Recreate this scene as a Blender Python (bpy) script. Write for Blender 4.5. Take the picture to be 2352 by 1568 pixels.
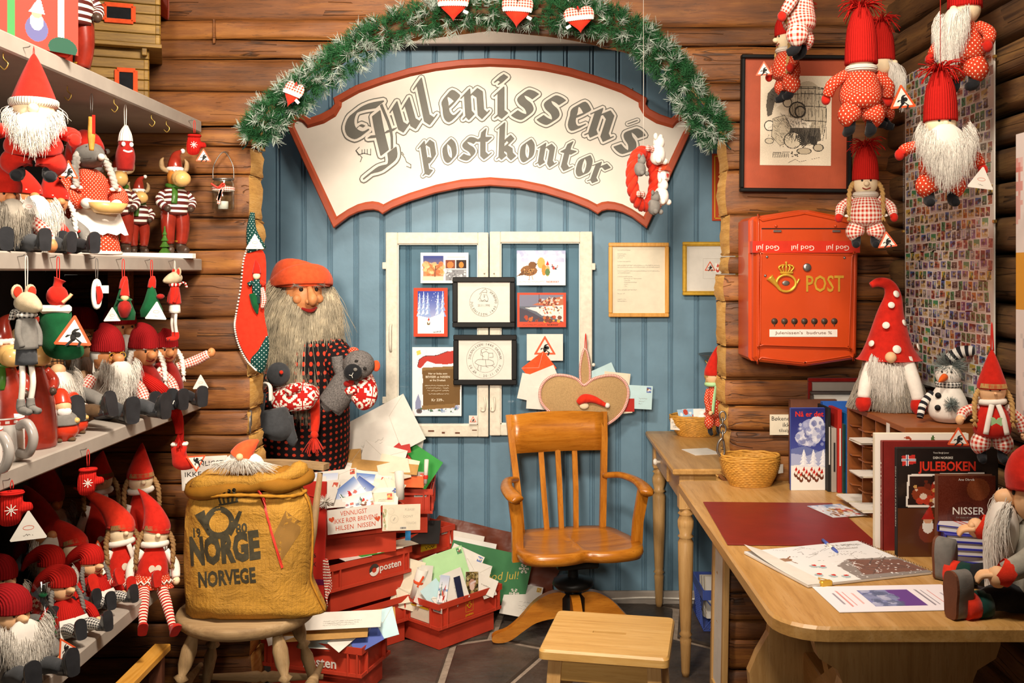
import bpy,math,random
import numpy as np
from mathutils import Vector,Matrix,Euler
from mathutils.bvhtree import BVHTree

for _o in list(bpy.data.objects):bpy.data.objects.remove(_o)
random.seed(11)
rng=np.random.default_rng(11)
scene=bpy.context.scene
COL=scene.collection

# ------------------------------------------------------------------ camera
F,CX,CY,CH=2287.0,1219.0,625.0,1.5      # focal length and vanishing point in photo pixels, eye height
cam_data=bpy.data.cameras.new('camera')
cam_data.sensor_width=36.0
cam_data.lens=F/2352*36
cam_data.shift_x=(1176-CX)/2352
cam_data.shift_y=(CY-784)/2352
cam_data.clip_start=0.05
cam=bpy.data.objects.new('camera',cam_data)
cam.location=(0,0,CH)
cam.rotation_euler=(math.pi/2,0,0)
COL.objects.link(cam)
scene.camera=cam

# ------------------------------------------------------------------ world, lamps, exposure
world=bpy.data.worlds.new('world');scene.world=world;world.use_nodes=True
world.node_tree.nodes['Background'].inputs[0].default_value=(1.0,0.86,0.70,1)
world.node_tree.nodes['Background'].inputs[1].default_value=0.13
scene.view_settings.view_transform='Standard'
scene.view_settings.look='None'
scene.view_settings.gamma=1
scene.view_settings.use_curve_mapping=False
scene.view_settings.exposure=0.0

def area(name,loc,aim,power,size,color=(1,.87,.72),spread=180):
 d=bpy.data.lights.new(name,'AREA');d.energy=power;d.size=size;d.color=color
 d.shape='DISK';d.spread=math.radians(spread)
 o=bpy.data.objects.new(name,d);COL.objects.link(o);o.location=loc
 o.rotation_euler=(Vector(aim)-Vector(loc)).to_track_quat('-Z','Y').to_euler()
 return o
area('key_light',(-0.5,-0.9,2.15),(-0.1,4.4,1.70),16.5,.6,spread=50)  # unseen key behind the camera, lowered so its light passes under the arch
area('alcove_fill',(-0.45,3.80,2.68),(-0.35,4.5,1.0),11,.25)  # added fill hidden behind the arch top, brightens the boards and sign
area('ceiling_lamp_table',(0.45,1.55,2.66),(0.95,2.9,.8),24,.25)
area('ceiling_lamp_shelf',(-0.15,1.7,2.66),(-1.3,2.9,1.2),20,.25)
area('ceiling_lamp_middle',(-0.40,1.75,2.68),(-0.70,3.4,.5),24,.25,spread=110)

# ------------------------------------------------------------------ coordinates
def P(px,py,Y):return Vector(((px-CX)*Y/F,Y,CH-(py-CY)*Y/F))
RX90=Matrix.Rotation(math.pi/2,4,'X')
def T(v):return Matrix.Translation(Vector(v))
def RZ(d):return Matrix.Rotation(math.radians(d),4,'Z')
def RX(d):return Matrix.Rotation(math.radians(d),4,'X')
def RY(d):return Matrix.Rotation(math.radians(d),4,'Y')
def MW(px,py,Y,rot=0):return T(P(px,py,Y))@RX90@RZ(rot)     # frame on a wall facing the viewer: x right, y up, z out
FRONT=RX90                                                          # local frame of a panel facing -y

# ------------------------------------------------------------------ materials
def lin(h):
 if not isinstance(h,str):return tuple(h)[:3]+(1,)
 h=h.lstrip('#');c=[int(h[i:i+2],16)/255 for i in (0,2,4)]
 return tuple(x/12.92 if x<=.04045 else ((x+.055)/1.055) ** 2.4 for x in c)+(1,)
def nd(nt,t,ins=None,**at):
 n=nt.nodes.new(t)
 for k,v in at.items():setattr(n,k,v)
 for k,v in (ins or {}).items():
  if isinstance(v,bpy.types.NodeSocket):nt.links.new(v,n.inputs[k])
  else:n.inputs[k].default_value=v
 return n
def mth(nt,op,a,b=0.0,c=None):
 i={0:a,1:b}
 if c is not None:i[2]=c
 return nd(nt,'ShaderNodeMath',i,operation=op).outputs[0]
def mixc(nt,f,a,b,bt='MIX'):
 return nd(nt,'ShaderNodeMix',{0:f,6:a,7:b},data_type='RGBA',blend_type=bt).outputs[2]
def ramp(nt,f,stops):
 n=nd(nt,'ShaderNodeValToRGB',{0:f});cr=n.color_ramp
 while len(cr.elements)<len(stops):cr.elements.new(.5)
 for e,(p,c) in zip(cr.elements,stops):e.position=p;e.color=lin(c)
 return n.outputs[0]
def newmat(name):
 m=bpy.data.materials.new(name);m.use_nodes=True
 nt=m.node_tree;b=nt.nodes['Principled BSDF']
 return m,nt,b
def coords(nt,which='Object',scale=(1,1,1),rnd=True):
 tc=nd(nt,'ShaderNodeTexCoord').outputs[which]
 mp=nd(nt,'ShaderNodeMapping',{0:tc,3:scale})
 if rnd:
  r=nd(nt,'ShaderNodeObjectInfo').outputs['Random']
  cb=nd(nt,'ShaderNodeCombineXYZ',{0:mth(nt,'MULTIPLY',r,17.),1:mth(nt,'MULTIPLY',r,31.),2:mth(nt,'MULTIPLY',r,7.)}).outputs[0]
  return nd(nt,'ShaderNodeVectorMath',{0:mp.outputs[0],1:cb},operation='ADD').outputs[0]
 return mp.outputs[0]
def noise(nt,vec,scale,detail=3,rough=.55,dist=0):
 return nd(nt,'ShaderNodeTexNoise',{'Vector':vec,'Scale':scale,'Detail':detail,'Roughness':rough,'Distortion':dist}).outputs[0]
def bump(nt,b,h,st,dist=.002):
 nt.links.new(nd(nt,'ShaderNodeBump',{'Height':h,'Strength':st,'Distance':dist}).outputs[0],b.inputs['Normal'])
def plain(name,col,rough=.6,var=.12,vs=25,bp=.25,bs=350,spec=.35,metal=0.,sheen=0.,coat=0.,alpha=None,bdist=.001):
 m,nt,b=newmat(name)
 v=coords(nt)
 c=lin(col)
 if var:
  n=noise(nt,v,vs)
  f=nd(nt,'ShaderNodeMapRange',{0:n,1:.3,2:.7,3:1-var,4:1+var}).outputs[0]
  cc=nd(nt,'ShaderNodeVectorMath',{0:c[:3],'Scale':f},operation='SCALE').outputs[0]
  nt.links.new(cc,b.inputs['Base Color'])
 else:b.inputs['Base Color'].default_value=c
 if bp:bump(nt,b,noise(nt,v,bs,2),bp,bdist)
 b.inputs['Roughness'].default_value=rough
 b.inputs['Specular IOR Level'].default_value=spec
 b.inputs['Metallic'].default_value=metal
 b.inputs['Coat Weight'].default_value=coat
 if sheen:
  b.inputs['Sheen Weight'].default_value=sheen;b.inputs['Sheen Roughness'].default_value=.5
 return m
def felt(name,col,var=.14,bs=500):return plain(name,col,.9,var,60,.35,bs,.1,sheen=.12)
def uvxy(nt):
 s=nd(nt,'ShaderNodeSeparateXYZ',{0:nd(nt,'ShaderNodeUVMap').outputs[0]})
 return s.outputs[0],s.outputs[1]
def fr(nt,x,per):return mth(nt,'FRACT',mth(nt,'ADD',mth(nt,'DIVIDE',x,per),100.0))
def cloth_out(nt,b,col):
 nt.links.new(col,b.inputs['Base Color']);b.inputs['Roughness'].default_value=.85
 b.inputs['Specular IOR Level'].default_value=.15
 bump(nt,b,noise(nt,coords(nt),600,2),.25,.0008)
def gingham(name,a,bcol,per=.012):
 m,nt,b=newmat(name);x,y=uvxy(nt)
 fx=mth(nt,'GREATER_THAN',fr(nt,x,per),.5);fy=mth(nt,'GREATER_THAN',fr(nt,y,per),.5)
 s=mth(nt,'MULTIPLY',mth(nt,'ADD',fx,fy),.5)
 cloth_out(nt,b,mixc(nt,s,lin(bcol),lin(a)));return m
def dots(name,base,dot,per=.012,r=.2,rot=True):
 m,nt,b=newmat(name);x,y=uvxy(nt)
 if rot:
  x2=mth(nt,'MULTIPLY',mth(nt,'ADD',x,y),.7071);y2=mth(nt,'MULTIPLY',mth(nt,'SUBTRACT',x,y),.7071)
 else:x2,y2=x,y
 dx=mth(nt,'SUBTRACT',fr(nt,x2,per),.5);dy=mth(nt,'SUBTRACT',fr(nt,y2,per),.5)
 d=mth(nt,'SQRT',mth(nt,'ADD',mth(nt,'MULTIPLY',dx,dx),mth(nt,'MULTIPLY',dy,dy)))
 cloth_out(nt,b,mixc(nt,mth(nt,'LESS_THAN',d,r),lin(base),lin(dot)));return m
def stripes(name,a,bcol,per=.02,axis=1,duty=.5,gloss=.85):
 m,nt,b=newmat(name);xy=uvxy(nt)
 s=mth(nt,'LESS_THAN',fr(nt,xy[axis],per),duty)
 cloth_out(nt,b,mixc(nt,s,lin(a),lin(bcol)));b.inputs['Roughness'].default_value=gloss;return m
def plaid(name,a,b1,b2,per=.02):
 m,nt,b=newmat(name);x,y=uvxy(nt)
 c=lin(a)
 l1=mth(nt,'MAXIMUM',mth(nt,'LESS_THAN',fr(nt,x,per),.3),mth(nt,'LESS_THAN',fr(nt,y,per),.3))
 l2=mth(nt,'MAXIMUM',mth(nt,'LESS_THAN',mth(nt,'ABSOLUTE',mth(nt,'SUBTRACT',fr(nt,x,per),.65)),.06),
             mth(nt,'LESS_THAN',mth(nt,'ABSOLUTE',mth(nt,'SUBTRACT',fr(nt,y,per),.65)),.06))
 cloth_out(nt,b,mixc(nt,l2,mixc(nt,l1,c,lin(b1)),lin(b2)));return m
def knit(name,col,per=.006,axis=0,st=.8):
 m,nt,b=newmat(name);xy=uvxy(nt)
 w=mth(nt,'SINE',mth(nt,'MULTIPLY',xy[axis],2*math.pi/per))
 n=noise(nt,coords(nt),120)
 h=mth(nt,'ADD',w,mth(nt,'MULTIPLY',n,1.2))
 f=nd(nt,'ShaderNodeMapRange',{0:h,1:-1,2:2,3:.72,4:1.12}).outputs[0]
 nt.links.new(nd(nt,'ShaderNodeVectorMath',{0:lin(col)[:3],'Scale':f},operation='SCALE').outputs[0],b.inputs['Base Color'])
 b.inputs['Roughness'].default_value=.95;b.inputs['Specular IOR Level'].default_value=.1
 bump(nt,b,h,st,.0012);return m
def nordic(name,a,bcol,per=.06):
 m,nt,b=newmat(name);x,y=uvxy(nt)
 q=per/16
 X=mth(nt,'SUBTRACT',mth(nt,'FLOOR',mth(nt,'MULTIPLY',fr(nt,x,per),17.)),8.)
 Y=mth(nt,'SUBTRACT',mth(nt,'FLOOR',mth(nt,'MULTIPLY',fr(nt,y,per),17.)),8.)
 ax=mth(nt,'ABSOLUTE',X);ay=mth(nt,'ABSOLUTE',Y)
 mx=mth(nt,'MAXIMUM',ax,ay);mn=mth(nt,'MINIMUM',ax,ay)
 sm=mth(nt,'ADD',ax,ay);df=mth(nt,'SUBTRACT',mx,mn)
 petal=mth(nt,'MULTIPLY',mth(nt,'LESS_THAN',mth(nt,'ABSOLUTE',mth(nt,'SUBTRACT',mth(nt,'MULTIPLY',mn,2.),mth(nt,'MULTIPLY',mx,.9))),2.2),mth(nt,'LESS_THAN',mx,6.6))
 petal=mth(nt,'MULTIPLY',petal,mth(nt,'GREATER_THAN',mn,.5))
 corner=mth(nt,'LESS_THAN',mth(nt,'ABSOLUTE',mth(nt,'SUBTRACT',sm,13.)),1.1)
 f=mth(nt,'MAXIMUM',petal,corner)
 cloth_out(nt,b,mixc(nt,f,lin(a),lin(bcol)));return m
def wood(name,dark,mid,light,axis=0,scale=1.,rough=.55,st=.3,knots=True,coat=0.,tint=.18,grain=1.,contrast=1.,cracks=False):
 m,nt,b=newmat(name)
 sc=[14.,14.,14.];sc[axis]=1.1
 sc=tuple(scale*x for x in sc)
 v=coords(nt,'Object',sc)
 n1=noise(nt,v,1.6,6,.6,1.2)
 w=nd(nt,'ShaderNodeTexWave',{'Vector':v,'Scale':.55,'Distortion':5.,'Detail':3.,'Detail Scale':1.2},bands_direction='YZX'[axis]).outputs['Fac'] if False else noise(nt,v,4.5,4,.7,.6)
 g=mth(nt,'ADD',mth(nt,'MULTIPLY',n1,.65),mth(nt,'MULTIPLY',w,.35))
 k=.22*contrast
 c=ramp(nt,g,[(.5-k,dark),(.5,mid),(.5+k,light)])
 fine=noise(nt,v,14*grain,3,.7)
 c=mixc(nt,mth(nt,'MULTIPLY',mth(nt,'GREATER_THAN',fine,.6),.35),c,lin(dark))
 if cracks:
  s2=[26.,26.,26.];s2[axis]=.55
  v2=coords(nt,'Object',tuple(s2))
  cn=noise(nt,v2,1.0,2,.5,.4)
  cf=nd(nt,'ShaderNodeMapRange',{0:mth(nt,'ABSOLUTE',mth(nt,'SUBTRACT',cn,.5)),1:.0,2:.022,3:1.,4:0.}).outputs[0]
  cf=mth(nt,'MULTIPLY',cf,mth(nt,'GREATER_THAN',noise(nt,coords(nt,'Object',(3,3,3)),1.2,1),.5))
  c=mixc(nt,mth(nt,'MULTIPLY',cf,.8),c,lin('#1c0f06'))
  g=mth(nt,'SUBTRACT',g,mth(nt,'MULTIPLY',cf,.5))
  st_=noise(nt,coords(nt,'Object',(2.2,2.2,2.2)),1.5,3)
  c=mixc(nt,nd(nt,'ShaderNodeMapRange',{0:st_,1:.52,2:.8,3:0.,4:.65}).outputs[0],c,lin(dark))
 r=nd(nt,'ShaderNodeObjectInfo').outputs['Random']
 f=nd(nt,'ShaderNodeMapRange',{0:r,3:1-tint,4:1+tint}).outputs[0]
 c=nd(nt,'ShaderNodeVectorMath',{0:c,'Scale':f},operation='SCALE').outputs[0]
 nt.links.new(c,b.inputs['Base Color'])
 b.inputs['Roughness'].default_value=rough;b.inputs['Coat Weight'].default_value=coat
 b.inputs['Coat Roughness'].default_value=.25
 bump(nt,b,mth(nt,'ADD',g,mth(nt,'MULTIPLY',fine,.3)),st,.004);return m
def attr_mat(name,rough=.5,spec=.3,coat=0.):
 m,nt,b=newmat(name)
 nt.links.new(nd(nt,'ShaderNodeAttribute',attribute_name='Col').outputs[0],b.inputs['Base Color'])
 b.inputs['Roughness'].default_value=rough;b.inputs['Specular IOR Level'].default_value=spec
 b.inputs['Coat Weight'].default_value=coat;return m
def glass(name,col=(1,1,1),rough=.02,k=.6):
 m,nt,b=newmat(name)
 out=nt.nodes['Material Output']
 tr=nd(nt,'ShaderNodeBsdfTransparent',{0:tuple(col)+(1,)});gl=nd(nt,'ShaderNodeBsdfGlossy',{'Roughness':rough})
 fc=nd(nt,'ShaderNodeLayerWeight',{0:.5}).outputs['Facing']
 fz=mth(nt,'ADD',mth(nt,'MULTIPLY',mth(nt,'POWER',fc,3.0),k),.04)
 mx=nd(nt,'ShaderNodeMixShader',{0:fz,1:tr.outputs[0],2:gl.outputs[0]})
 nt.links.new(mx.outputs[0],out.inputs[0]);return m

# ------------------------------------------------------------------ mesh builder
def npv(p):return np.array([tuple(q) for q in p],float)
def spline(pts,k=6,closed=False):
 p=np.array([tuple(np.atleast_1d(q)) for q in pts],float);n=len(p);out=[]
 rngi=range(n if closed else n-1)
 for i in rngi:
  if closed:a,b_,c,d=p[(i-1) % n],p[i],p[(i+1) % n],p[(i+2) % n]
  else:a,b_,c,d=p[max(i-1,0)],p[i],p[i+1],p[min(i+2,n-1)]
  for j in range(k):
   t=j/k
   out.append(.5*((2*b_)+(-a+c)*t+(2*a-5*b_+4*c-d)*t*t+(-a+3*b_-3*c+d)*t**3))
 if not closed:out.append(p[-1])
 return np.array(out)
class MB:
 def __init__(s):s.v=[];s.f=[];s.uv=[];s.sm=[];s.mi=[]
 def add(s,V,Fs,uv=None,smooth=True,mi=0,M=None):
  o=len(s.v)
  if M is not None:V=[M@Vector(p) for p in V]
  s.v.extend([tuple(p) for p in V])
  for i,f in enumerate(Fs):
   s.f.append([o+int(k) for k in f]);s.uv.append(uv[i] if uv else None);s.sm.append(smooth);s.mi.append(mi)
  return s
 def sweep(s,pts,rad,n=12,cap=True,sq=1.,M=None,mi=0,smooth=True,closed=False,twist=0.):
  p=npv(pts);m=len(p);smooth=smooth and n>4
  r=np.array(rad if hasattr(rad,'__len__') else [rad]*m,float)
  if r.ndim==1:r=np.stack([r,r*sq],1)
  t=np.gradient(p,axis=0) if not closed else (np.roll(p,-1,0)-np.roll(p,1,0))
  t /= np.maximum(np.linalg.norm(t,axis=1,keepdims=True),1e-9)
  u=np.array([1.,0,0]) if abs(t[0][0])<.9 else np.array([0,1.,0])
  V=[];arc=np.concatenate([[0],np.cumsum(np.linalg.norm(np.diff(p,axis=0),axis=1))])
  for i in range(m):
   u=u-t[i]*u.dot(t[i]);u /= max(np.linalg.norm(u),1e-9);w=np.cross(t[i],u)
   for k in range(n):
    a=2*math.pi*k/n+twist
    V.append(p[i]+u*math.cos(a)*r[i][0]+w*math.sin(a)*r[i][1])
  rm=float(r.max(1).mean())*2*math.pi;Fs=[];UV=[]
  for i in range(m if closed else m-1):
   i2=(i+1) % m;v0=arc[i];v1=arc[i+1] if i+1<m else arc[-1]+.01
   for k in range(n):
    k2=(k+1) % n;u0=k/n*rm;u1=(k+1)/n*rm
    Fs.append((i*n+k,i*n+k2,i2*n+k2,i2*n+k));UV.append([(u0,v0),(u1,v0),(u1,v1),(u0,v1)])
  if cap and not closed:
   Fs.append(tuple(range(n-1,-1,-1)));UV.append([(0,0)]*n)
   Fs.append(tuple(range((m-1)*n,m*n)));UV.append([(0,0)]*n)
  return s.add(V,Fs,UV,smooth,mi,M)
 def tube(s,pts,rad,n=10,k=5,**kw):       # smooth tube through few points, radii splined too
  r=rad if hasattr(rad,'__len__') else [rad]*len(pts)
  if hasattr(r[0],'__len__'):q=spline([tuple(p)+tuple(x) for p,x in zip(pts,r)],k);return s.sweep(q[:,:3],np.maximum(q[:,3:5],1e-4),n,**kw)
  q=spline([tuple(p)+(x,) for p,x in zip(pts,r)],k)
  return s.sweep(q[:,:3],np.maximum(q[:,3],1e-4),n,**kw)
 def ell(s,c,r,n=14,m=9,M=None,mi=0):
  if not hasattr(r,'__len__'):r=(r,r,r)
  V=[];Fs=[];UV=[]
  R=(r[0]+r[1])/2
  for i in range(m+1):
   th=math.pi*i/m
   for k in range(n):
    a=2*math.pi*k/n
    V.append((c[0]+r[0]*math.sin(th)*math.cos(a),c[1]+r[1]*math.sin(th)*math.sin(a),c[2]-r[2]*math.cos(th)))
  for i in range(m):
   for k in range(n):
    k2=(k+1) % n
    Fs.append((i*n+k,i*n+k2,(i+1)*n+k2,(i+1)*n+k))
    u0,u1=k/n*2*math.pi*R,(k+1)/n*2*math.pi*R;v0,v1=i/m*math.pi*r[2],(i+1)/m*math.pi*r[2]
    UV.append([(u0,v0),(u1,v0),(u1,v1),(u0,v1)])
  return s.add(V,Fs,UV,True,mi,M)
 def lathe(s,prof,n=20,M=None,mi=0,smooth=True,cap=True):
  return s.sweep([(0,0,z+i*1e-7) for i,(r,z) in enumerate(prof)],[max(r,1e-4) for r,z in prof],n,cap,M=M,mi=mi,smooth=smooth) if all(prof[i+1][1]>prof[i][1] for i in range(len(prof)-1)) else s._lathe(prof,n,M,mi,smooth)
 def _lathe(s,prof,n,M,mi,smooth):
  V=[];Fs=[];UV=[];d=0
  for i,(r,z) in enumerate(prof):
   for k in range(n):
    a=2*math.pi*k/n;V.append((max(r,1e-5)*math.cos(a),max(r,1e-5)*math.sin(a),z))
  R=max(r for r,z in prof)
  for i in range(len(prof)-1):
   L=math.hypot(prof[i+1][0]-prof[i][0],prof[i+1][1]-prof[i][1])
   for k in range(n):
    k2=(k+1) % n;Fs.append((i*n+k,i*n+k2,(i+1)*n+k2,(i+1)*n+k))
    UV.append([(k/n*R*6.28,d),((k+1)/n*R*6.28,d),((k+1)/n*R*6.28,d+L),(k/n*R*6.28,d+L)])
   d +=L
  return s.add(V,Fs,UV,smooth,mi,M)
 def box(s,c,d,bev=0.,M=None,mi=0):
  x,y,z=d[0]/2,d[1]/2,d[2]/2;b=min(bev,.49*min(d))
  A=Matrix.Translation(Vector(c));A=M@A if M is not None else A
  if b<=0:
   V=[(i*x,j*y,k*z) for i in (-1,1) for j in (-1,1) for k in (-1,1)]
   Fs=[(0,1,3,2),(4,6,7,5),(0,4,5,1),(2,3,7,6),(0,2,6,4),(1,5,7,3)]
   uv=[]
   for f in Fs:
    q=[V[i] for i in f];ax=[a for a in range(3) if max(p[a] for p in q)-min(p[a] for p in q)>1e-9 or True]
    sp=[max(p[a] for p in q)-min(p[a] for p in q) for a in range(3)];dr=sp.index(min(sp));o=[a for a in range(3) if a != dr]
    uv.append([(p[o[0]],p[o[1]]) for p in q])
   return s.add(V,Fs,uv,False,mi,A)
  V=[];idx={}
  for i in (-1,1):
   for j in (-1,1):
    for k in (-1,1):
     for a in range(3):
      p=[i*(x-b),j*(y-b),k*(z-b)];p[a]=(i*x,j*y,k*z)[a]
      idx[(i,j,k,a)]=len(V);V.append(tuple(p))
  Fs=[]
  for a in range(3):
   o=[q for q in range(3) if q != a]
   for sg in (-1,1):
    cor=[]
    for (p,q) in ((-1,-1),(1,-1),(1,1),(-1,1)):
     kk=[0,0,0];kk[a]=sg;kk[o[0]]=p;kk[o[1]]=q;cor.append(idx[tuple(kk)+(a,)])
    if (sg>0)==(a==1):cor.reverse()
    Fs.append(tuple(cor))
  for a in range(3):
   o=[q for q in range(3) if q != a]
   for p in (-1,1):
    for q in (-1,1):
     kk=[[0,0,0],[0,0,0]]
     for e,sg in enumerate((-1,1)):kk[e][a]=sg;kk[e][o[0]]=p;kk[e][o[1]]=q
     f=[idx[tuple(kk[0])+(o[0],)],idx[tuple(kk[1])+(o[0],)],idx[tuple(kk[1])+(o[1],)],idx[tuple(kk[0])+(o[1],)]]
     if (p*q>0)==(a != 1):f.reverse()
     Fs.append(tuple(f))
  for i in (-1,1):
   for j in (-1,1):
    for k in (-1,1):
     f=[idx[(i,j,k,a)] for a in range(3)]
     if i*j*k<0:f.reverse()
     Fs.append(tuple(f))
  return s.add(V,Fs,None,False,mi,A)
 def prism(s,pts,z0,z1,M=None,mi=0,mi_side=None,smooth=False):   # 2D outline in local xy, extruded along z
  a=sum(pts[i][0]*pts[(i+1) % len(pts)][1]-pts[(i+1) % len(pts)][0]*pts[i][1] for i in range(len(pts)))
  if a<0:pts=pts[::-1]
  n=len(pts);V=[(p[0],p[1],z0) for p in pts]+[(p[0],p[1],z1) for p in pts]
  s.add(V,[tuple(range(n,2*n))],[[(p[0],p[1]) for p in pts]],False,mi,M)
  Fs=[tuple(range(n-1,-1,-1))]+[(i,(i+1) % n,n+(i+1) % n,n+i) for i in range(n)]
  return s.add(V,Fs,None,smooth,mi if mi_side is None else mi_side,M)
 def strands(s,A,B_,C,r=.0015,seg=3,tip=.25,mi=0,n=3,M=None):   # bezier hairs from A over B to C (arrays Nx3)
  A,B_,C=map(npv,(A,B_,C));N=len(A)
  t=np.linspace(0,1,seg+1)[None,:,None]
  p=(1-t)**2*A[:,None]+2*t*(1-t)*B_[:,None]+t*t*C[:,None]
  d=C-A;d /= np.maximum(np.linalg.norm(d,axis=1,keepdims=True),1e-9)
  h=np.where(np.abs(d[:,:1])<.9,np.array([[1.,0,0]]),np.array([[0,1.,0]]))
  u=np.cross(d,h);u /= np.linalg.norm(u,axis=1,keepdims=True);w=np.cross(d,u)
  rr=r*(1-(1-tip)*t)
  ring=[]
  for k in range(n):
   a=2*math.pi*k/n;ring.append(p+rr*(u[:,None]*math.cos(a)+w[:,None]*math.sin(a)))
  V=np.stack(ring,2).reshape(-1,3)
  base=(np.arange(N)*(seg+1)*n)[:,None,None]+(np.arange(seg)*n)[None,:,None]
  k=np.arange(n)[None,None,:];k2=(np.arange(n)[None,None,:]+1) % n
  Q=np.stack([base+k,base+k2,base+n+k2,base+n+k],-1).reshape(-1,4)
  return s.add(V.tolist(),Q.tolist(),None,True,mi,M)
 def build(s,name,mat,parent=None,M=None):
  me=bpy.data.meshes.new(name);me.from_pydata(s.v,[],s.f)
  for m in (mat if isinstance(mat,(list,tuple)) else [mat]):me.materials.append(m)
  me.polygons.foreach_set('use_smooth',s.sm)
  me.polygons.foreach_set('material_index',s.mi)
  if any(u is not None for u in s.uv):
   ul=me.uv_layers.new(name='UVMap');fl=[]
   for f,u in zip(s.f,s.uv):
    for q in (u if u else [(0.,0.)]*len(f)):fl.extend((float(q[0]),float(q[1])))
   ul.data.foreach_set('uv',fl)
  me.update()
  o=bpy.data.objects.new(name,me);COL.objects.link(o)
  if parent is not None:o.parent=parent
  if M is not None:o.matrix_local=M
  return o

# ------------------------------------------------------------------ object helpers
def tag(o,label,cat,group=None,kind=None):
 if label:o['label']=label
 if cat:o['category']=cat
 if group:o['group']=group
 if kind:o['kind']=kind
 return o
def thing(name,label,cat,loc=(0,0,0),rot=(0,0,0),group=None,M=None):
 o=bpy.data.objects.new(name,None);o.empty_display_size=.02;COL.objects.link(o)
 if M is not None:o.matrix_world=M
 else:o.location=loc;o.rotation_euler=[math.radians(a) for a in rot]
 return tag(o,label,cat,group)
def struct(o):o['kind']='structure';return o
def copy_tree(o,parent=None):
 c=o.copy();COL.objects.link(c);c.parent=parent
 for ch in list(o.children):copy_tree(ch,c)
 return c

# ------------------------------------------------------------------ print: painted grids and lettering
def s2l(a):
 a=np.clip(a,0,1);return np.where(a<=.04045,a/12.92,((a+.055)/1.055)**2.4)
def hx(h):h=h.lstrip('#');return np.array([int(h[i:i+2],16)/255 for i in (0,2,4)])
class Cv:                                   # a small picture painted in code; x, y in 0..1, y down
 def __init__(s,w,h,bg='#ffffff'):
  s.w,s.h=w,h;s.a=np.ones((h,w,3))*hx(bg)
  s.y,s.x=np.meshgrid((np.arange(h)+.5)/h,(np.arange(w)+.5)/w,indexing='ij')
 def put(s,m,c,al=1.):
  c=hx(c) if isinstance(c,str) else np.array(c);s.a[m]=s.a[m]*(1-al)+c*al;return s
 def rect(s,x0,y0,x1,y1,c,al=1.):return s.put((s.x>=x0) & (s.x<=x1) & (s.y>=y0) & (s.y<=y1),c,al)
 def ell(s,cx,cy,rx,ry,c,al=1.):return s.put(((s.x-cx)/rx)**2+((s.y-cy)/ry)**2<=1,c,al)
 def ring(s,cx,cy,rx,ry,t,c,al=1.):
  d=np.sqrt(((s.x-cx)/rx)**2+((s.y-cy)/ry)**2);return s.put(np.abs(d-1)<=t/rx,c,al)
 def poly(s,pts,c,al=1.):
  ins=np.zeros(s.x.shape,bool);n=len(pts)
  for i in range(n):
   (x0,y0),(x1,y1)=pts[i],pts[(i+1) % n]
   if y0==y1:continue
   ins ^= ((s.y<y0) != (s.y<y1)) & (s.x<(x1-x0)*(s.y-y0)/(y1-y0)+x0)
  return s.put(ins,c,al)
 def line(s,pts,t,c,al=1.):
  ar=s.h/s.w
  for (x0,y0),(x1,y1) in zip(pts[:-1],pts[1:]):
   dx,dy=x1-x0,(y1-y0)*ar;L=dx*dx+dy*dy+1e-12
   k=np.clip(((s.x-x0)*dx+(s.y-y0)*ar*dy)/L,0,1)
   s.put(np.hypot(s.x-x0-k*dx,(s.y-y0)*ar-k*dy)<=t/2,c,al)
  return s
 def grad(s,y0,y1,c0,c1):
  m=(s.y>=y0) & (s.y<=y1);k=((s.y[m]-y0)/(y1-y0))[:,None]
  s.a[m]=hx(c0)*(1-k)+hx(c1)*k;return s
 def spots(s,n,x0,y0,x1,y1,r,cols,al=.9):
  for i in range(n):
   q=r*(.5+rng.random());s.ell(x0+rng.random()*(x1-x0),y0+rng.random()*(y1-y0),q,q*s.w/s.h,cols[int(rng.integers(len(cols)))],al)
  return s
 def grain(s,k=.06):s.a +=(rng.random(s.a.shape[:2])[:,:,None]-.5)*2*k;return s
 def tree(s,x,yb,h,w,c,c2='#ffffff'):
  for i in range(4):
   y=yb-h*(1-i*.24);q=w*(.35+.65*i/3)
   s.poly([(x,y-h*.1),(x-q,y+h*.26),(x+q,y+h*.26)],c);s.poly([(x-q*.1,y-h*.08),(x-q*.9,y+h*.2),(x+q*.15,y+h*.12)],c2)
  return s
 def nisse(s,x,y,h,coat='#6b4a3a',hat='#c0201c'):
  ar=s.w/s.h
  s.ell(x,y-h*.25,h*.22/ar,h*.28,coat);s.ell(x,y-h*.42,h*.13/ar,h*.2,'#efe9e0');s.ell(x,y-h*.58,h*.1/ar,h*.09,'#d9a07a')
  return s.poly([(x-h*.16/ar,y-h*.6),(x+h*.16/ar,y-h*.6),(x+h*.06/ar,y-h)],hat)
PRINT=attr_mat('printed_paper',.55,.25)
GLOSSY=attr_mat('glossy_print',.25,.5,.2)
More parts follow.
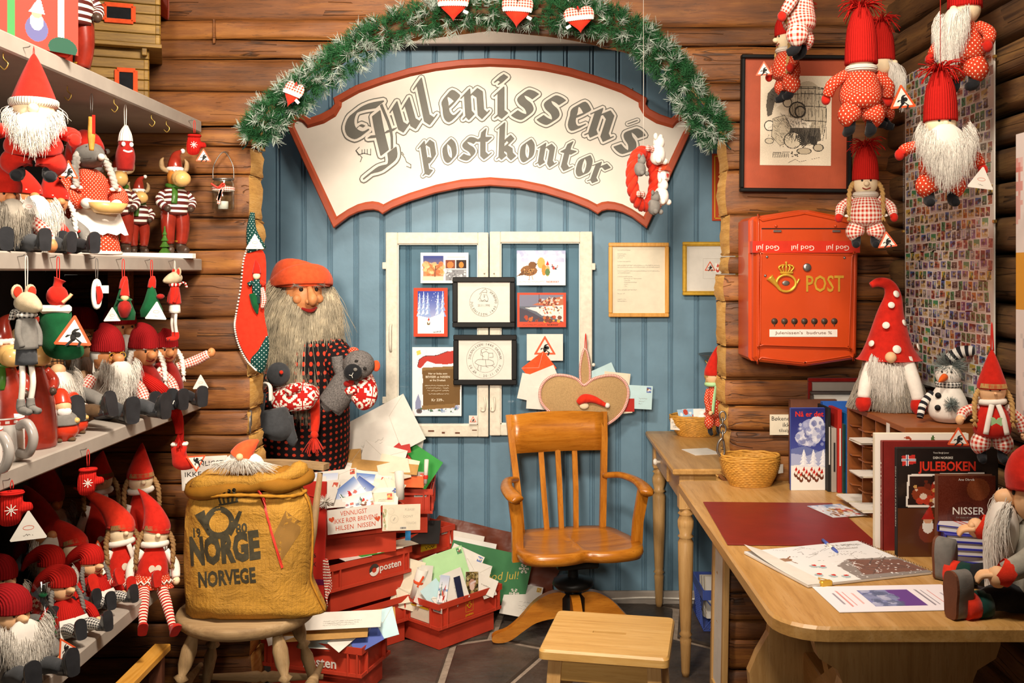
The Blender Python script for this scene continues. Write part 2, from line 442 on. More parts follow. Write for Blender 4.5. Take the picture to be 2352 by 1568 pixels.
def pic(cv,w,h,name,parent,M,mat=None,flat=True,bend=None):
 W_,H_=cv.w,cv.h
 gx,gy=np.meshgrid(np.linspace(-w/2,w/2,W_+1),np.linspace(h/2,-h/2,H_+1))
 gz=np.zeros_like(gx) if bend is None else bend(gx,gy)
 V=np.stack([gx,gy,gz],-1).reshape(-1,3)
 i,j=np.meshgrid(np.arange(H_),np.arange(W_),indexing='ij');a=i*(W_+1)+j
 Q=np.stack([a,a+W_+1,a+W_+2,a+1],-1).reshape(-1,4)
 me=bpy.data.meshes.new(name);me.vertices.add(len(V));me.vertices.foreach_set('co',V.ravel())
 me.loops.add(Q.size);me.loops.foreach_set('vertex_index',Q.ravel().astype(np.int32))
 me.polygons.add(len(Q));me.polygons.foreach_set('loop_start',np.arange(len(Q),dtype=np.int32)*4)
 me.update(calc_edges=True)
 at=me.color_attributes.new('Col','FLOAT_COLOR','CORNER')
 c=np.concatenate([s2l(cv.a).reshape(-1,3),np.ones((W_*H_,1))],1)
 at.data.foreach_set('color',np.repeat(c,4,0).ravel().astype(np.float32))
 me.materials.append(mat or PRINT)
 o=bpy.data.objects.new(name,me);COL.objects.link(o);o.parent=parent
 if M is not None:o.matrix_local=M
 return o
_tc={}
def text_geo(s,off=0.,res=2):
 k=(s,off,res)
 if k not in _tc:
  cu=bpy.data.curves.new('lettering','FONT');cu.body=s;cu.size=1;cu.offset=off;cu.resolution_u=res;cu.fill_mode='FRONT'
  ob=bpy.data.objects.new('lettering',cu);me=bpy.data.meshes.new_from_object(ob)
  V=np.array([v.co[:] for v in me.vertices]) if len(me.vertices) else np.zeros((1,3));Fs=[tuple(p.vertices) for p in me.polygons]
  bpy.data.objects.remove(ob);bpy.data.curves.remove(cu);bpy.data.meshes.remove(me)
  lo,hi=V.min(0),V.max(0);V=V-(lo+hi)/2;_tc[k]=(V,Fs,hi-lo)
 return _tc[k]
def txt(parent,s,mat,M,w=None,h=None,bold=0.,name='lettering',shear=0.,into=None,flip=False,res=2):
 V,Fs,d=text_geo(s,bold,res)
 sx=w/d[0] if w else h/d[1];sy=h/d[1] if h else sx
 V=V*np.array([sx,sy,1.]);V[:,0] +=V[:,1]*shear
 b=into or MB();b.add(V.tolist(),Fs,None,False,0,M)
 return b if into else b.build(name,mat,parent)
def scribble(mb,x0,x1,y,h,M,wd=.0006,amp=1.,seed=0):      # a handwritten line of small loops
 r=random.Random(seed);n=max(6,int((x1-x0)/h*3));pts=[]
 for i in range(n):
  pts.append((x0+(x1-x0)*i/n,y+(r.random()-.5)*h*amp))
 for a,b in zip(pts[:-1],pts[1:]):
  if r.random()<.12:continue
  dx,dy=b[0]-a[0],b[1]-a[1];L=math.hypot(dx,dy)+1e-9;nx,ny=-dy/L*wd,dx/L*wd
  mb.add([(a[0]-nx,a[1]-ny,0),(b[0]-nx,b[1]-ny,0),(b[0]+nx,b[1]+ny,0),(a[0]+nx,a[1]+ny,0)],[(0,1,2,3)],None,False,0,M)
 return mb
def stroke(mb,pts,wd,M=None,z=0.,closed=False):                # a drawn line of constant width lying in local xy
 pts=[tuple(p) for p in pts]
 if closed:pts=pts+[pts[0]]
 for a,b in zip(pts[:-1],pts[1:]):
  dx,dy=b[0]-a[0],b[1]-a[1];L=math.hypot(dx,dy)
  if L<1e-9:continue
  ex,ey=dx/L*wd*.25,dy/L*wd*.25;nx,ny=-dy/L*wd/2,dx/L*wd/2
  mb.add([(a[0]-nx-ex,a[1]-ny-ey,z),(b[0]-nx+ex,b[1]-ny+ey,z),(b[0]+nx+ex,b[1]+ny+ey,z),(a[0]+nx-ex,a[1]+ny-ey,z)],[(0,1,2,3)],None,False,0,M)
 return mb
def circ(cx,cy,r,n=32,a0=0.,a1=360.,ry=None):
 ry=ry or r
 return [(cx+r*math.cos(math.radians(a0+(a1-a0)*i/n)),cy+ry*math.sin(math.radians(a0+(a1-a0)*i/n))) for i in range(n+1)]
def arctext(parent,s,mat,M,R,a_mid,h,name='lettering',inward=False,spacing=.72):
 b=MB();n=len(s);step=h*spacing/R
 for i,ch in enumerate(s):
  if ch==' ':continue
  k=i-(n-1)/2
  if not inward:a=a_mid-k*step;rot=a-math.pi/2
  else:a=a_mid+k*step;rot=a+math.pi/2
  V,Fs,d=text_geo(ch,0.01)
  sc=h/.72;V=V*np.array([sc,sc,1.])
  b.add(V.tolist(),Fs,None,False,0,M@T((R*math.cos(a),R*math.sin(a),0))@Matrix.Rotation(rot,4,'Z'))
 return b.build(name,mat,parent)
def heart2d(w,h,n=40):
 pts=[]
 for i in range(n):
  t=2*math.pi*i/n
  pts.append((16*math.sin(t)**3/32*w,(13*math.cos(t)-5*math.cos(2*t)-2*math.cos(3*t)-math.cos(4*t)+2.5)/29*h))
 return pts
def pillow(mb,outline,th,M=None,rings=4,mi=0):         # a stuffed flat shape: outline puffed on both sides
 o=np.array(outline,float);c=o.mean(0);n=len(o);V=[];Fs=[];UV=[]
 for sgn in (1,-1):
  base=len(V)
  for k in range(rings+1):
   q=1-k/rings;z=sgn*th/2*math.sqrt(max(0,1-q**2.4))
   for p in o:pp=c+(p-c)*max(q,.001);V.append((pp[0],pp[1],z))
  for k in range(rings):
   for i in range(n):
    j=(i+1) % n;f=(base+k*n+i,base+k*n+j,base+(k+1)*n+j,base+(k+1)*n+i)
    Fs.append(f if sgn>0 else f[::-1]);UV.append([(V[q][0],V[q][1]) for q in Fs[-1]])
 return mb.add(V,Fs,UV,True,mi,M)
# ------------------------------------------------------------------ material library
class m_:pass
m_.log=wood('log_timber','#2f1a0a','#7a481d','#a46c2e',0,.6,.62,.8,tint=.28,cracks=True)
m_.log_y=wood('log_timber_side','#33241a','#6a4c2c','#94703f',1,.6,.66,.8,tint=.25,cracks=True)
m_.endgrain=wood('log_end_grain','#a8752e','#d3a04e','#e6be78',1,1.4,.75,.5,tint=.10)
m_.blue=plain('blue_painted_board','#6b8ca0',.5,.08,9,.2,60,.35,bdist=.002)
m_.greypaint=plain('grey_shelf_paint','#a39a90',.6,.08,12,.2,120,.3)
m_.greywall=plain('dark_grey_wall','#3a4046',.8,.15,6)
m_.stone=plain('slate_stone','#4a4038',.42,.45,7,.7,30,.5,bdist=.006)
m_.mortar=plain('mortar','#a09080',.9,.2,30,.6,120,.2,bdist=.004)
m_.ceil=wood('ceiling_boards','#6a4a28','#9c7440','#b98d54',1,.6)
m_.white=plain('white_paint','#e9e4d8',.5,.06,20)
m_.oldwhite=plain('old_white_window_paint','#ddd6c4',.55,.10,45,.4,90,.3,bdist=.002)
m_.paper=plain('white_paper','#ded9cf',.7,.04,30,.1)
m_.cream=plain('cream_paper','#e2d8c0',.7,.05,30,.1)
m_.kraft=plain('kraft_paper','#b98d4e',.75,.1,40)
m_.ink=plain('black_ink','#1d1b1a',.7,0,bp=0)
m_.greyink=plain('grey_ink','#8a857c',.7,0,bp=0)
m_.paleink=plain('pale_pencil','#b5ac9c',.7,0,bp=0)
m_.signgrey=plain('sign_lettering_grey','#6b6a62',.6,.04,40,bp=.1)
m_.signwhite=plain('sign_white_paint','#e6dfd2',.5,.03,12,.1)
m_.signred=plain('sign_red_brown_frame','#a94b2c',.5,.10,14,.2)
m_.redink=plain('red_ink','#c8502e',.7,0,bp=0)
m_.crate=plain('red_crate_plastic','#c2402a',.45,.10,10,.15,80,.4)
m_.mailbox=plain('orange_red_enamel','#be4214',.32,.05,10,.1,60,.5,coat=.2)
m_.tape=plain('red_printed_tape','#c8301c',.35,.08,30,bp=.2)
m_.gold=plain('gilded_metal','#d6a93c',.35,.12,50,.1,metal=.45)
m_.steel=plain('grey_steel','#8d8a86',.35,.1,40,metal=.9)
m_.blackmetal=plain('black_iron','#191816',.45,.15,30,.2,metal=.3)
m_.blackframe=plain('black_frame','#131211',.5,.1,30,.1,spec=.2)
m_.goldwood=wood('light_wood_frame','#b97f2a','#d79a40','#e3b05a',1,2,.4,.1,tint=.05)
m_.oak=wood('varnished_oak','#8a4c0c','#b8711c','#cf8a2e',2,1.,.3,.18,coat=.35,tint=.06)
m_.oakx=wood('varnished_oak_cross','#8a4c0c','#b8711c','#cf8a2e',0,1.,.3,.18,coat=.35,tint=.06)
m_.pine=wood('waxed_pine','#b48542','#d0a35c','#dfb876',0,.9,.4,.15,coat=.12,tint=.06)
m_.piney=wood('waxed_pine_lengthwise','#9a7038','#bf9253','#d0a972',1,.8,.38,.15,coat=.15,tint=.05)
m_.pinez=wood('waxed_pine_upright','#a87a42','#c69b60','#d9b27a',2,.9,.42,.15,coat=.1,tint=.06)
m_.greywood=wood('worn_grey_wood','#7a5f40','#a3855c','#bba07a',0,1.,.7,.3,tint=.05)
m_.greywoodz=wood('worn_grey_wood_upright','#7a5f40','#a3855c','#bba07a',2,1.,.7,.3,tint=.05)
m_.cab=plain('brown_pigeonhole_board','#8f5126',.45,.10,20,.12,100)
m_.skin=plain('doll_skin','#eab98a',.55,.06,40,.1)
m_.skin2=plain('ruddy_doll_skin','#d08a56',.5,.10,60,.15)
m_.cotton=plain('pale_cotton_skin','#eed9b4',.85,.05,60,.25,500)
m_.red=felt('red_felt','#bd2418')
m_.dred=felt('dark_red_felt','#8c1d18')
m_.bred=felt('bright_red_felt','#d8341f')
m_.orange=felt('orange_red_fleece','#e0562e')
m_.green=felt('green_felt','#14532f')
m_.dgreen=felt('dark_green_felt','#173a33')
m_.grey=felt('grey_wool','#77746f')
m_.dgrey=felt('dark_grey_wool','#3f4144')
m_.black=felt('black_felt','#1e1f22')
m_.wht=felt('white_felt','#ece5da',.06)
m_.brownf=felt('brown_wool','#5c4630')
m_.redknit=knit('red_knit','#bb201a',.0048,st=.6)
m_.dredknit=knit('dark_red_knit','#9a1a1e',.0045,st=.6)
m_.whknit=knit('white_knit','#eee6d8',.006)
m_.boot=plain('black_boot_rubber','#2a2b2e',.3,.2,30,.2,120,.45)
m_.sole=plain('brown_shoe_sole','#6b3f2a',.7,.1,40)
m_.beard=plain('white_beard_hair','#e4ded4',.75,.05,40,0,spec=.25)
m_.cream_hair=plain('cream_beard_hair','#dcd3c4',.75,.1,40,0,spec=.25)
m_.greyhair=plain('grey_beard_hair','#a39a8c',.7,.25,30,0,spec=.3)
m_.tanhair=plain('grey_blond_beard_hair','#bdb299',.6,.35,18,0,spec=.35)
m_.blond=plain('blond_yarn_hair','#b99258',.8,.18,60,.3,200)
m_.brownhair=plain('brown_yarn_hair','#8f6c42',.8,.18,60,.3,200)
m_.silver=plain('silver_yarn','#b9b4ac',.75,.15,60,.3,200)
m_.gingham=gingham('red_gingham','#c23626','#f0e6d8',.009)
m_.ginghams=gingham('small_red_gingham','#c23626','#f0e6d8',.007)
m_.dots=dots('red_polka_dot_cotton','#c43f24','#f3e2c8',.0078,.19)
m_.gdots=dots('green_white_dot_cotton','#16403c','#dfe6dc',.011,.16)
m_.bigdots=dots('red_felt_big_white_dots','#bb2119','#f2ebe2',.085,.21)
m_.stripe=stripes('white_dark_stripe','#e8e2d8','#5a2420',.016,1,.55,.5)
m_.bwstripe=stripes('black_white_stripe','#e6e2da','#26252a',.018,1,.5)
m_.rwstripe=stripes('red_white_stripe','#e8dccc','#b8221c',.010,1,.5)
m_.hound=gingham('black_white_check','#2a2a2c','#e0dcd4',.008)
m_.plaid=plaid('brown_plaid','#a5764a','#5d4029','#241d18',.018)
m_.greytweed=felt('grey_tweed','#a49c90',.3,300)
m_.nordic=nordic('nordic_star_knit','#b3201c','#efe6d8',.075)
m_.setesdal=dots('black_red_lice_knit','#1d1718','#c4402a',.026,.24,False)
m_.resinred=plain('glazed_red_resin','#8e2a1c',.25,.2,30,.2,60,.5,coat=.3)
m_.resinbrown=plain('dark_brown_resin','#47362b',.4,.2,30,.3,60,.4)
m_.resintan=plain('tan_resin','#d8ad6a',.35,.1,30,.1,coat=.15)
m_.resinorange=plain('orange_brown_resin','#b87430',.35,.1,30,.1)
m_.resingreen=plain('green_resin','#3f6a24',.35,.2,40,.2)
m_.resinwhite=plain('white_resin','#ece8e2',.5,.06,40,.3)
m_.ceramred=plain('orange_red_ceramic','#cf3a20',.3,.06,20,.05,coat=.3)
m_.ceramic=plain('white_ceramic','#f1eee8',.18,.02,20,0,spec=.5,coat=.4)
m_.ceramgrey=plain('grey_glazed_ceramic','#a8a29c',.18,.06,20,0,spec=.5,coat=.4)
m_.glass=glass('clear_glass',(.93,.96,.95))
m_.pane=glass('window_pane_glass',(.90,.94,.95))
m_.plastic=glass('clear_plastic',(.97,.97,.97),.1,.12)
m_.wicker=plain('wicker_straw','#c8923c',.55,.22,60,.35,150,bdist=.002)
m_.burlap=plain('burlap','#b39467',.95,.16,220,.7,500,.1,bdist=.001)
def sackmat(name,col):
 m,nt,b=newmat(name);v=coords(nt,rnd=False);s=nd(nt,'ShaderNodeSeparateXYZ',{0:v})
 g=mth(nt,'MAXIMUM',mth(nt,'LESS_THAN',fr(nt,s.outputs[0],.011),.10),mth(nt,'LESS_THAN',fr(nt,s.outputs[2],.011),.10))
 n=noise(nt,v,7,4);f=nd(nt,'ShaderNodeMapRange',{0:n,1:.3,2:.7,3:.72,4:1.15}).outputs[0]
 c=nd(nt,'ShaderNodeVectorMath',{0:lin(col)[:3],'Scale':f},operation='SCALE').outputs[0]
 nt.links.new(mixc(nt,mth(nt,'MULTIPLY',g,.30),c,lin('#5a3c10')),b.inputs['Base Color']);b.inputs['Roughness'].default_value=.8
 h=mth(nt,'ADD',noise(nt,v,16,4,.6,1.5),mth(nt,'MULTIPLY',noise(nt,v,300,2),.12));bump(nt,b,h,.8,.012);return m
m_.sack=sackmat('ochre_mailbag_canvas','#b07f26')
m_.sackdark=plain('ochre_mailbag_hem','#8a5c16',.8,.22,9,.5,380,.2,bdist=.001)
m_.patch=plain('sack_patch','#84602a',.8,.15,14)
m_.sackink=plain('faded_black_print','#3b3524',.85,.25,60,.2)
m_.string=plain('thin_string','#d8d0c4',.8,.05,40,0)
m_.thread=plain('red_thread','#c8281e',.8,.05,40,0)
m_.ribbon=plain('red_ribbon','#d83a2c',.5,.06,40,.1)
m_.orangetag=plain('orange_tag_border','#d8552a',.5,.02,40,0)
m_.cardred=plain('red_card','#b32318',.6,.06,20,.1)
m_.cardorange=plain('orange_card','#e2601c',.6,.06,20,.1)
m_.cardgreen=plain('green_card','#2f9a3c',.6,.06,20,.1)
m_.darkgreencard=plain('dark_green_card','#3a7a4a',.6,.06,20,.1)
m_.mint=plain('mint_envelope','#a9d39a',.65,.05,20,.1)
m_.cyan=plain('light_blue_envelope','#bfdfe4',.65,.05,20,.1)
m_.brownpaper=plain('glossy_brown_paper','#6a3320',.25,.12,10,.3,20,.5,bdist=.004)
m_.yellowtape=plain('yellow_plastic','#e0b423',.4,.05,20,0)
m_.bluepl=plain('blue_plastic','#4a5fae',.4,.05,20,0)
m_.deskmat=plain('dark_red_desk_mat','#7d1d16',.4,.12,14,.2,60)
m_.needle=plain('green_garland_needle','#2c6238',.55,.3,30,0)
m_.frost=plain('frosted_garland_needle','#b4c2b6',.6,.15,30,0)
m_.rope=plain('rope_cord','#a8741c',.9,.15,60,.4)
m_.brass=plain('brass_hook','#c9a95a',.3,.1,30,0,metal=.9)

# ------------------------------------------------------------------ the setting
YB,YF,YFB=4.53,3.45,3.62          # back wall, front and back of the log wall
XL,XR=-1.62,1.231
ZT=2.75
def zpx(py,Y):return CH-(py-CY)*Y/F

# floor: mortar bed with slate flags
fl=MB().box((-.15,1.5,-.06),(3.2,6.5,.1)).build('floor',m_.mortar);struct(fl)
def clip(poly,a,b):        # keep the half plane nearer to a than to b
 mx,my=(a[0]+b[0])/2,(a[1]+b[1])/2;nx,ny=a[0]-b[0],a[1]-b[1];out=[]
 for i in range(len(poly)):
  p,q=poly[i],poly[(i+1) % len(poly)]
  dp=(p[0]-mx)*nx+(p[1]-my)*ny;dq=(q[0]-mx)*nx+(q[1]-my)*ny
  if dp>=0:out.append(p)
  if (dp>=0) != (dq>=0):k=dp/(dp-dq);out.append((p[0]+(q[0]-p[0])*k,p[1]+(q[1]-p[1])*k))
 return out
seeds=[]
for iy in range(12):
 for ix in range(8):
  seeds.append((-1.6+ix*.40+(.2 if iy % 2 else 0)+random.uniform(-.12,.12),.2+iy*.40+random.uniform(-.11,.11)))
for k,s0 in enumerate(seeds):
 poly=[(-1.68,-.1),(1.34,-.1),(1.34,YB),(-1.68,YB)]
 for j,s1 in enumerate(seeds):
  if j != k:poly=clip(poly,s0,s1)
  if not poly:break
 if len(poly)<3:continue
 cx=sum(p[0] for p in poly)/len(poly);cy=sum(p[1] for p in poly)/len(poly)
 def shrink(d,wob):
  o=[]
  for i,p in enumerate(poly):
   L=math.hypot(p[0]-cx,p[1]-cy)+1e-6;q=max(0,L-d*1.25)/L
   o.append((cx+(p[0]-cx)*q,cy+(p[1]-cy)*q))
  return o
 a,b_=shrink(.016,0),shrink(.024,0);h=random.uniform(.0,.004);n=len(poly)
 V=[(p[0],p[1],-.02) for p in a]+[(p[0],p[1],-.004+h) for p in a]+[(p[0],p[1],h) for p in b_]
 Fs=[(i,(i+1) % n,n+(i+1) % n,n+i) for i in range(n)]+[(n+i,n+(i+1) % n,2*n+(i+1) % n,2*n+i) for i in range(n)]+[tuple(range(2*n,3*n))]
 MB().add(V,Fs,None,False).build('stone',m_.stone,fl)

# ceiling, side walls
struct(MB().box((-.15,1.5,ZT+.03),(3.3,6.5,.06)).build('ceiling',m_.ceil))
struct(MB().box((XL-.03,.98,ZT/2),(.06,4.96,ZT)).build('wall_left',m_.greywall))
struct(MB().box((-1.40,4.08,ZT/2),(.06,.90,ZT)).build('wall_alcove_left',m_.blue))
struct(MB().box((1.26,4.08,ZT/2),(.06,.90,ZT)).build('wall_alcove_right',m_.blue))

# back wall of beaded blue boards
wb=MB().box((-.07,YB+.035,ZT/2),(2.7,.03,ZT)).build('wall_back',m_.blue);struct(wb)
bw=60.1*YB/F
def board_mesh():
 z0,z1=0.0,ZT-.01;w=bw
 prof=[(0,.012),(0.0,-.002),(.004,-.0065),(w-.022,-.0065),(w-.019,.0005),(w-.0165,.0005),(w-.014,-.005),(w-.0105,-.007),(w-.007,-.005),(w-.0045,.003),(w-.001,.003),(w-.001,.012)]
 V=[(x,y,z0) for x,y in prof]+[(x,y,z1) for x,y in prof];n=len(prof)
 return MB().add(V,[(i,i+1,n+i+1,n+i) for i in range(n-1)],None,False)
bm_=board_mesh();x=(643-CX)*YB/F-6*bw;first=None
while x<1.25:
 if x>-1.42:
  if first is None:first=bm_.build('board',m_.blue,wb,T((x,YB,0)))
  else:
   o=first.copy();COL.objects.link(o);o.parent=wb;o.matrix_local=T((x,YB,0))
 x +=bw
bb=struct(MB().box((-.07,YB-.018,zpx(1369,YB)),(2.6,.02,.062),.004).build('baseboard_back',m_.greypaint))
struct(MB().box((-.14,YB-.06,2.62),(2.5,.05,.20),.004).build('trim_1',m_.greypaint))
tag(MB().tube([(.0,YB-.035,.012),(.12,YB-.03,.03),(.3,YB-.03,.022),(.5,YB-.03,.03),(.62,YB-.032,.028),(.8,YB-.03,.02)],.0045,8).build('power_cable',m_.white),
 'thin white cable running along the grey skirting board','cable')

# front log wall with its arched opening
A_C,A_SP,A_RX,A_RZ=(1126-CX)*YF/F,zpx(330,YF),553*YF/F,254*YF/F
JL,JR=(571-CX)*YF/F,(1674-CX)*YF/F
def arch_x(z,side,grow=0.):
 if z<=A_SP:return JL if side<0 else JR
 k=(z-A_SP)/(A_RZ+grow)
 if k>=1:return A_C
 q=math.sqrt(1-k*k)
 return A_C-(A_C-JL)*q if side<0 else A_C+(JR-A_C)*q
wl=bpy.data.objects.new('wall_front',None);COL.objects.link(wl);struct(wl)
def hash1(a):return (math.sin(a*127.1)*43758.5453) % 1.0
def log_piece(z0,z1,xa,side,seed):
 rows=11;cols=26;TT=[-1,-.985,-.95,-.86,-.5,0,.5,.86,.95,.985,1];zz=[z0+(z1-z0)*(q+1)/2 for q in TT];h=z1-z0
 r=random.Random(seed);jit=r.uniform(-.010,.012);bul=r.uniform(.002,.009);prot=r.uniform(-.006,.008)
 V=[];Fs=[];mi=[]
 ph=[r.uniform(0,6.28) for _ in range(4)]
 for i,z in enumerate(zz):
  t=TT[i]
  y=YF-prot-.014*(1-abs(t)**14)+.012
  ze=min(max(z,z0+.001),z1-.001)
  xe=arch_x(ze,side)-side*(bul*(1-t*t)+jit if ze<A_SP else bul*.4*(1-t*t))
  for c in range(cols+1):
   x=xa+(xe-xa)*c/cols
   e=c/cols
   w=.0035*math.sin(7*x+ph[0]+t*1.5)+.0022*math.sin(19*x+ph[1]-t*2)+.0015*math.sin(41*x+ph[2])
   yy=y+w+(.010*max(0,e-.96)/.04 if True else 0)
   zw=z+(.004*math.sin(5*x+ph[3]+seed) if 0<i<rows-1 else .003*math.sin(4*x+z*30))
   V.append((x,yy,zw))
 n=cols+1
 for i in range(rows-1):
  for c in range(cols):Fs.append((i*n+c,i*n+c+1,(i+1)*n+c+1,(i+1)*n+c) if side>0 else (i*n+c,(i+1)*n+c,(i+1)*n+c+1,i*n+c+1))
 mb=MB().add(V,Fs,None,True,0)
 # end face in pale end grain, top/bottom/back
 E=[V[i*n+cols] for i in range(rows)];EV=[];k=5
 for i,p in enumerate(E):
  for j in range(k+1):
   q=j/k;t=TT[i]
   back=arch_x(min(max(p[2],z0+.001),z1-.001),side,.075)-arch_x(min(max(p[2],z0+.001),z1-.001),side);EV.append((p[0]+back*q-side*(.006*math.sin(q*math.pi)*(1-t*t*.7)+.004*math.sin(q*9+i*2+seed)*(0<j)),p[1]+(YFB-p[1])*q,p[2]))
 EF=[(i*(k+1)+j,i*(k+1)+j+1,(i+1)*(k+1)+j+1,(i+1)*(k+1)+j) for i in range(rows-1) for j in range(k)]
 mb.add(EV,EF,None,True,1)
 Bk=[(xa,YFB,z0),(xa,YFB,z1)]
 xb0,xb1=EV[k][0],EV[-1][0]
 mb.add([(xa,YFB,z0),(xb0,YFB,z0),(xb1,YFB,z1),(xa,YFB,z1)],[(0,1,2,3)],None,False,0)
 for rr in (0,rows-1):
  mb.add([V[rr*n],V[rr*n+cols],(EV[rr*(k+1)+k][0],YFB,zz[rr]),(xa,YFB,zz[rr])],[(0,1,2,3)],None,False,0)
 return mb
LG=[-100,45,92,135,210,288,335,401,502,572,631,731,806,868,943,998,1041,1110,1190,1270,1350,1430,1510,1619]
RG=[-100,60,106,188,230,280,390,493,587,629,692,799,872,932,988,1047,1110,1180,1250,1310,1367,1424,1470,1542,1619]
for side,G,xa in ((-1,LG,XL),(1,RG,XR+.12)):
 for i in range(len(G)-1):
  zt,zb=zpx(G[i],YF)-.002,max(0,zpx(G[i+1],YF)+.002)
  if zb<A_SP+A_RZ<zt:      # the log the arch top cuts through
   pass
  log_piece(zb,zt,xa,side,i*7+side+40).build('log',[m_.log,m_.endgrain],wl)
 log_piece(zpx(-100,YF)+.002,ZT,xa,side,99+side).build('log',[m_.log,m_.endgrain],wl)
MB().box((-1.3,(YF+YFB)/2+.02,ZT/2),(.6,.08,ZT)).build('core',m_.black,wl)
MB().box((1.06,(YF+YFB)/2+.02,ZT/2),(.62,.08,ZT)).build('core',m_.black,wl)
# a batten nailed over a joint in the upper logs
MB().box(tuple(P(492,72,YF-.012)),(.008,.012,.085),.002).build('batten',m_.log,wl)

# right side wall of round logs
wr=MB().box((XR+.13,1.06,ZT/2),(.05,5.1,ZT)).build('wall_right',m_.black);struct(wr)
TT2=[-1,-.97,-.9,-.78,-.5,0,.5,.78,.9,.97,1]
ZG=[0,.11,.22,.33,.44,.55,.64,.73,.82,.90,.98,1.06,1.14,1.23,1.32,1.418,1.55,1.65,1.742,1.834,1.917,2.007,2.1,2.21,2.32,2.44,2.56,2.75]
for i in range(len(ZG)-1):
 z0,z1=ZG[i]+.003,ZG[i+1]-.003;rows,cols=11,44;V=[];r=random.Random(i+500);ph=[r.uniform(0,6.28) for _ in range(3)];pr=r.uniform(-.012,.01)
 for a in range(rows):
  t=TT2[a]
  for c in range(cols+1):
   y=-1.5+(YF+.08+1.5)*c/cols
   V.append((XR-pr-.045*(1-abs(t)**7)+.045+.004*math.sin(6*y+ph[0]+t)+.002*math.sin(23*y+ph[1]),y,z0+(z1-z0)*(t+1)/2+.008*math.sin(3.1*y+ph[2])*(1-abs(t))))
 n=cols+1
 MB().add(V,[(a*n+c,a*n+c+1,(a+1)*n+c+1,(a+1)*n+c) for a in range(rows-1) for c in range(cols)],None,True).build('log',m_.log_y,wr)
# ------------------------------------------------------------------ the big sign
YS=4.455
SGN=thing('shop_sign','curved white sign lettered Julenissen\'s postkontor with red-brown scalloped frame','sign',P(1126,330,YS))
def sg(px,py):return ((px-1126)*YS/F,(330-py)*YS/F)
OUT=[(658,285),(659,274),(668,266),(684,263),(700,263),(711,272),(737,263),(760,251),(769,240),(766,226),(818,197),(880,176),(942,157),(1001,145),(1060,138),(1126,135)]
INN=[(677,290),(678,283),(683,279),(690,279),(698,284),(707,295),(745,284),(772,268),(785,246),(786,236),(826,214),(884,193),(944,176),(1002,164),(1060,157),(1126,154)]
OUTB=[(767,524),(801,498),(822,488),(840,483),(858,482),(870,485),(879,492),(900,479),(939,463),(1001,444),(1060,432),(1126,427)]
INNB=[(774,497),(800,480),(822,469),(840,464),(856,462),(870,464),(881,469),(902,458),(941,443),(1002,424),(1060,412),(1126,407)]
def mirror(l):return [(2252-x,y) for x,y in l[::-1]]
def loop(t,b):t2=t+mirror(t)[1:];b2=b+mirror(b)[1:];return [sg(*p) for p in t2]+[sg(*p) for p in b2[::-1]]
LO,LI=loop(OUT,OUTB),loop(INN,INNB)
mb=MB();n=len(LO)
mb.add([(p[0],-.012,p[1]) for p in LO]+[(p[0],-.016,p[1]) for p in [((a[0]*.88+b[0]*.12),(a[1]*.88+b[1]*.12)) for a,b in zip(LO,LI)]]+
       [(p[0],-.016,p[1]) for p in [((a[0]*.3+b[0]*.7),(a[1]*.3+b[1]*.7)) for a,b in zip(LO,LI)]]+[(p[0],-.004,p[1]) for p in LI]+[(p[0],.02,p[1]) for p in LO],
       [(k*n+i,k*n+(i+1) % n,(k+1)*n+(i+1) % n,(k+1)*n+i) for k in range(3) for i in range(n)]+[(4*n+i,4*n+(i+1) % n,(i+1) % n,i) for i in range(n)],None,False)
mb.build('frame',m_.signred,SGN)
mb=MB();mb.prism(LI,.004,.005,RX90);mb.build('panel',m_.signwhite,SGN)
MB().box((0,.021,0),(.9,.04,.3)).build('backing',m_.black,SGN)
for px in (805,1452):MB().lathe([(.0045,0),(.0045,.01),(.001,.012)],8,T((sg(px,205)[0],-.0,sg(px,205)[1]))@RX(90)).build('bolt',m_.steel,SGN)
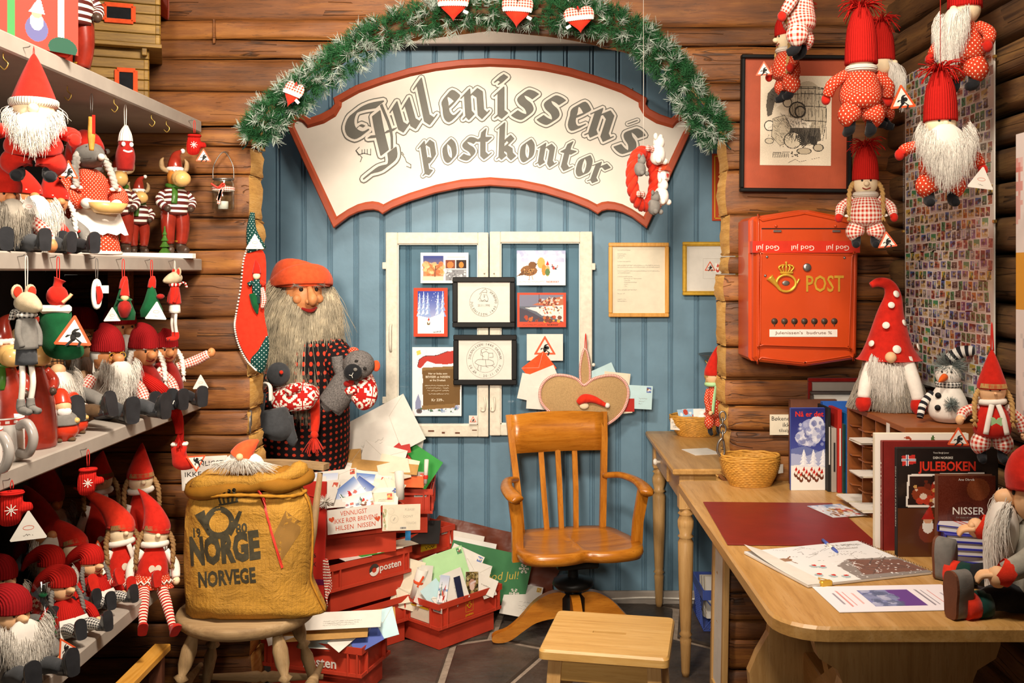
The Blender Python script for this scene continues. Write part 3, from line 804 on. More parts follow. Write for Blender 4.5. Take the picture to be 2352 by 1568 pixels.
# broad-nib black letters: every stroke is a pen path; outline = the same path with a wider pen
def hull(p):
 p=sorted(set((round(x,6),round(y,6)) for x,y in p))
 def half(q):
  o=[]
  for a in q:
   while len(o)>1 and (o[-1][0]-o[-2][0])*(a[1]-o[-2][1])-(o[-1][1]-o[-2][1])*(a[0]-o[-2][0])<=0:o.pop()
   o.append(a)
  return o
 a,b=half(p),half(p[::-1]);return a[:-1]+b[:-1]
def nib(w,ang,th,grow):
 a=math.radians(ang);dx,dy=math.cos(a)*w/2,math.sin(a)*w/2;q=[]
 for sx in (-1,1):
  for k in range(8):
   t=2*math.pi*k/8;q.append((sx*dx+(th/2+grow)*math.cos(t),sx*dy+(th/2+grow)*math.sin(t)))
 return hull(q)
GL={
 'u':[[(.02,.80),(.14,.90),(.14,.20),(.26,.07),(.5,.26)],[(.44,.80),(.56,.92),(.56,.20),(.68,.07),(.76,.14)]],
 'l':[[(.02,1.32),(.16,1.46),(.16,.2),(.3,.06),(.42,.16)]],
 'e':[[(.14,.55),(.14,.22),(.28,.06),(.52,.2)],[(.14,.55),(.14,.76),(.34,.94),(.54,.78),(.54,.68),(.18,.42)]],
 'n':[[(.02,.8),(.15,.92),(.15,.16),(.04,.07),(.15,.16),(.24,.05)],[(.18,.72),(.42,.92),(.58,.80),(.58,.18),(.7,.05),(.78,.13)]],
 'i':[[(.0,.8),(.14,.93),(.14,.16),(.02,.07),(.14,.15),(.26,.06)],[(.02,1.27),(.14,1.35),(.26,1.27),(.15,1.2)]],
 's':[[(.66,.82),(.5,.9),(.3,.92),(.16,.76),(.24,.60),(.44,.46),(.52,.26),(.36,.08),(.16,.1),(.0,.18)]],
 "'":[[(.0,1.0),(.14,1.12)]],
 'p':[[(.0,.8),(.14,.92),(.14,-.36),(.02,-.46),(.14,-.38),(.3,-.46)],[(.18,.74),(.4,.93),(.56,.78),(.56,.26),(.40,.07),(.2,.16)]],
 'o':[[(.36,.94),(.14,.72),(.14,.26),(.30,.06),(.52,.26),(.52,.72),(.36,.94)]],
 't':[[(.18,1.22),(.14,1.0),(.14,.2),(.28,.06),(.42,.16)],[(-.04,.84),(.42,.84)]],
 'k':[[(.02,1.32),(.15,1.44),(.15,.16),(.05,.07),(.15,.16),(.26,.06)],[(.2,.62),(.42,.92),(.56,.78),(.36,.56),(.26,.5),(.50,.36),(.52,.18),(.66,.05)]],
 'r':[[(.0,.8),(.14,.92),(.14,.16),(.02,.07),(.14,.16),(.26,.06)],[(.2,.7),(.4,.92),(.6,.82)]],
}
LT=[('u',941,298,-16,70),('l',987,284,-12,68),('e',1037,277,-8,66),('n',1093,271,-4,66),('i',1150,270,0,68),('s',1203,274,5,66),('s',1261,286,9,66),('e',1318,299,13,66),
      ('n',1372,318,18,68),("'",1432,332,22,52),('s',1433,354,23,64),
      ('p',985,374,-9,50),('o',1032,372,-6,50),('s',1078,367,-3,50),('t',1113,364,0,52),('k',1161,365,2,54),('o',1205,371,6,50),('n',1252,380,10,50),('t',1296,391,14,52),('o',1331,404,17,50),('r',1367,421,20,50)]
def pen(path_px,w_px,ang,grow,mb,z):
 nb=nib(w_px,ang,w_px*.16,grow)
 for a,b in zip(path_px[:-1],path_px[1:]):
  pts=hull([(a[0]+q[0],a[1]+q[1]) for q in nb]+[(b[0]+q[0],b[1]+q[1]) for q in nb])
  L=[sg(*p) for p in pts][::-1]
  zz=z-2e-5*(len(mb.f)+1)
  mb.add([(p[0],zz,p[1]) for p in L],[tuple(range(len(L)))],None,False)
J=[([(872,240),(838,247),(814,261),(804,283),(808,302),(824,311),(838,305)],23),([(837,291),(828,288),(820,295)],6),([(865,262),(872,300),(884,350)],21),
     ([(849,315),(880,312)],9),([(886,304),(908,297)],11),([(876,241),(898,298),(901,342)],6),([(901,346),(902,368),(886,384),(862,391),(845,404)],23)]
layers=[('letter_outline',m_.signgrey,7.2,-.0060),('letter_gap',m_.signwhite,5.0,-.0070),('letter',m_.signgrey,0.0,-.0080)]
for nm,mat,grow,z in layers:
 for ch,cx,by,rot,xh in LT:
  mb=MB();a=math.radians(rot);w=max(p[0] for st in GL[ch] for p in st)
  for st in GL[ch]:
   sp=spline(st,3) if ch in 'soe' else np.array(st)
   pp=[]
   for x_,y_ in sp:
    lx,ly=(x_-w/2)*xh,-y_*xh;pp.append((cx+lx*math.cos(a)-ly*math.sin(a),by+lx*math.sin(a)+ly*math.cos(a)))
   pen(pp,xh*.265,-42+rot,grow*xh/66,mb,z)
  mb.build(nm,mat,SGN)
 mb=MB()
 for st,wd in J:pen([tuple(q) for q in spline(st,3)],wd,-38,grow*1.2,mb,z)
 mb.build(nm,mat,SGN)
# pen flourishes of the initial
mb=MB()
for l in ([(826,338),(818,346),(824,356),(836,352),(852,356),(852,342)],[(818,346),(832,362),(828,372)],[(918,348),(930,362),(934,372),(944,378),(944,386),(934,382)],[(912,352),(924,350),(928,356)],[(832,344),(832,354)],[(838,343),(838,353)],[(844,343),(844,354)]):
 stroke(mb,[sg(*p) for p in l],.0035,FRONT,.0060)
mb.build('flourish',m_.signgrey,SGN)

# ------------------------------------------------------------------ red plate behind the pillar, with clipped letters
o=thing('enamel_plate','orange-red metal plate with yellow edge line, half hidden behind the pillar','sign',P(1668,430,4.519))
k=4.47/F
MB().box((0,0,0),(66*k,.006,156*k),.002).build('plate',m_.mailbox,o)
mb=MB();stroke(mb,[(-27*k,-72*k),(-27*k,72*k),(33*k,72*k)],.004,FRONT,.0045);stroke(mb,[(-27*k,-72*k),(33*k,-72*k)],.004,FRONT,.0045);mb.build('edge_line',m_.yellowtape,o)
txt(o,'TI',m_.yellowtape,T((-10*k,-.0045,-33*k))@FRONT,h=12*k,bold=.02);txt(o,'BI',m_.yellowtape,T((-8*k,-.0045,-63*k))@FRONT,h=12*k,bold=.02)

# ------------------------------------------------------------------ old casement window sashes hung on the wall
YW=4.475
def sash(x0,x1,y0,y1,stiles,label):
 k=YW/F;cx,cy=(x0+x1)/2,(y0+y1)/2;w,h=(x1-x0)*k,(y1-y0)*k
 o=thing('window_sash',label,'window frame',P(cx,y1,YW),group='pair of old window sashes')
 l,r,t,b=[q*k for q in stiles]
 MB().box((-w/2+l/2,0,h/2),(l,.03,h),.003).build('stile',m_.oldwhite,o)
 MB().box((w/2-r/2,0,h/2),(r,.03,h),.003).build('stile',m_.oldwhite,o)
 MB().box(((l-r)/2,.001,h-t/2),(w-l-r,.028,t),.003).build('rail',m_.oldwhite,o)
 MB().box(((l-r)/2,.001,b/2),(w-l-r,.028,b),.003).build('rail',m_.oldwhite,o)
 mb=MB()
 for a,c in (((-w/2+l,0,h/2),(.008,.018,h-t-b)),((w/2-r,0,h/2),(.008,.018,h-t-b)),(((l-r)/2,0,h-t),(w-l-r,.018,.008)),(((l-r)/2,0,b),(w-l-r,.018,.008))):mb.box((a[0],.004,a[2]),c)
 mb.build('putty_bead',m_.white,o)
 MB().box(((l-r)/2,.008,h/2+(b-t)/2),(w-l-r,.003,h-t-b)).build('pane',m_.pane,o)
 return o,w,h,k
s1,w1,h1,k1=sash(887,1122,534,1002,(27,24,26,27),'chipped white window sash holding the scroll poster and tree-lined cards')
s2,w2,h2,k2=sash(1125,1360,532,999,(25,28,25,26),'white window sash beside the burlap heart, holding bird and harbour cards')
def at(o,px,py,y=-.016):       # pixel to the local frame of a thing that stands on plane YW
 p=P(px,py,YW)-o.location;return (p.x,y,p.z)
for o,sx,hy in ((s1,884,(610,918)),(s2,1362,(612,))):
 for py in hy:MB().box(at(o,sx,py,-.008),(.02,.012,.03),.002).build('hinge',m_.oldwhite,o)
p0=at(s1,899,775,-.03)
MB().tube([(p0[0],-.016,p0[2]+.06),(p0[0],-.034,p0[2]+.04),(p0[0],-.034,p0[2]-.04),(p0[0],-.016,p0[2]-.06)],.006,8).build('pull_handle',m_.oldwhite,s1)
for o,px in ((s1,1113),(s2,1135)):
 p0=at(o,px,925,0)
 MB().tube([(p0[0],-.018,p0[2]+.03),(p0[0]+.004,-.026,p0[2]),(p0[0],-.022,p0[2]-.03),(p0[0]-.014,-.022,p0[2]-.03),(p0[0]-.014,-.022,p0[2]-.016)],.004,8).build('hook',m_.oldwhite,o)
 p0=at(o,px,628,0);MB().tube([(p0[0],-.014,p0[2]),(p0[0],-.03,p0[2]+.004)],.0035,8).build('peg',m_.oldwhite,o)
for i in range(9):
 p0=at(s1,random.uniform(925,1100),random.uniform(978,996),0)
 if i<5:MB().box((p0[0],-.0142,p0[2]),(random.uniform(.006,.03),.001,random.uniform(.003,.008))).build('chipped_spot',m_.sole,s1)

# ------------------------------------------------------------------ cards and pictures on the sashes
NISSE_SIGN_FIG=[('e',.02,.13,.085,.075),('e',.14,.07,.11,.10),('e',0,-.02,.10,.15),('p',[(-.06,.18),(.1,.2),(.22,.30),(.03,.27)]),('p',[(-.06,-.1),(.08,-.1),(-.14,-.32),(-.25,-.36),(-.23,-.29)]),
                  ('p',[(0,-.12),(.1,-.1),(.2,-.2),(.13,-.36),(.22,-.37),(.29,-.2),(.1,-.05)]),('p',[(-.06,.06),(-.22,-.04),(-.27,-.02),(-.2,.06)])]
def running_figure(mb,s,M):
 for q in NISSE_SIGN_FIG:
  pts=circ(q[1],q[2],q[3],14,ry=q[4])[:-1] if q[0]=='e' else q[1]
  pts=[(x*s,y*s) for x,y in pts];mb.add([(x,y,0) for x,y in pts],[tuple(range(len(pts)))],None,False,0,M)
 return mb
def tri(s,r=.12): # rounded triangle, side s, centred at its centroid
 P3=[(0,s*.577),(-s/2,-s*.289),(s/2,-s*.289)];o=[]
 for i in range(3):
  a,b,c=P3[i-1],P3[i],P3[(i+1) % 3]
  for t in (r,r*.4):o.append((b[0]+(a[0]-b[0])*t,b[1]+(a[1]-b[1])*t))
  for t in (r*.4,r):o.append((b[0]+(c[0]-b[0])*t,b[1]+(c[1]-b[1])*t))
 return o
def tri_tag(parent,M,s,back=False,name='warning_tag',price=True):
 mb=MB();mb.prism(tri(s),-.0006,.0006);t=mb.build(name,m_.orangetag if not back else m_.paper,parent,M)
 if not back:
  MB().prism(tri(s*.74,.04),.0006,.0009).build('tag_face',m_.paper,t)
  running_figure(MB(),s*.78,T((0,-s*.05,.0011))).build('tag_figure',m_.ink,t)
 else:
  b=MB();stroke(b,circ(0,s*.06,s*.14,18,ry=s*.06),s*.012,None,.0008);b.build('tag_stamp',m_.orangetag,t)
  b=MB();scribble(b,-s*.14,s*.14,-s*.14,s*.07,T((0,0,.0008)),s*.008,seed=int(s*1e4));b.build('tag_print',m_.greyink,t)
 return t
YC=4.445
def card(name,label,cat,px0,py0,px1,py1,cv,rot=0,Y=YC,group=None,th=.002,mat=None,edge=None):
 k=Y/F;w,h=(px1-px0)*k,(py1-py0)*k
 o=thing(name,label,cat,group=group,M=T(P((px0+px1)/2,(py0+py1)/2,Y))@RX90@RZ(rot))
 MB().box((0,0,-th/2),(w,h,th)).build('card_stock',edge or m_.paper,o)
 if cv is not None:pic(cv,w,h,'printed_picture',o,T((0,0,.0004)),mat)
 return o,w,h
c=Cv(90,58,'#eee9e2');c.grad(.10,.92,'#2d3f8c','#e8a05a');c.a[:]=np.where(((c.x>.05) & (c.x<.48) & (c.y>.1) & (c.y<.92))[...,None],c.a,hx('#eee9e2'))
c.spots(60,.06,.35,.47,.70,.045,['#d88a4a','#e8b078','#b8663a','#f0c890'],.8);c.rect(.05,.78,.48,.92,'#f0d2b4');c.line([(.3,.78),(.31,.45)],.02,'#7a4a30');c.line([(.3,.6),(.22,.48)],.012,'#7a4a30');c.line([(.31,.58),(.4,.45)],.012,'#7a4a30')
c.rect(.52,.25,.72,.52,'#7a3a22');c.ell(.62,.4,.07,.11,'#c87838');c.rect(.75,.25,.95,.52,'#2c1810');c.ell(.85,.40,.05,.1,'#d8802a')
c.rect(.52,.56,.95,.92,'#8a8c90');c.spots(40,.53,.6,.94,.9,.02,['#b8bcc0','#6a6c70','#d8dadc']);c.line([(.56,.14),(.93,.14)],.01,'#b8b0a8');c.line([(.56,.19),(.85,.19)],.008,'#c8c0b8')
card('postcard','white postcard with four small winter photographs stuck on the left sash','postcard',966,580,1076,650,c)
c=Cv(66,92,'#d2401f');c.grad(.06,.94,'#2a3f9c','#f4f4f8');c.a[:]=np.where(((c.x>.12) & (c.x<.90) & (c.y>.06) & (c.y<.94))[...,None],c.a,hx('#d2401f'))
for q in (.18,.3,.42,.72,.86):c.tree(q,.6,.42+.1*rng.random(),.1,'#8fa8d8','#dfe8f6')
c.poly([(.12,.56),(.45,.62),(.9,.5),(.9,.94),(.12,.94)],'#e9edf6');c.poly([(.12,.7),(.5,.66),(.9,.74),(.9,.94),(.12,.94)],'#f8f8fa');c.spots(25,.14,.08,.88,.3,.008,['#ffffff']);c.nisse(.44,.76,.16,'#7a6a4a')
o,w,h=card('postcard','red-bordered postcard of a nisse in a snowy blue forest','postcard',950,661,1028,773,c)
txt(o,'NORGE',m_.ink,T((.03,-h*.40,.0008))@RZ(8),w=.035,bold=.02)
c=Cv(104,74,'#f2efec');c.grad(.0,.4,'#b9bedc','#e8e8f2');c.spots(60,0,0,1,.3,.05,['#c3c8e2','#e6e8f2','#a9b0d4','#f4f4f8'],.6);c.rect(0,.34,1,.84,'#f4f2f0')
c.ell(.25,.58,.17,.15,'#8a5c30');c.poly([(.0,.74),(.16,.55),(.25,.68)],'#6a4424');c.ell(.32,.42,.08,.1,'#7a5028');c.poly([(.38,.38),(.45,.36),(.39,.42)],'#3a2a1a');c.spots(30,.15,.5,.36,.68,.012,['#c89a5a','#3a2410']);c.line([(.26,.72),(.25,.84)],.012,'#a87840');c.line([(.31,.72),(.33,.83)],.012,'#a87840')
c.ell(.5,.36,.08,.16,'#e0aa5a');c.ell(.56,.56,.05,.16,'#d88a3a');c.ell(.63,.58,.045,.17,'#c8a860');c.ell(.63,.62,.05,.1,'#5a7a4a');c.poly([(.59,.42),(.67,.42),(.63,.3)],'#c8281c');c.ell(.63,.46,.03,.04,'#e0a880');c.spots(8,.72,.4,.85,.55,.022,['#4a4a58','#c03a2a','#2a2a34'])
o,w,h=card('postcard','postcard of a big speckled bird meeting a squirrel and a nisse in snow','postcard',1187,575,1299,655,c)
txt(o,'NORWAY',m_.redink,T((.052,-h*.40,.0008)),w=.056,bold=.02);mb=MB();scribble(mb,-.1,.018,-h*.4,.006,T((0,0,.0008)),.0005,seed=3);mb.build('script_line',m_.greyink,o)
c=Cv(108,78,'#cc4a2e');m=(c.x>.05) & (c.x<.94) & (c.y>.06) & (c.y<.85)
c.put(m,'#5e6470');c.poly([(.05,.06),(.94,.06),(.94,.4),(.05,.4)],'#7a7c90');c.poly([(.3,.36),(.6,.2),(.94,.1),(.94,.4)],'#b86a4a');c.spots(50,.45,.14,.92,.36,.02,['#e0b088','#8a3a2a','#d8d0c8','#6a3a30']);c.line([(.45,.05),(.44,.3)],.008,'#3a2a28')
c.poly([(.16,.44),(.94,.36),(.94,.84),(.7,.7),(.5,.66),(.4,.55)],'#e8dcd4');c.poly([(.05,.44),(.2,.5),(.5,.72),(.94,.84),(.05,.85)],'#4a4450');c.spots(36,.45,.4,.9,.62,.014,['#b8402a','#5a3a34','#d8a06a']);c.spots(26,.06,.7,.92,.84,.03,['#c86a30','#e0a840','#6a3a2a','#b8482a'])
o,w,h=card('postcard','red-bordered postcard of a snowy harbour with many small figures','postcard',1188,672,1300,751,c)
txt(o,'NORWAY',m_.ink,T((.05,-h*.435,.0008)),w=.05,bold=.02);mb=MB();scribble(mb,-.09,.018,-h*.435,.005,T((0,0,.0008)),.0005,seed=4);mb.build('script_line',m_.ink,o)
def warn_card(label,x0,y0,x1,y1,s,Y=YC):
 o,w,h=card('warning_sign_card',label,'card',x0,y0,x1,y1,None,Y=Y)
 mb=MB();mb.prism(tri(s,.08),0,.0006);t=mb.build('warning_triangle',m_.orangetag,o,T((0,-h*.03,0)))
 MB().prism(tri(s*.7,.03),.0006,.0009).build('triangle_face',m_.paper,t);running_figure(MB(),s*.78,T((0,-s*.04,.0012))).build('running_figure',m_.ink,t);return o
warn_card('white card with a warning triangle and running gnome figure',1210,767,1293,828,.099)
warn_card('tiny square warning triangle sticker in the corner of the left sash',1077,954,1096,974,.030)
# poster of a scroll held by a nisse
c=Cv(96,132,'#f1efec');c.rect(.04,.03,.96,.97,'#e4e6ee');c.spots(50,.05,.05,.95,.4,.04,['#c8cfe4','#f2f2f4','#dfe3f0'],.5);c.poly([(.08,.06),(.16,.04),(.18,.1),(.1,.12)],'#e8c858')
c.spots(40,.78,.5,.95,.9,.03,['#7a84a8','#b8bcd0','#5a6488'],.6);c.poly([(.06,.8),(.12,.68),(.18,.8),(.18,.9),(.06,.9)],'#8a90b0');c.spots(30,.1,.88,.92,.95,.02,['#9ab0c8','#6a84b0','#c8d4e0','#4a6a50'])
c.poly([(.1,.3),(.14,.18),(.24,.13),(.5,.12),(.72,.06),(.96,.05),(.96,.22),(.7,.25),(.46,.24),(.3,.2),(.18,.3)],'#b8352a');c.line([(.1,.3),(.14,.18),(.24,.13),(.5,.12),(.72,.06)],.012,'#4a2a28');c.ell(.1,.33,.05,.04,'#f4f2ee')
c.poly([(.2,.30),(.98,.27),(.97,.84),(.22,.88)],'#6f5128');c.poly([(.2,.30),(.98,.27),(.98,.31),(.2,.34)],'#8a6a3a');c.poly([(.2,.85),(.88,.82),(.86,.88),(.2,.91)],'#86663a');c.ell(.17,.49,.05,.07,'#e8e6ea');c.ell(.14,.93,.06,.035,'#4a3a3a',.8)
o,w,h=card('book_poster','poster of a nisse holding a brown scroll announcing a book for Kr 339','poster',947,797,1060,955,c,Y=4.452)
for i,(s_,yy,ww) in enumerate((('Her er boka som',.036,.084),('BEVISER at NISSEN',.021,.108),('er fra Drøbak',.006,.071),('Kr 339-.',-.082,.055))):txt(o,s_,m_.cream,T((.004,yy,.0008)),w=ww,bold=.012)
mb=MB()
for i,yy in enumerate((-.0175,-.029,-.04,-.055)):scribble(mb,-.055+.006*i,.055,yy,.005,T((0,0,.0008)),.0006,seed=i+9)
mb.build('small_print',m_.cream,o)
# two black frames with postmarks
def frame(name,label,x0,y0,x1,y1,Y,fw,mat,inner,depth=.016,mat2=None,rot=0,glassy=False,prof=.0):
 k=Y/F;w,h=(x1-x0)*k,(y1-y0)*k;f=fw*k
 o=thing(name,label,'picture frame',M=T(P((x0+x1)/2,(y0+y1)/2,Y))@RX90@RZ(rot))
 for (cx,cy,a,b) in ((0,h/2-f/2,w,f),(0,-h/2+f/2,w,f)):MB().box((cx,cy,-depth/2),(a,b,depth),.003).build('frame_rail',mat,o)
 for sx in (-1,1):MB().box((sx*(w/2-f/2),0,-depth/2),(f,h-2*f,depth),.003).build('frame_rail',mat,o)
 if mat2:
  for (cx,cy,a,b) in ((0,h/2-f*1.1,w-2*f,f*.25),(0,-h/2+f*1.1,w-2*f,f*.25)):MB().box((cx,cy,-depth*.45),(a,b,depth*.5),.001).build('inner_lip',mat2,o)
  for sx in (-1,1):MB().box((sx*(w/2-f*1.1),0,-depth*.45),(f*.25,h-2*f,depth*.5),.001).build('inner_lip',mat2,o)
 MB().box((0,0,-depth+.003),(w-2*f+.002,h-2*f+.002,.003)).build('sheet',inner,o)
 return o,w,h,-depth+.0052
o,w,h,z=frame('framed_picture','black framed postmark print dated 20.11.1990',1039,636,1183,752,4.43,12,m_.blackframe,m_.paper)
mb=MB();R=.063;stroke(mb,circ(0,-.0,R,48),.0013,T((0,0,z)));mb.build('postmark_ring',m_.signgrey,o)
arctext(o,'JULENISSEN 1440 DRØBAK',m_.signgrey,T((0,0,z+.0002)),R*.86,math.radians(-62),.0105,inward=True,spacing=1.02)
txt(o,'20.11.1990',m_.signgrey,T((0,-.014,z+.0002)),w=.054,h=.010)
mb=MB()
for l in ([(-.02,.035),(-.006,.05),(.008,.06),(.014,.05),(.012,.04)],[(-.008,.044),(.012,.044)],[(-.01,.04),(-.018,.02),(-.008,.004),(.004,.012),(.014,.002),(.02,.014),(.012,.036)],[(-.018,.02),(-.026,.01)],[(.0,.036),(.002,.02),(.006,.036)],[(-.02,.006),(.02,.004)]):stroke(mb,l,.0016,T((0,0,z+.0002)))
mb.build('postmark_drawing',m_.signgrey,o)
o,w,h,z=frame('framed_picture','black framed postmark print of a nisse riding a pig, dated 20.11.2010',1041,769,1187,884,4.43,12,m_.blackframe,m_.paper)
mb=MB();R=.083;stroke(mb,circ(0,0,R,52),.001,T((0,0,z)));stroke(mb,circ(0,0,R*.68,48),.001,T((0,0,z)));mb.build('postmark_ring',m_.signgrey,o)
arctext(o,'JULENISSEN 1440 DRØBAK',m_.signgrey,T((0,0,z+.0002)),R*.84,math.radians(90),.0105,spacing=.95)
arctext(o,'20 ÅR · 20.11.2010',m_.signgrey,T((0,0,z+.0002)),R*.86,math.radians(-90),.0105,inward=True,spacing=.95)
mb=MB()
for l in ([(-.045,-.01),(-.035,.0),(-.02,.002),(.02,.0),(.036,-.006),(.04,-.02),(.028,-.026),(-.01,-.028),(-.028,-.024),(-.045,-.014),(-.045,-.01)],[(-.03,-.026),(-.034,-.046),(-.028,-.046)],[(-.018,-.028),(-.02,-.048)],[(.03,-.024),(.044,-.034)],[(-.01,.0),(-.014,.03),(.004,.038),(.016,.03),(.014,.0)],[(-.014,.03),(-.018,.044),(-.004,.052),(.006,.044),(.012,.048)],[(.016,.03),(.034,.03),(.036,.012),(.018,.01)],[(.002,.0),(.004,-.03),(.014,-.034)],[(-.018,.04),(-.02,.022),(-.006,.014)]):stroke(mb,l,.0016,T((0,0,z+.0002)))
mb.build('postmark_drawing',m_.signgrey,o)
# framed letter, gold framed print
o,w,h,z=frame('framed_picture','pale wooden frame holding a typed letter on cream paper',1398,557,1537,728,4.47,9,m_.goldwood,m_.cream)
mb=MB();k=4.47/F;y=h/2-.034
for i,(x0,x1) in enumerate([(0,.06),None,(0,.04),(0,.035),(0,.025),None,(0,.06),None,(0,.24),(0,.22),None,(0,.24),(0,.06),None,(0,.07),(.03,.11),(.03,.06),(.03,.09),(.03,.05),(.03,.045),None,(0,.09),None,(0,.035),None,None,(0,.04),(0,.045)][j] or (0,0) for j in range(28)):
 if x1>0:scribble(mb,-w/2+.04+x0,-w/2+.04+min(x1,w-.08),y,.004,T((0,0,z)),.0005,seed=i)
 y -=.0085
mb.build('typed_lines',m_.greyink,o)
o,w,h,z=frame('framed_picture','gilt frame with a small warning-triangle print, half hidden by the pillar',1568,555,1700,678,4.47,8,m_.gold,m_.paper,mat2=m_.gold)
t=tri_tag(o,T((-.004,.005,z)),.05,name='printed_triangle');cvn=Cv(24,40,'#f1ece4');cvn.nisse(.5,.95,.95,'#c8402c','#d8402c');pic(cvn,.024,.042,'printed_figure',o,T((.030,.003,z+.0005)))
mb=MB();stroke(mb,[(-.035,-.045),(.05,-.045),(.05,.045),(-.035,.045)],.0008,T((0,0,z)),closed=True);mb.build('mat_line',m_.paleink,o)
# weighing pan behind the pillar
o=thing('scale_pan','round grey metal weighing pan hanging behind the pillar','pan',P(1668,815,4.38))
MB()._lathe([(.005,-.055),(.05,-.05),(.085,-.03),(.12,.0),(.124,.004),(.118,.004),(.082,-.026),(.05,-.045),(.005,-.05)],32,None,0,True).build('pan',m_.steel,o)
MB().tube([(-.1,-.04,-.02),(-.07,-.08,-.055),(0,-.09,-.06)],.003,8).build('wire_handle',m_.brass,o)
MB().tube([(.12,0,.0),(.12,.02,.3)],.002,6).build('cord',m_.string,o)
# ------------------------------------------------------------------ garland over the arch
YG=3.375
gp=[(578,318),(604,288),(640,250),(700,205),(770,150),(845,98),(935,55),(1040,32),(1150,26),(1262,28),(1355,40),(1440,72),(1500,118),(1548,172),(1590,226),(1622,280),(1655,318)]
gpath=spline([tuple(P(x,y,YG)) for x,y in gp],14)
GAR=thing('christmas_garland','green pine garland with frosted tips draped over the arch','garland',tuple(gpath[len(gpath)//2]))
goff=np.array(gpath[len(gpath)//2])
MB().sweep(gpath-goff,.012,8).build('stem',m_.brownf,GAR)
tan=np.gradient(gpath,axis=0);tan /= np.linalg.norm(tan,axis=1,keepdims=True)
for nm,mat,cnt,seed,fr_ in (('needle_sprays',m_.needle,1050,1,.0),('frosted_sprays',m_.frost,230,2,.014)):
 g=np.random.default_rng(seed);mb=MB()
 A=[];B=[];C=[]
 for i in range(cnt):
  k=int(g.integers(2,len(gpath)-2));t=tan[k];taper=min(1.,min(k,len(gpath)-k)/18+.45)
  u=np.cross(t,[0,1.,0]);u /= np.linalg.norm(u)
  a=g.uniform(0,2*math.pi);rd=u*math.cos(a)+np.array([0,-1.,0])*abs(math.sin(a))*.75
  d=rd*.8+t*g.uniform(-.5,.5);d /= np.linalg.norm(d)
  L=(.052+.020*g.random())*taper
  base=gpath[k]+rd*.012;tipc=base+d*L
  s_=np.cross(d,[0,1.,.3]);s_ /= np.linalg.norm(s_)+1e-9;w_=np.cross(d,s_)
  for j in range(22):
   q=.25+.75*g.random();ang=g.uniform(0,2*math.pi)
   out=s_*math.cos(ang)+w_*math.sin(ang)
   p0=base+d*L*q*.75+d*fr_;nl=.020+.010*g.random()
   p1=p0+(d*.75+out*.75)*nl
   A.append(p0);B.append((p0+p1)/2+d*.002);C.append(p1)
 mb.strands(np.array(A)-goff,np.array(B)-goff,np.array(C)-goff,.0011,1,.35)
 o=mb.build(nm,mat,GAR);o['kind']='stuff'
for px,py,sgn in ((572,330,-1),(1664,330,1)):
 q=P(px,py,YG)-Vector(goff);MB().tube([(q.x,q.y,q.z+.03),(q.x+.006*sgn,q.y,q.z),(q.x+.02*sgn,q.y-.01,q.z-.02)],.0022,6).build('wire_end',m_.dgreen,GAR)

# ------------------------------------------------------------------ four stuffed hearts on the garland
def stuffed_heart(label,px,py,wpx,hpx,Y,rot,side=1):
 k=Y/F;w,h=wpx*k,hpx*k
 o=thing('stuffed_heart',label,'heart ornament',P(px,py,Y),(0,rot,0),'stuffed hearts on the garland')
 full=heart2d(w,h,56)
 yc=h*.02
 def half(keep):
  out=[]
  for i in range(len(full)):
   a,b=full[i],full[(i+1) % len(full)]
   ia,ib=(a[1]>=yc)==keep,(b[1]>=yc)==keep
   if ia:out.append(a)
   if ia != ib:t=(yc-a[1])/(b[1]-a[1]);out.append((a[0]+(b[0]-a[0])*t,yc))
  return out
 # one puffed body, coloured by height: gingham above, plain red below
 mb=MB();pillow(mb,full,h*.32,FRONT,7)
 for i,f in enumerate(mb.f):
  z=sum(mb.v[q][2] for q in f)/len(f);mb.mi[i]=0 if z>yc else 1
 mb.build('heart_body',[m_.gingham,m_.bred],o)
 lace=MB();nlace=15
 for i in range(nlace):
  x=-w*.46+w*.92*(i+.5)/nlace;yy=-h*.16*math.sqrt(max(.05,1-(x/(w*.5))**2))-.002
  lace.ell((x,yy-.001,yc-.002),(w*.04,.002,w*.045),8,5)
 lace.sweep([(-w*.47+w*.94*i/12,-h*.16*math.sqrt(max(.03,1-((-w*.47+w*.94*i/12)/(w*.5))**2))-.002,yc+.004) for i in range(13)],.004,6)
 lace.build('lace_trim',m_.wht,o)
 MB().box((side*w*.44,-h*.08,yc-.004),(.017,.0015,.010),0,T((0,0,0))@RY(side*25)).build('label_tab',m_.paper,o)
 MB().tube([(-.004,0,h*.30),(-.002,0,h*.52),(.004,0,h*.30)],.0016,6).build('hanging_loop',m_.thread,o)
 return o
stuffed_heart('small gingham and red heart low on the left arm of the garland',671,218,46,60,3.28,22)
stuffed_heart('gingham and red heart with a tab, left of the tallest garland heart',1041,14,74,72,3.28,0)
stuffed_heart('largest gingham and red heart at the top of the garland arch',1188,27,72,76,3.28,3)
stuffed_heart('gingham and red heart with a tab on its left, where the garland turns down',1331,46,70,62,3.28,-6,-1)

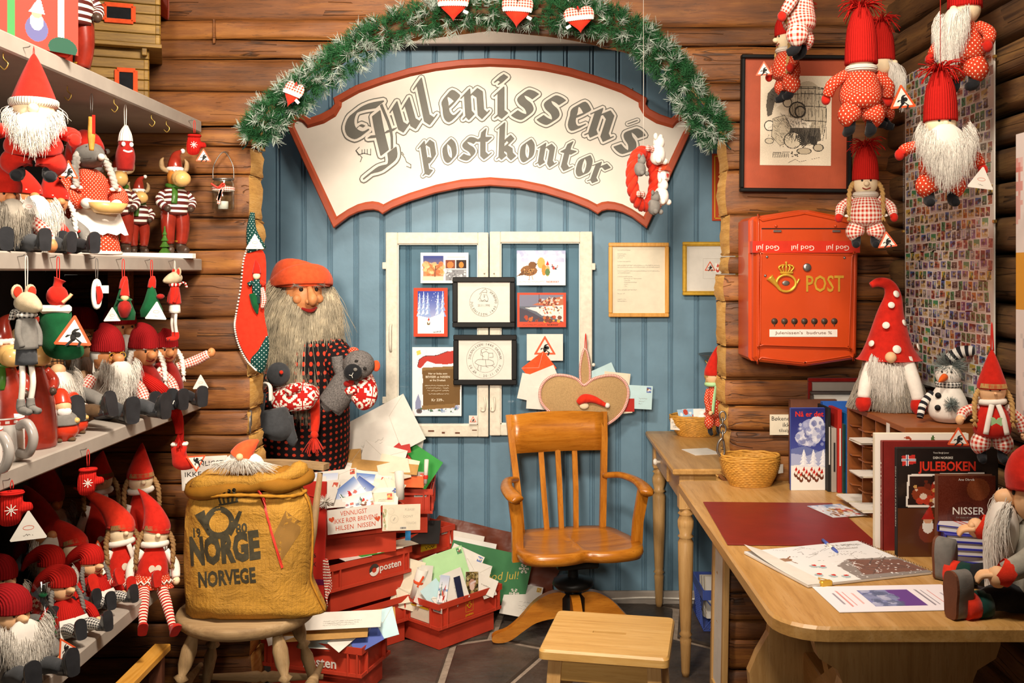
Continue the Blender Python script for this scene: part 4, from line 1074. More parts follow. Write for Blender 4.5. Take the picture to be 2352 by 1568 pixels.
# ------------------------------------------------------------------ braided wreath hung before the sign
WY=3.25;kk=WY/F
WR=thing('braided_wreath','red braided fabric wreath with white and grey plush mice, hanging before the sign','wreath',P(1478,492,WY),(0,0,56))
Rz,Rx=.088,.080
for ph in range(3):
 pts=[]
 for i in range(72):
  a=2*math.pi*i/72;b=6*a+ph*2*math.pi/3
  rr=1+.11*math.cos(b);pts.append((Rx*rr*math.cos(a),.010*math.sin(b),.115+Rz*rr*math.sin(a)))
 MB().sweep(pts,.0115,8,closed=True).build('braid_strand',m_.bred,WR)
def plush_mouse(ang,mat,s,out=1.):
 a=math.radians(ang);c=Vector((Rx*1.05*math.cos(a),-.03,.115+Rz*1.05*math.sin(a)))
 MB().ell(c,(.024*s,.024*s,.03*s)).ell(c+Vector((.0,-.006,.034*s)),(.017*s,.017*s,.019*s)).ell(c+Vector((-.016*s,-.004,.05*s)),(.009*s,.006*s,.010*s),8,6).ell(c+Vector((.016*s,-.004,.05*s)),(.009*s,.006*s,.010*s),8,6).ell(c+Vector((-.02*s,-.016,-.018*s)),.010*s,8,6).ell(c+Vector((.02*s,-.016,-.018*s)),.010*s,8,6).build('plush_mouse',mat,WR)
plush_mouse(62,m_.wht,1.15);plush_mouse(-35,m_.wht,1.05);plush_mouse(165,m_.grey,.8);plush_mouse(-80,m_.grey,.9)
for ang in (95,20,-60,215):
 a=math.radians(ang);c=Vector((Rx*1.1*math.cos(a),-.028,.115+Rz*1.1*math.sin(a)))
 MB().ell(c+Vector((-.014,0,0)),(.014,.006,.011),8,6).ell(c+Vector((.014,0,0)),(.014,.006,.011),8,6).ell(c,.006,8,6).build('bow',m_.ginghams,WR)
c=(Rx*1.05,-.03,.13);MB().box(c,(.04,.03,.034),.006).build('little_house',m_.wht,WR)
MB().prism(heart2d(.016,.015,20),.0155,.017,T(c)@FRONT).build('heart_patch',m_.bred,WR)
MB().prism([(-.026,0),(.026,0),(0,.024)],-.018,.018,T((c[0],c[1],c[2]+.017))@FRONT).build('house_roof',m_.orange,WR)
MB().tube([(0,0,.21),(0,0,ZT-P(1478,492,WY).z)],.0007,5).build('hanging_thread',m_.string,WR)

# ------------------------------------------------------------------ jar lantern on the log wall
k=3.4/F
JL_=thing('jar_lantern','clear glass jar lantern with wire bail and red gingham bow, hung on the logs','lantern',P(513,484,3.385))
w=25*k
MB()._lathe([(.002,0),(w*.9,0),(w,.006),(w,62*k),(w*.86,68*k),(w*.9,76*k),(w*.86,76*k),(w*.82,68*k),(w*.95,61*k),(w*.95,.008),(.002,.005)],24,None,0,True).build('jar',m_.glass,JL_)
MB().lathe([(w*.45,.006),(w*.45,.03),(w*.44,.032)],16).build('tealight',m_.white,JL_)
MB().tube([(-w*.95,0,72*k),(-w*.85,0,105*k),(0,.005,135*k),(w*.85,0,105*k),(w*.95,0,72*k)],.0018,6,8).build('wire_bail',m_.steel,JL_)
MB()._lathe([(w*.93,70*k),(w*.98,71*k),(w*.93,73*k)],20,None,0,True).build('wire_ring',m_.steel,JL_)
rb=MB()._lathe([(w*1.02,46*k),(w*1.03,54*k)],20,None,0,True)
rb.build('ribbon_band',m_.ginghams,JL_)
MB().tube([(-.006,-w*1.05,50*k),(-.02,-w*1.1,56*k),(-.028,-w*1.1,60*k),(-.006,-w*1.05,50*k)],[(.003,.002)]*4,8).tube([(-.006,-w*1.05,50*k),(.01,-w*1.1,60*k),(.016,-w*1.1,56*k),(-.006,-w*1.05,50*k)],[(.003,.002)]*4,8).build('bow',m_.ribbon,JL_)
MB().box((-.018,-w*1.12,34*k),(.010,.001,.045),0,RY(22)).build('ribbon_tail',m_.ginghams,JL_);MB().box((-.006,-w*1.12,30*k),(.010,.001,.05),0,RY(8)).build('ribbon_tail',m_.ginghams,JL_)
MB().tube([(0,.01,136*k),(0,.055,138*k)],.002,6).build('nail',m_.steel,JL_)
# ------------------------------------------------------------------ red mailbox on the logs
YM=3.24;k=YM/F
MBX=thing('mailbox','large orange-red enamel mailbox with gold POST lettering and post horn','mailbox',P(1850,840,YM))
def mp(px,py):return ((px-1850)*k,(840-py)*k)
house=[mp(1731,822),mp(1731,505),mp(1740,497),mp(1835,482),mp(1858,482),mp(1965,503),mp(1972,511),mp(1968,815),mp(1960,825),mp(1852,841),mp(1842,841),mp(1738,830)]
def inset(poly,d):
 n=len(poly);cx=sum(p[0] for p in poly)/n;cy=sum(p[1] for p in poly)/n
 return [(cx+(p[0]-cx)*(1-d/max(abs(p[0]-cx),.08)*.9),cy+(p[1]-cy)*(1-d/max(abs(p[1]-cy),.1)*.9)) for p in poly]
mb=MB();mb.prism(house,-.17,-.006,FRONT);n=len(house)
hi=inset(house,.008)
mb.add([(p[0],.006,p[1]) for p in house]+[(p[0],-.006,p[1]) for p in hi],[(i,(i+1) % n,n+(i+1) % n,n+i) for i in range(n)]+[tuple(range(n,2*n))],None,False)
mb.build('body',m_.mailbox,MBX)
# back cabinet shows as a wider edge
bk=[(p[0]*1.03-.006,p[1]*1.0) for p in house];MB().prism(bk,-.185,-.03,FRONT).build('rear_case',m_.mailbox,MBX)
hi2=inset(house,.016);rim=MB();rim.sweep([(p[0],-.007,p[1]) for p in spline(hi2,3,True)],.0035,6,closed=True);rim.build('raised_rim',m_.mailbox,MBX)
MB().prism([mp(1748,524),mp(1952,524),mp(1952,560),mp(1748,560)],.006,.012,FRONT).build('letter_flap',m_.mailbox,MBX)
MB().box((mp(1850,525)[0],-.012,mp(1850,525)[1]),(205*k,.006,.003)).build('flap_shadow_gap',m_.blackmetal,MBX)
for px in (1783,1918):MB().box((mp(px,531)[0],-.015,mp(px,531)[1]),(18*k,.006,5*k),.001).build('hinge',m_.steel,MBX)
for px in (1781,1917):MB().ell((mp(px,519)[0],-.008,mp(px,519)[1]),(.005,.004,.005),8,6).build('rivet',m_.mailbox,MBX)
door=[mp(1744,588),mp(1752,580),mp(1950,584),mp(1955,590),mp(1948,790),mp(1940,798),mp(1750,793),mp(1741,785)]
D_=MB().prism(door,.006,.016,FRONT).build('door',m_.mailbox,MBX)
rim=MB();rim.sweep([(p[0],-.016,p[1]) for p in spline(inset(door,.004),3,True)],.0025,6,closed=True);rim.build('door_rim',m_.mailbox,D_)
for q in ((1759,590),(1936,592),(1755,633)):MB().ell((mp(*q)[0],-.017,mp(*q)[1]),(.0045,.003,.0045),8,6).build('screw',m_.steel,D_)
txt(MBX,'POST',m_.gold,T((mp(1891,651)[0],-.019,mp(1891,651)[1]))@FRONT,w=86*k,h=38*k,bold=.012,name='post_lettering')
# gilded post horn with crown
hc=mp(1802,650);hb=MB();hb.sweep([(hc[0]+22*k*math.cos(a),-.020,hc[1]+19*k*math.sin(a)) for a in np.linspace(0,2*math.pi,33)[:-1]],.0045,8,closed=True)
hb.build('horn_ring',m_.gold,MBX)
MB().tube([(hc[0]-10*k,-.02,hc[1]-18*k),(hc[0]-24*k,-.02,hc[1]-2*k),(hc[0]-38*k,-.02,hc[1]+14*k)],[.004,.007,.013],10).build('horn_bell',m_.gold,MBX)
MB().tube([(hc[0]+8*k,-.02,hc[1]-18*k),(hc[0]+22*k,-.02,hc[1]-4*k),(hc[0]+30*k,-.02,hc[1]+10*k)],[.004,.0035,.003],8).build('horn_mouthpiece',m_.gold,MBX)
cb=MB().box((hc[0]+1*k,-.02,hc[1]+24*k),(30*k,.008,5*k),.002)
for j,a in enumerate((-2,-1,0,1,2)):
 cb.tube([(hc[0]+a*5*k,-.02,hc[1]+26*k),(hc[0]+a*8.5*k,-.022,hc[1]+36*k),(hc[0]+a*4*k,-.02,hc[1]+42*k)],.003,6)
 cb.ell((hc[0]+a*7*k,-.022,hc[1]+43*k-abs(a)*2*k),.0035,8,5)
cb.ell((hc[0],-.021,hc[1]+47*k),.0042,8,6);cb.build('crown',m_.gold,MBX)
MB().ell((hc[0],-.017,hc[1]),(9*k,.0012,6*k),10,6).build('worn_patch',m_.steel,MBX)
q=mp(1850,614);MB().lathe([(.0135,0),(.0135,.004),(.012,.006),(.004,.0065)],18,T((q[0],-.017,q[1]))@RX(90)).build('lock',m_.steel,MBX)
for i in range(7):
 q=mp(1776+i*22.8,737);MB().lathe([(.0105,0),(.0105,.0015)],16,T((q[0],-.0155,q[1]))@RX(90)).ell((q[0],-.0165,q[1]-.012),(.002,.0008,.006),6,4).build('day_window',m_.resinbrown,MBX)
q=mp(1842,764);MB().box((q[0],-.0165,q[1]),(155*k,.002,17*k)).build('name_slip',m_.paper,MBX)
txt(MBX,"Julenissen's  budrute %",m_.sole,T((q[0],-.0182,q[1]))@FRONT,w=130*k,h=9*k,name='handwriting')
q=mp(1849,567);tp=MB();tp.box((q[0]+.001,-.0145,q[1]),(244*k,.002,27*k));tp.box((q[0]-122*k,.02,q[1]),(.002,.07,27*k));tp.build('printed_tape',m_.tape,MBX)
for i,s_ in enumerate(('God jul','God jul','God jul')):
 txt(MBX,s_,m_.white,T((q[0]+(-88+i*80)*k,-.0160,q[1]-1*k))@FRONT@RZ(180),w=52*k,h=15*k,name='tape_lettering')

# ------------------------------------------------------------------ framed ink drawing
c=Cv(150,186,'#e4d8c0');I='#37332c'
c.ell(.66,.42,.27,.36,'#b9ad94',.8)
for q in np.linspace(.42,.92,11):c.line([(q,.12+.3*abs(q-.66)**1.6),(q+.01,.7)],.005,I,.8)
for y in (.16,.22,.36,.52):c.line([(x,y+.14*(x-.66)**2-.02) for x in np.linspace(.4,.92,12)],.012,I,.75)
c.line([(x,.12+.35*(x-.66)**2) for x in np.linspace(.4,.92,12)],.01,I);c.line([(.92,.15),(.93,.5),(.88,.72)],.008,I)
c.ell(.34,.28,.16,.11,'#d8ccb2');c.poly([(.08,.34),(.1,.2),(.22,.1),(.36,.09),(.42,.18),(.3,.2),(.2,.3),(.16,.44),(.1,.46)],'#5a544a');c.ell(.13,.56,.07,.055,'#efe6d2');c.ring(.13,.56,.07,.055,.006,I)
c.poly([(.26,.14),(.42,.16),(.3,.32),(.22,.36)],'#efe6d2');c.ell(.38,.30,.06,.05,'#cbbf a5'.replace(' ',''));c.ring(.38,.30,.06,.05,.006,I)
c.ell(.52,.38,.11,.085,'#a89c84');c.ring(.52,.38,.11,.085,.01,I);c.ring(.56,.4,.07,.06,.01,I)
for q in (.44,.48,.52):c.line([(q,.31),(q+.03,.46)],.006,I)
c.poly([(.4,.46),(.72,.52),(.68,.62),(.5,.6),(.38,.56)],'#efe6d2');c.spots(50,.42,.48,.7,.6,.008,[I,'#8a806c'],.5)
c.poly([(.18,.48),(.34,.44),(.44,.58),(.42,.74),(.28,.78),(.16,.68)],'#d2c6ac');c.line([(.18,.48),(.34,.44),(.44,.58),(.42,.74),(.28,.78),(.16,.68),(.18,.48)],.007,I)
c.poly([(.42,.58),(.84,.58),(.86,.72),(.6,.78),(.4,.74)],'#4e483e',.9);c.ell(.46,.72,.12,.09,'#d8ccb2');c.ring(.46,.72,.12,.09,.006,I)
for i,q in enumerate(np.linspace(.0,1,8)):c.line([(.5+q*.1,.68+q*.12),(.58+q*.08,.66+q*.1)],.014,I);c.line([(.68+q*.1,.66+q*.03),(.72+q*.08,.76+q*.02)],.014,I)
c.ell(.62,.84,.1,.035,'#bfb298');c.ring(.62,.84,.1,.035,.007,I);c.ell(.82,.8,.07,.04,'#bfb298');c.ring(.82,.8,.07,.04,.007,I)
c.ell(.13,.73,.06,.03,'#d8ccb2');c.ring(.13,.73,.06,.03,.006,I)
for q in np.linspace(.18,.4,14):c.line([(q,.86),(q+.004,.91)],.006,I)

for i in range(130):
 x_=.42+.5*rng.random();y_=.14+.52*rng.random();c.line([(x_,y_),(x_+.004,y_+.03+.05*rng.random())],.004,I,.45)
for i in range(170):a_=rng.random()*6.28;q=.3+.7*rng.random();c.line([(.30+.15*q*math.cos(a_),.58+.17*q*math.sin(a_)),(.30+.15*q*math.cos(a_)+.03,.58+.17*q*math.sin(a_)+.02)],.004,I,.5)
for i in range(60):x_=.42+.42*rng.random();c.line([(x_,.58+.12*rng.random()),(x_-.03,.66+.1*rng.random())],.006,'#1f1c18',.7)
for i in range(50):a_=3.2+2.2*rng.random();c.line([(.34+.17*math.cos(a_),.30+.18*math.sin(a_)),(.34+.21*math.cos(a_),.30+.22*math.sin(a_))],.005,I,.7)
c.line([(.18,.86),(.42,.85)],.006,I);c.spots(14,.44,.84,.56,.9,.008,[I]);c.line([(.4,.97),(.5,.93),(.56,.96),(.66,.94)],.004,I);c.line([(.72,.93),(.84,.91)],.004,I);c.spots(160,.1,.5,.9,.8,.004,[I],.5);c.grain(.03)
o,w,h,z=frame('framed_picture','black framed ink drawing of a nisse drinking by a barrel, wide red mount',1702,125,1958,441,3.41,9,m_.blackframe,m_.signred,depth=.024,rot=-.6)
k2=3.41/F;pic(c,164*k2,207*k2,'drawing',o,T((1*k2,8*k2,z+.001)))

# ------------------------------------------------------------------ collage of postage stamps on the side wall
XS=1.212;ST=thing('stamp_collage','tall clear-covered panel crowded with used postage stamps on the side wall','collage',(XS,2.91,1.145))
yA,yB_,zA,zB=3.222,2.604,1.155,2.13            # far edge, near edge
MS=RZ(-90)@RX90                                     # panel frame: x along -Y (towards the viewer), y up, z out of the wall (-X)
Hh=zB-zA;Wh=yA-yB_
MB().box((0,Hh/2+.01,.0),(Wh,Hh,.004),0,MS).build('backing_board',m_.paper,ST)
hues=['#7a86b8','#b06a54','#5c8a5e','#c0a25c','#8a6a94','#9a4a46','#4f6fae','#a8a49a','#c8843c','#6f6258','#4e9a6a','#b8b0c4','#d2b44a','#7a4a3a']
stamp_me=[]
for i in range(28):
 lnd=i % 3==0;w,h=((.046,.028) if lnd else (.032,.030));h0=hues[i % len(hues)]
 c=Cv(9,11,'#f4f0e8');c.rect(.1,.08,.9,.92,h0);r0=random.Random(i)
 for j in range(5):c.ell(.2+.6*r0.random(),.2+.6*r0.random(),.1+.12*r0.random(),.08+.12*r0.random(),hues[r0.randrange(14)] if j % 2 else ['#e8dfc8','#3a3432'][r0.randrange(2)],.75)
 c.rect(.1,.74,.9,.92,['#e0d6c0',h0,'#4a4440'][i % 3],.7)
 b=pic(c,w,h,'stamp',ST,None);stamp_me.append((b.data,w,h));bpy.data.objects.remove(b)
g=random.Random(5);y=Hh-.012;spots_=[]
while y>.012:
 x=-Wh/2+.004+g.random()*.006
 while x<Wh/2-.014:
  me,w,h=stamp_me[g.randrange(28)]
  if x+w>Wh/2-.002:me,w,h=stamp_me[1]
  if x+w>Wh/2:break
  spots_.append((me,x+w/2,y+g.uniform(-.002,.002),g.uniform(-4,4)));x +=w-.001
 y -=.0285
g.shuffle(spots_);nst=0;rest=MB()
for me,x,yy,r in spots_:
 if nst<290:
  o=bpy.data.objects.new('stamp',me);COL.objects.link(o);o.parent=ST;o.matrix_local=MS@T((x,yy+.01,.0024+.0004*(nst % 3)))@RZ(r);nst +=1
 else:
  n0=len(rest.v);rest.add([v.co[:] for v in me.vertices],[tuple(p.vertices) for p in me.polygons],None,False,0,MS@T((x,yy+.01,.0026))@RZ(r))
  cols_=[0.]*(len(me.loops)*4);me.color_attributes['Col'].data.foreach_get('color',cols_);rest.__dict__.setdefault('cc',[]).extend(cols_)
o=rest.build('more_stamps',PRINT,ST);at_=o.data.color_attributes.new('Col','FLOAT_COLOR','CORNER');at_.data.foreach_set('color',rest.cc);o['kind']='stuff'
MB().box((0,Hh/2+.01,.006),(Wh+.01,Hh+.01,.002),0,MS).build('clear_cover',m_.plastic,ST)
for q in (.06,.5,.94):
 for sx in (-1,1):MB().box((sx*(Wh/2+.008),Hh*q,.004),(.012,.008,.008),.001,MS).build('mirror_clip',m_.brass,ST)
# poster beyond, only its edge in the picture
o=thing('wall_poster','pale handwritten poster with an orange band, mostly beyond the stamp collage','poster',(1.20,2.289,1.16))
cp=Cv(30,60,'#ece2dc');cp.rect(0,.42,1,.62,'#e2a23a');cp.spots(30,0,.02,1,.4,.04,['#e08a80','#f2e8e4','#d86a60'],.5);cp.spots(40,0,.66,1,.98,.02,['#cfc8c4','#b8b4b8'],.6)
MB().box((0,.33,0),(.34,.70,.003),0,MS).build('poster_sheet',m_.paper,o);pic(cp,.338,.698,'poster_print',o,MS@T((0,.33,.0022)))

# ------------------------------------------------------------------ trestle table
ZTB=.78
TB=thing('trestle_table','long waxed pine trestle table with rounded corners along the log wall','table',(.85,2.73,0))
x0,x1,y0,y1=.505-.85,1.20-.85,2.02-2.73,3.44-2.73
def rc(cx,cy,r,a0):return [(cx+r*math.cos(math.radians(a0+q*15)),cy+r*math.sin(math.radians(a0+q*15))) for q in range(7)]
top=rc(x0+.10,y0+.10,.10,180)+[(x1,y0),(x1,y1)]+rc(x0+.04,y1-.04,.04,90)
mb=MB();mb.prism(top,ZTB-.030,ZTB-.006);ti=[(p[0]+(.005 if p[0]<0 else-.002),p[1]+(.005 if p[1]<0 else-.002)) for p in top];n=len(top)
mb.add([(p[0],p[1],ZTB-.006) for p in top]+[(p[0],p[1],ZTB) for p in ti],[(i,(i+1) % n,n+(i+1) % n,n+i) for i in range(n)]+[tuple(range(n,2*n))],None,False)
mb.build('table_top',m_.piney,TB)
half=[(.20,.748),(.20,.70),(.19,.67),(.15,.645),(.14,.62),(.145,.60),(.12,.575),(.085,.53),(.075,.47),(.085,.40),(.12,.34),(.145,.28),(.14,.22),(.11,.17),(.12,.12),(.2,.08),(.24,.05),(.24,0)]
for yy in (2.16,3.05):
 full=[(-p[0],p[1]) for p in half]+half[::-1]
 MB().prism(full,-.02,.02,T((-.04,yy-2.73,0))@FRONT).build('trestle_panel',m_.pinez,TB)
MB().box((0,-.12,.30),(.04,.95,.09),.004).build('stretcher',m_.piney,TB)
MB().box((-.0,-.55,.70),(.30,.03,.08),.006).build('cleat',m_.pine,TB)
MB().sweep([(-.02,-.52,.70),(-.02,.1,.32)],[.03,.03],4,twist=.78).build('brace',m_.piney,TB);MB().sweep([(-.02,.30,.70),(-.02,-.1,.32)],[.03,.03],4,twist=.78).build('brace',m_.piney,TB)
wz=zpx
def tabpt(px,py,dz=0.):Y=F*(CH-ZTB-dz)/(py-CY);return Vector(((px-CX)*Y/F,Y,ZTB+dz))
# desk mat
def quad_sheet(name,label,cat,pts,mat,th=.002,cv=None,group=None,dz=.001,lift=None,gl=None,ground=None):
 Q=[tabpt(*p) for p in pts] if ground is None else pts
 c0=sum(Q,Vector())/4
 ex=((Q[1]-Q[0])+(Q[2]-Q[3]));w=ex.length/2;ex.normalize();ey=((Q[0]-Q[3])+(Q[1]-Q[2]));h=ey.length/2
 ez=ex.cross(ey).normalized();ey=ez.cross(ex)
 if ez.z<0:ez=-ez;ey=-ey
 M=Matrix((ex.to_4d(),ey.to_4d(),ez.to_4d(),(0,0,0,1))).transposed();M.translation=c0+Vector((0,0,dz))
 for i in range(3):M[3][i]=0
 o=thing(name,label,cat,group=group,M=M)
 MB().box((0,0,th/2),(w,h,th),min(.001,th*.3)).build('sheet',mat,o)
 if cv is not None:pic(cv,w,h,'printed_picture',o,T((0,0,th+.0004)),gl)
 return o,w,h,th
quad_sheet('desk_mat','dark red leather-look desk mat on the trestle table','desk mat',[(1607,1155),(1905,1157),(2030,1257),(1680,1252)],m_.deskmat,.003)
c=Cv(70,46,'#dfe4ee');c.rect(0,0,1,.25,'#8aa4d0');c.spots(50,.1,.35,.9,.95,.045,['#8a5a3a','#c0302a','#e0c8a0','#5a4030','#f2f0ee','#c89050']);c.spots(20,.0,.1,1,.3,.06,['#b8c8e4','#f4f6fa'],.7)
quad_sheet('postcard','winter postcard lying across the corner of the desk mat','postcard',[(1855,1166),(1935,1160),(1985,1188),(1912,1192)],m_.paper,.001,c,dz=.0045,gl=GLOSSY)
# calendar with clip and pen
c=Cv(130,96,'#e2e0dc');c.grad(0,1,'#dfe2e4','#eceae6');c.poly([(.42,1),(.45,.62),(.62,.48),(1,.55),(1,1)],'#8d8580');c.poly([(.5,.9),(.62,.5),(.98,.62),(1,.95)],'#7a5448',.9)
for i in range(12):c.line([(.45+rng.random()*.5,.5+rng.random()*.4),(.5+rng.random()*.5,.55+rng.random()*.4)],.008,['#4a4648','#d8d4d0','#5a4a44'][i % 3],.8)
for i in range(36):x_=.3+rng.random()*.65;y_=.1+rng.random()*.4;c.line([(x_,y_),(x_+rng.uniform(-.12,.12),y_+rng.uniform(-.08,.08))],.004,'#6a6664',.7)
c.spots(70,.42,.55,1,1,.006,['#f4f4f4']);c.ell(.16,.34,.07,.05,'#8a6040',.8);c.line([(.12,.36),(.1,.46)],.01,'#8a6040');c.line([(.2,.36),(.21,.46)],.01,'#8a6040');c.line([(.2,.32),(.26,.26)],.012,'#8a6040')
for x_,y_ in ((.28,.58),(.2,.8),(.28,.86),(.36,.9),(.33,.62)):c.ell(x_,y_,.03,.04,'#7a9aa0',.6);c.ell(x_+.02,y_-.03,.018,.02,'#c8281c')
CAL,w,h,th=quad_sheet('wall_calendar','spiral-bound winter calendar lying on the table with a brass clip','calendar',[(1697,1275),(1965,1247),(2145,1320),(1868,1348)],m_.paper,.006,c)
txt(CAL,'Kjell E. Midthun',m_.greyink,T((w*.30,h*.40,.0075))@RZ(-4),w=w*.28);txt(CAL,'Julekalender',m_.greyink,T((w*.28,h*.30,.0075))@RZ(-4),w=w*.2)
sp=MB()
for i in range(26):
 q=-.48+i/26*.96;sp.sweep([(w/2+.002+.004*math.cos(a),q*h,.004+.005*math.sin(a)) for a in np.linspace(0,2*math.pi,9)[:-1]],.0006,4,closed=True)
sp.build('spiral_binding',m_.steel,CAL)['kind']='stuff'
MB().box((-w*.36,-h/2,.005),(.03,.014,.016),.003).tube([(-w*.36-.008,-h/2+.004,.012),(-w*.36,-h/2+.03,.010),(-w*.36+.008,-h/2+.004,.012)],.001,6).build('binder_clip',m_.gold,CAL)
mb=MB();g_=14;V=[]
for i in range(g_+1):
 for j in (0,1):t=i/g_;V.append((-w/2-.0+(.05*j),-h/2+h*t,.0068+(.018*(t**3) if j==0 else .0)))
mb.add(V,[(2*i,2*i+1,2*i+3,2*i+2) for i in range(g_)]);mb.build('curled_page',m_.paper,CAL)
p=tabpt(1890,1240,.009);q=tabpt(1921,1266,.009)
PEN=thing('ballpoint_pen','blue and clear ballpoint pen lying on the calendar edge','pen',p);d=q-p;L=d.length
d=d.normalized()*.115;MB().tube([(0,0,0),tuple(d*.35)],[.0045,.0048],10,2).build('cap_end',m_.bluepl,PEN);MB().tube([tuple(d*.35),tuple(d*.7)],.004,10,2).build('barrel',m_.white,PEN);MB().tube([tuple(d*.7),tuple(d*.95),tuple(d*1.02)],[.005,.004,.001],10,2).build('grip',m_.bluepl,PEN)
# printed leaflet
c=Cv(120,60,'#efeaf0');m_r=(c.x>.3) & (c.x<.68) & (c.y>.18) & (c.y<.82);c.put(m_r,'#7f86b4');c.rect(.52,.18,.68,.82,'#6a4690');c.spots(40,.31,.2,.52,.8,.03,['#8a92b8','#5a6484','#b8bcd4'],.7);c.a[:]=np.where((m_r | (c.x<.29) | (c.x>.69))[...,None],c.a,hx('#efeaf0'))
for x_,col,ln in ((.14,'#d88a84',.6),(.18,'#d88a84',.5),(.1,'#8a8490',.4),(.24,'#e0a8a4',.4),(.74,'#7a7480',.6),(.78,'#7a7480',.55),(.83,'#d88a84',.55),(.9,'#a8a2ac',.3)):c.line([(x_,.5-ln/2),(x_,.5+ln/2)],.012,col,.8)
quad_sheet('leaflet','white printed sheet with a purple picture lying at the table edge','leaflet',[(1868,1350),(2150,1343),(2262,1402),(1925,1407)],m_.paper,.0012,c,dz=.0006)
quad_sheet('leaflet','white leaflet half under the calendar, by the nisse doll\'s boots','leaflet',[(2142,1314),(2230,1312),(2260,1340),(2170,1338)],m_.paper,.001)
# wicker baskets
def basket(name,label,loc,r,h,sq=.78,rot=0,lid=True):
 o=thing(name,label,'basket',loc,(0,0,rot))
 wv=MB();rows_=15;n_=64
 for i in range(rows_):
  t=i/(rows_-1);rr=r*(.70+.30*math.sin(t*math.pi/2))*(1 if t<.85 else 1)
  pts=[(rr*(1+.012*math.cos(n_/2*a+i*math.pi))*math.cos(a),sq*rr*(1+.012*math.cos(n_/2*a+i*math.pi))*math.sin(a),.004+(h-.012)*t) for a in np.linspace(0,2*math.pi,n_+1)[:-1]]
  wv.sweep(pts,h/rows_*.62,5,closed=True)
 w_=wv.build('woven_side',m_.wicker,o);w_['kind']='stuff'
 MB().lathe([(r*.70,0),(r*.70,.005)],32,Matrix.Diagonal((1,sq,1,1))).build('base',m_.wicker,o)
 for i in range(3):
  MB().sweep([(r*(1.01)*math.cos(a),sq*r*1.01*math.sin(a),h-.010+i*.007+.0015*math.cos(9*a+i*2)) for a in np.linspace(0,2*math.pi,49)[:-1]],.0045,6,closed=True).build('rim_band',m_.wicker,o)
 return o
p=tabpt(1722,1112);BK=basket('wicker_basket','empty oval wicker basket with a small tag on the trestle table',(p.x,p.y-.01,ZTB),.096,.098,.72)
MB().box((.088,-.052,.055),(.022,.0012,.030),0,RZ(30)).build('price_tag',m_.paper,BK)
# pigeonhole cabinet
CAB=thing('pigeonhole_cabinet','brown pigeonhole sorting cabinet under the dotted-hat gnome','cabinet',(1.0,2.905,ZTB));H_=.305;D2=.215;L_=.49
MB().box((D2/2,0,H_-.008),(D2,L_,.016),.001).build('top_board',m_.cab,CAB);MB().box((D2/2,0,.006),(D2,L_,.012),.001).build('bottom_board',m_.cab,CAB)
for sy in (-1,1):MB().box((D2/2,sy*(L_/2-.007),H_/2),(D2,.014,H_-.03),.001).build('side_board',m_.cab,CAB)
MB().box((D2-.004,0,H_/2),(.006,L_-.02,H_-.03)).build('back_board',m_.cab,CAB)
cols_n=4;cw=(L_-.028)/cols_n
for i in range(1,cols_n):MB().box((D2/2,-L_/2+.014+cw*i,H_/2),(D2-.012,.006,H_-.03)).build('divider',m_.cab,CAB)
for i in range(cols_n):
 for j in range(1,6):
  z_=.012+(H_-.03)*j/6
  MB().prism([(0,-cw/2),(0,-cw*.25),(.02,-cw*.12),(.02,cw*.12),(0,cw*.25),(0,cw/2),(D2-.02,cw/2),(D2-.02,-cw/2)],-.002,.002,T((.003,-L_/2+.014+cw*(i+.5),z_))).build('shelf',m_.cab,CAB)
MB().box((-.0008,-.12,H_-.022),(.001,.024,.030)).build('price_label',m_.paper,CAB)
for i,(yy,z_) in enumerate(((.185,.012),(.06,.112),(.06,.21),(.06,.012))):
 o=thing('letter_stack',['letters in the lowest pigeonhole nearest the books','letters in a middle pigeonhole','letters in an upper pigeonhole','letters in the lowest pigeonhole beside the book row'][i],'letters',(1.055,2.905+yy,ZTB+z_+.003))
 for j in range(3):MB().box((-.02+.01*random.random(),random.uniform(-.006,.006),.002+j*.003),(.15,.09,.0022),0,RZ(random.uniform(-6,6))).build('letter',[m_.paper,m_.cream,m_.paper][j],o)
# books standing behind the cabinet, along the wall
def book(name,label,loc,rot,w,h,t,mat,cover=None,spine=None,spinemat=None,pages=True,lean=0,group=None):
 # cover faces -y; spine on the left (-x side)
 o=thing(name,label,'book',loc,(lean,0,rot),group)
 MB().box((w/2,-t/2+.0015,h/2),(w,.003,h),.001).build('front_board',mat,o);MB().box((w/2,t/2-.0015,h/2),(w,.003,h),.001).build('back_board',mat,o)
 MB().box((.0015,0,h/2),(.004,t,h),.0015).build('spine',spinemat or mat,o)
 MB().box((w/2-.003,0,h/2),(w-.008,t-.006,h-.008)).build('page_block',m_.cream,o)
 if cover is not None:pic(cover,w-.001,h-.001,'cover_picture',o,T((w/2,-t/2-.0006,h/2))@FRONT,GLOSSY)
 if spine:txt(o,spine,m_.white,T((-.0012,0,h*.55))@RZ(-90)@RX90@RZ(-90),w=h*.55,h=t*.35,name='spine_lettering')
 return o
GB='books on the trestle table'
c=Cv(70,150,'#2a2f74');c.grad(0,.6,'#262a6c','#4a55a0');c.ell(.62,.27,.38,.14,'#9aa0c8');c.ell(.75,.2,.22,.1,'#d8dae8');c.ell(.5,.36,.38,.1,'#c8cce0');c.spots(50,.2,.16,1,.45,.06,['#eceef6','#7a84b8','#b8bedc','#5a6298'],.6)
c.poly([(0,.5),(.4,.46),(1,.56),(1,.7),(0,.7)],'#6a76ac');c.poly([(0,.55),(.5,.58),(1,.5),(1,.75),(0,.75)],'#aab2d4');c.poly([(0,.7),(.5,.68),(1,.72),(1,1),(0,1)],'#f0eeea')
for q in (.38,.66,.95):c.tree(q,.72,.2,.16,'#e4e6f0','#f8f8fa')
